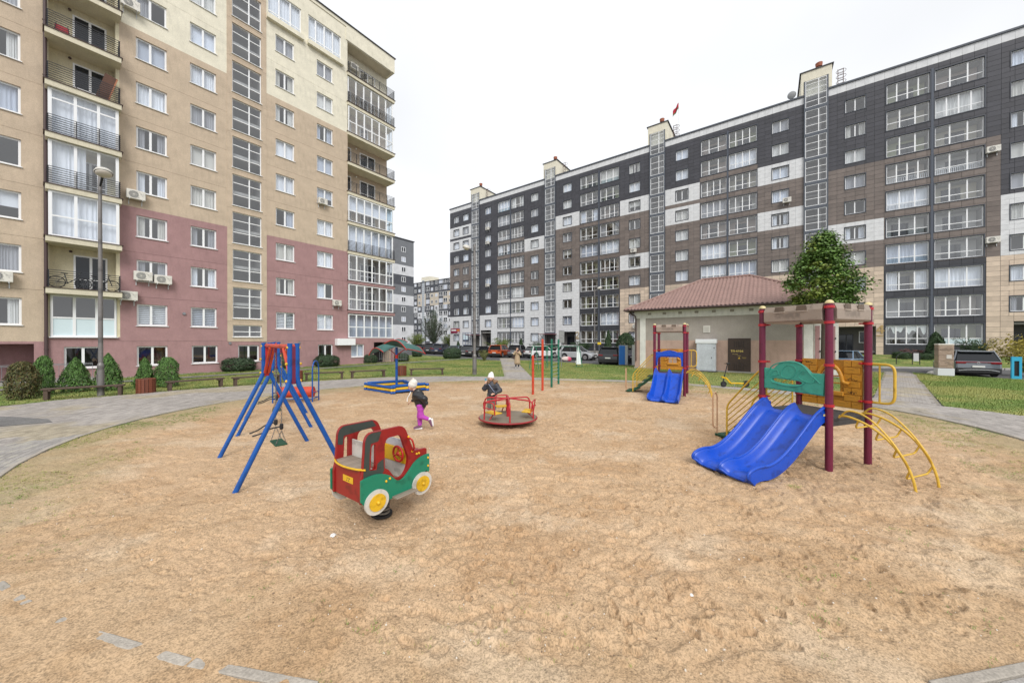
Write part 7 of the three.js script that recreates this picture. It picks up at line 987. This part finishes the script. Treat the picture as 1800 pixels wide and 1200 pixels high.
function headBones(c, r, dir) { const F = frame3(dir, [0, 1, 0]), at = (x, y, z) => add3(c, F(x * r, y * r, z * r)); return [[at(0, 0.18, -0.1), r * 0.92, at(0, 0.1, 0.05), r * 0.88], [at(0, -0.35, 0.22), r * 0.6, at(0, -0.62, 0.38), r * 0.38], [at(0, 0.02, 0.86), r * 0.09, at(0, -0.2, 0.98), r * 0.13], [at(0.88, -0.08, -0.05), r * 0.13, at(0.9, -0.3, -0.02), r * 0.1], [at(-0.88, -0.08, -0.05), r * 0.13, at(-0.9, -0.3, -0.02), r * 0.1], [at(-0.4, -0.25, 0.6), r * 0.25, at(0.4, -0.25, 0.6), r * 0.25]]; }
function faceParts(parent, c, r, dir) { const F = frame3(dir, [0, 1, 0]), at = (x, y, z) => add3(c, F(x * r, y * r, z * r)), e = []; for (const s of [-1, 1]) { e.push(sph(r * 0.085, ...at(s * 0.34, 0.0, 0.85), 8, 6)); e.push(bar(at(s * 0.48, 0.19, 0.84), at(s * 0.2, 0.22, 0.92), r * 0.045, 5)); } obj(parent, 'eyes', merge(e), mat([0.03, 0.02, 0.015], 0.4)); obj(parent, 'mouth', smooth([at(-0.2, -0.47, 0.8), at(0, -0.5, 0.87), at(0.2, -0.47, 0.8)], r * 0.05, 8, 5), mat([0.4, 0.13, 0.11], 0.6)); }
const skinM = mat([0.60, 0.36, 0.26], 0.6);
function puff(bones, k, cell, amp, seed) { const g = sdfGeo(bones, k, cell), w = mergeVertices(g, 1e-5), p = w.attributes.position, n = w.attributes.normal; for (let i = 0; i < p.count; i++) { const x = p.getX(i), y = p.getY(i), z = p.getZ(i), f = amp * (Math.sin(y * 62 + 2.2 * fbm(x * 7 + 5, z * 7, 2, seed)) * 0.6 + 1.6 * (fbm(x * 16 + 3, y * 16 + z * 11, 3, seed) - 0.5)); p.setXYZ(i, x + n.getX(i) * f, y + n.getY(i) * f, z + n.getZ(i) * f); } w.computeVertexNormals(); return w; }
const shoe = (ank, toe, s, sole, upM) => { const d = V(toe[0] - ank[0], toe[1] - ank[1], toe[2] - ank[2]).normalize(); return [[add3(ank, [0, -0.01, 0]), 0.042 * s, add3(ank, [d.x, d.y, d.z], 0.05 * s), 0.042 * s], [add3(ank, [d.x, d.y, d.z], 0.03 * s), 0.042 * s, toe, 0.034 * s]]; };

{ // running child
  const t = thing('person', 'child running left in a black puffer jacket, white knit hat and magenta trousers', 'person', [-2.35, 0.02, -8.85], 0, 'people in the yard');
  const hd = [-0.19, 1.10, 0.0], fd = [-0.93, -0.28, 0.3], neck = [-0.10, 0.98, 0];
  const sh = { n: [-0.06, 0.90, 0.14], f: [-0.04, 0.90, -0.13] }, hip = { n: [0.03, 0.62, 0.07], f: [0.03, 0.62, -0.07] };
  const armN = [[0.17, 0.82, 0.2], [0.235, 0.66, 0.21]], armF = [[-0.15, 0.76, -0.18], [-0.25, 0.70, -0.12]];
  const legF = [[-0.01, 0.34, -0.05], [0.01, 0.085, -0.04]], legN = [[0.06, 0.36, 0.08], [0.28, 0.27, 0.08]];
  obj(t, 'body', merge([sdfGeo([[[0.03, 0.64, 0], 0.09, [-0.05, 0.88, 0], 0.1], [neck, 0.045, hd, 0.05], [sh.n, 0.05, armN[0], 0.034], [armN[0], 0.034, armN[1], 0.024], [sh.f, 0.05, armF[0], 0.034], [armF[0], 0.034, armF[1], 0.024], [hip.f, 0.07, legF[0], 0.048], [legF[0], 0.048, legF[1], 0.032], [hip.n, 0.07, legN[0], 0.048], [legN[0], 0.048, legN[1], 0.032]], 0.03, 0.013), sdfGeo(headBones(hd, 0.098, fd), 0.02, 0.0045), sdfGeo(handBones(armN[1], [0.25, -0.9, 0.2], [-1, 0, 0.2], 0.78, 1, 0.5), 0.006, 0.0032), sdfGeo(handBones(armF[1], [-0.7, -0.6, 0.1], [0.5, -0.7, 0.2], 0.78, -1, 0.35), 0.006, 0.0032)]), skinM);
  faceParts(t, hd, 0.098, fd);
  obj(t, 'jacket', puff([[[0.04, 0.64, 0], 0.135, [-0.04, 0.86, 0], 0.15], [[-0.04, 0.86, 0], 0.14, [-0.08, 0.955, 0], 0.085], [sh.n, 0.085, armN[0], 0.078], [armN[0], 0.078, add3(armN[1], [-0.015, 0.045, 0]), 0.052], [sh.f, 0.085, armF[0], 0.07], [armF[0], 0.07, add3(armF[1], [0.05, 0.02, -0.01]), 0.048], [[0.02, 0.94, 0], 0.06, [-0.02, 1.0, 0], 0.06]], 0.035, 0.011, 0.006, 5), mat([0.016, 0.016, 0.018], 0.42));
  obj(t, 'trousers', puff([[[0.03, 0.63, 0], 0.108, [0.03, 0.56, 0], 0.1], [hip.f, 0.085, legF[0], 0.065], [legF[0], 0.065, [0.0, 0.14, -0.04], 0.055], [hip.n, 0.085, legN[0], 0.068], [legN[0], 0.066, [0.225, 0.295, 0.08], 0.05]], 0.03, 0.01, 0.004, 8), mat([0.42, 0.055, 0.40], 0.85));
  for (const [a, toe] of [[legF[1], [-0.13, 0.035, -0.04]], [legN[1], [0.335, 0.13, 0.08]]]) { const s = obj(t, 'shoe', sdfGeo(shoe(a, toe, 1), 0.015, 0.006), mat([0.16, 0.07, 0.13], 0.7)); const d = V(toe[0] - a[0], toe[1] - a[1], 0).normalize(), off = [d.y * 0.034 * (a === legF[1] ? 1 : -1) * -1, 0, 0]; obj(s, 'sole', sdfGeo([[add3(a, a === legF[1] ? [0.025, -0.06, 0] : [0.055, 0.01, 0]), 0.03, add3(toe, a === legF[1] ? [0.0, -0.018, 0] : [0.022, 0.0, 0]), 0.026]], 0.01, 0.006), mat([0.72, 0.72, 0.70], 0.6)); obj(s, 'sock', sdfGeo([[add3(a, [0, 0.02, 0]), 0.036, add3(a, a === legF[1] ? [-0.005, 0.07, 0] : [-0.05, 0.02, 0]), 0.04]], 0.01, 0.007), mat([0.78, 0.78, 0.78], 0.8)); }
  obj(t, 'hat', sdfGeo([[add3(hd, [0.02, 0.055, 0]), 0.112, add3(hd, [0.035, 0.09, 0]), 0.1], [add3(hd, [0.03, 0.11, 0]), 0.075, add3(hd, [0.035, 0.2, 0.05]), 0.018], [add3(hd, [0.03, 0.11, 0]), 0.075, add3(hd, [0.02, 0.19, -0.06]), 0.018]], 0.02, 0.007), mat([0.74, 0.71, 0.65], 0.95, { bumpMap: grainBump, bumpScale: 0.006, tile: 0.3 }));
  obj(t, 'drawstring', smooth([[-0.19, 0.98, 0.1], [-0.22, 0.9, 0.13], [-0.27, 0.82, 0.12], [-0.27, 0.74, 0.14]], 0.012, 16, 6), mat([0.76, 0.75, 0.72], 0.9));
}
{ // standing child behind the merry-go-round
  const t = thing('person', 'child in a white hat and dark parka standing behind the merry-go-round, hand raised', 'person', [-0.66, 0.015, -11.45], 0, 'people in the yard');
  const hd = [-0.03, 1.03, 0.02], fd = [-0.15, -0.05, 1], aR = [[-0.24, 0.70, 0.06], [-0.19, 0.86, 0.14]], aL = [[0.26, 0.64, 0.06], [0.08, 0.54, 0.18]];
  obj(t, 'body', merge([sdfGeo([[[0, 0.55, 0], 0.1, [0, 0.8, 0], 0.1], [[0, 0.86, 0], 0.045, hd, 0.05], [[-0.14, 0.82, 0], 0.05, aR[0], 0.034], [aR[0], 0.034, aR[1], 0.024], [[0.14, 0.82, 0], 0.05, aL[0], 0.034], [aL[0], 0.034, aL[1], 0.024], [[-0.08, 0.52, 0], 0.07, [-0.085, 0.28, 0.01], 0.048], [[-0.085, 0.28, 0.01], 0.048, [-0.09, 0.07, -0.01], 0.032], [[0.08, 0.52, 0], 0.07, [0.085, 0.28, 0.01], 0.048], [[0.085, 0.28, 0.01], 0.048, [0.09, 0.07, -0.01], 0.032]], 0.03, 0.013), sdfGeo(headBones(hd, 0.096, fd), 0.02, 0.0045), sdfGeo(handBones(aR[1], [0.05, 1, 0.1], [0.2, -0.1, -1], 0.76, -1, 0.8), 0.006, 0.0032), sdfGeo(handBones(aL[1], [-0.9, -0.2, 0.3], [0, -0.3, -1], 0.76, 1, 0.7), 0.006, 0.0032)]), skinM);
  faceParts(t, hd, 0.096, fd);
  obj(t, 'jacket', puff([[[0, 0.52, 0], 0.145, [0, 0.78, 0], 0.15], [[0, 0.78, 0], 0.14, [0, 0.88, 0], 0.09], [[-0.14, 0.81, 0], 0.085, aR[0], 0.078], [aR[0], 0.076, add3(aR[1], [0, -0.03, -0.01]), 0.05], [[0.14, 0.81, 0], 0.085, aL[0], 0.078], [aL[0], 0.076, add3(aL[1], [0.05, 0.02, -0.02]), 0.05]], 0.035, 0.011, 0.006, 9), mat([0.035, 0.037, 0.048], 0.55));
  obj(t, 'fur_hood', puff([[[-0.1, 0.9, 0.07], 0.045, [-0.13, 0.88, -0.03], 0.05], [[0.1, 0.9, 0.07], 0.05, [0.13, 0.92, -0.03], 0.06], [[0.13, 0.92, -0.03], 0.06, [0, 0.93, -0.1], 0.06], [[-0.13, 0.9, -0.03], 0.05, [0, 0.93, -0.1], 0.06]], 0.03, 0.008, 0.012, 12), mat([0.22, 0.13, 0.075], 0.95));
  obj(t, 'hair', sdfGeo([[[-0.1, 1.02, 0.04], 0.035, [-0.12, 0.86, 0.07], 0.03], [[0.05, 1.0, 0.06], 0.03, [0.08, 0.86, 0.09], 0.026]], 0.02, 0.008), mat([0.2, 0.12, 0.06], 0.7));
  obj(t, 'trousers', puff([[[0, 0.54, 0], 0.12, [0, 0.5, 0], 0.11], [[-0.08, 0.5, 0], 0.088, [-0.085, 0.1, 0], 0.068], [[0.08, 0.5, 0], 0.088, [0.085, 0.1, 0], 0.068]], 0.025, 0.011, 0.005, 4), mat([0.15, 0.155, 0.13], 0.9, { map: stoneTex, tile: 0.25 }));
  for (const s of [-1, 1]) obj(t, 'shoe', sdfGeo(shoe([s * 0.09, 0.055, -0.02], [s * 0.1, 0.04, 0.13], 1.05), 0.015, 0.008), mat([0.12, 0.12, 0.12], 0.7));
  obj(t, 'hat', sdfGeo([[add3(hd, [0, 0.055, -0.02]), 0.108, add3(hd, [0.005, 0.1, -0.02]), 0.088], [add3(hd, [0, 0.1, -0.02]), 0.085, add3(hd, [0.02, 0.16, -0.02]), 0.05]], 0.02, 0.008), mat([0.80, 0.78, 0.80], 0.95));
  obj(t, 'bag_strap', smooth([[-0.1, 0.86, 0.13], [0.0, 0.72, 0.165], [0.13, 0.55, 0.15]], 0.011, 14, 5), mat([0.25, 0.3, 0.42], 0.7));
  const ph = obj(scene, numbered('mobile_phone'), rbox(0.06, 0.12, 0.012, 0, 0, 0, 0.004, 1), mat([0.10, 0.32, 0.42], 0.3), [-0.855, 1.0, -11.33], [0.1, 0.2, 0.1]); tag(ph, 'small blue phone held up by the child at the merry-go-round', 'phone');
}
{ // woman on the walkway
  const t = thing('person', 'woman in a long beige trench coat walking on the paved walkway, hand at her face', 'person', [0.42, 0.05, -28.0], 0, 'people in the yard');
  const hd = [0, 1.53, 0.03], aR = [[-0.27, 1.14, 0.08], [-0.1, 1.36, 0.17]], aL = [[0.26, 1.12, 0.1], [0.06, 1.25, 0.2]];
  obj(t, 'body', merge([sdfGeo([[[0, 0.9, 0], 0.12, [0, 1.25, 0], 0.12], [[0, 1.3, 0], 0.05, hd, 0.05], [[-0.16, 1.33, 0], 0.05, aR[0], 0.04], [aR[0], 0.04, aR[1], 0.028], [[0.16, 1.33, 0], 0.05, aL[0], 0.04], [aL[0], 0.04, aL[1], 0.028], [[-0.09, 0.85, 0], 0.08, [-0.1, 0.45, 0.05], 0.05], [[-0.1, 0.45, 0.05], 0.05, [-0.11, 0.07, 0.06], 0.035], [[0.09, 0.85, 0], 0.08, [0.1, 0.45, 0], 0.05], [[0.1, 0.45, 0], 0.05, [0.11, 0.08, -0.1], 0.035]], 0.03, 0.015), sdfGeo(headBones(hd, 0.105, [0.05, -0.08, 1]), 0.02, 0.006), sdfGeo(handBones(aR[1], [0.5, 0.8, 0], [0.3, -0.2, -0.9], 0.95, 1, 0.7), 0.006, 0.004), sdfGeo(handBones(aL[1], [-0.9, 0.3, 0.1], [0, -0.3, -1], 0.95, 1, 0.7), 0.006, 0.004)]), skinM);
  faceParts(t, hd, 0.105, [0.05, -0.08, 1]);
  obj(t, 'coat', puff([[[0, 1.0, 0], 0.155, [0, 1.28, 0], 0.155], [[0, 1.3, 0], 0.14, [0, 1.4, 0], 0.07], [[0, 1.02, 0], 0.15, [0.02, 0.48, 0.02], 0.2], [[-0.05, 0.9, 0], 0.15, [-0.12, 0.42, 0.02], 0.12], [[0.05, 0.9, 0], 0.15, [0.13, 0.42, 0], 0.13], [[-0.16, 1.32, 0], 0.08, aR[0], 0.075], [aR[0], 0.075, add3(aR[1], [-0.03, -0.05, -0.02]), 0.055], [[0.16, 1.32, 0], 0.08, aL[0], 0.075], [aL[0], 0.075, add3(aL[1], [0.05, -0.02, -0.02]), 0.055]], 0.04, 0.014, 0.005, 3), mat([0.42, 0.31, 0.2], 0.85));
  obj(t, 'belt', new THREE.TorusGeometry(0.165, 0.018, 6, 24).rotateX(Math.PI / 2).translate(0, 1.05, 0), mat([0.36, 0.26, 0.16], 0.8)); obj(t, 'scarf', sdfGeo([[[-0.06, 1.36, 0.1], 0.06, [0.06, 1.36, 0.1], 0.06], [[0, 1.36, 0.11], 0.05, [0.03, 1.2, 0.17], 0.04]], 0.03, 0.01), mat([0.02, 0.02, 0.024], 0.9));
  obj(t, 'hair', sdfGeo([[[0, 1.6, -0.02], 0.115, [0, 1.56, -0.05], 0.11], [[-0.09, 1.56, 0.0], 0.04, [-0.11, 1.36, 0.02], 0.035], [[0.09, 1.56, 0.0], 0.04, [0.11, 1.36, 0.02], 0.035]], 0.02, 0.009), mat([0.03, 0.02, 0.016], 0.6));
  for (const s of [-1, 1]) { obj(t, 'trouser_leg', sdfGeo([[[s * 0.1, 0.5, 0.02], 0.07, [s * 0.11, 0.12, s < 0 ? 0.06 : -0.08], 0.055]], 0.02, 0.012), mat([0.03, 0.035, 0.05], 0.9)); obj(t, 'shoe', sdfGeo(shoe([s * 0.11, 0.06, s < 0 ? 0.05 : -0.1], [s * 0.12, 0.04, s < 0 ? 0.22 : 0.07], 1.1), 0.015, 0.01), mat([0.6, 0.58, 0.55], 0.7)); }
  const bg = obj(scene, numbered('handbag'), merge([rbox(0.24, 0.2, 0.09, 0, 0, 0, 0.03, 2), new THREE.TorusGeometry(0.12, 0.01, 6, 18, Math.PI).translate(0, 0.1, 0)]), mat([0.06, 0.035, 0.03], 0.5), [0.42 - 0.27, 0.05 + 0.86, -27.95], [0, 0.5, 0]); tag(bg, 'dark handbag at the side of the woman in the trench coat', 'bag');
}
renderer.render(scene, camera);
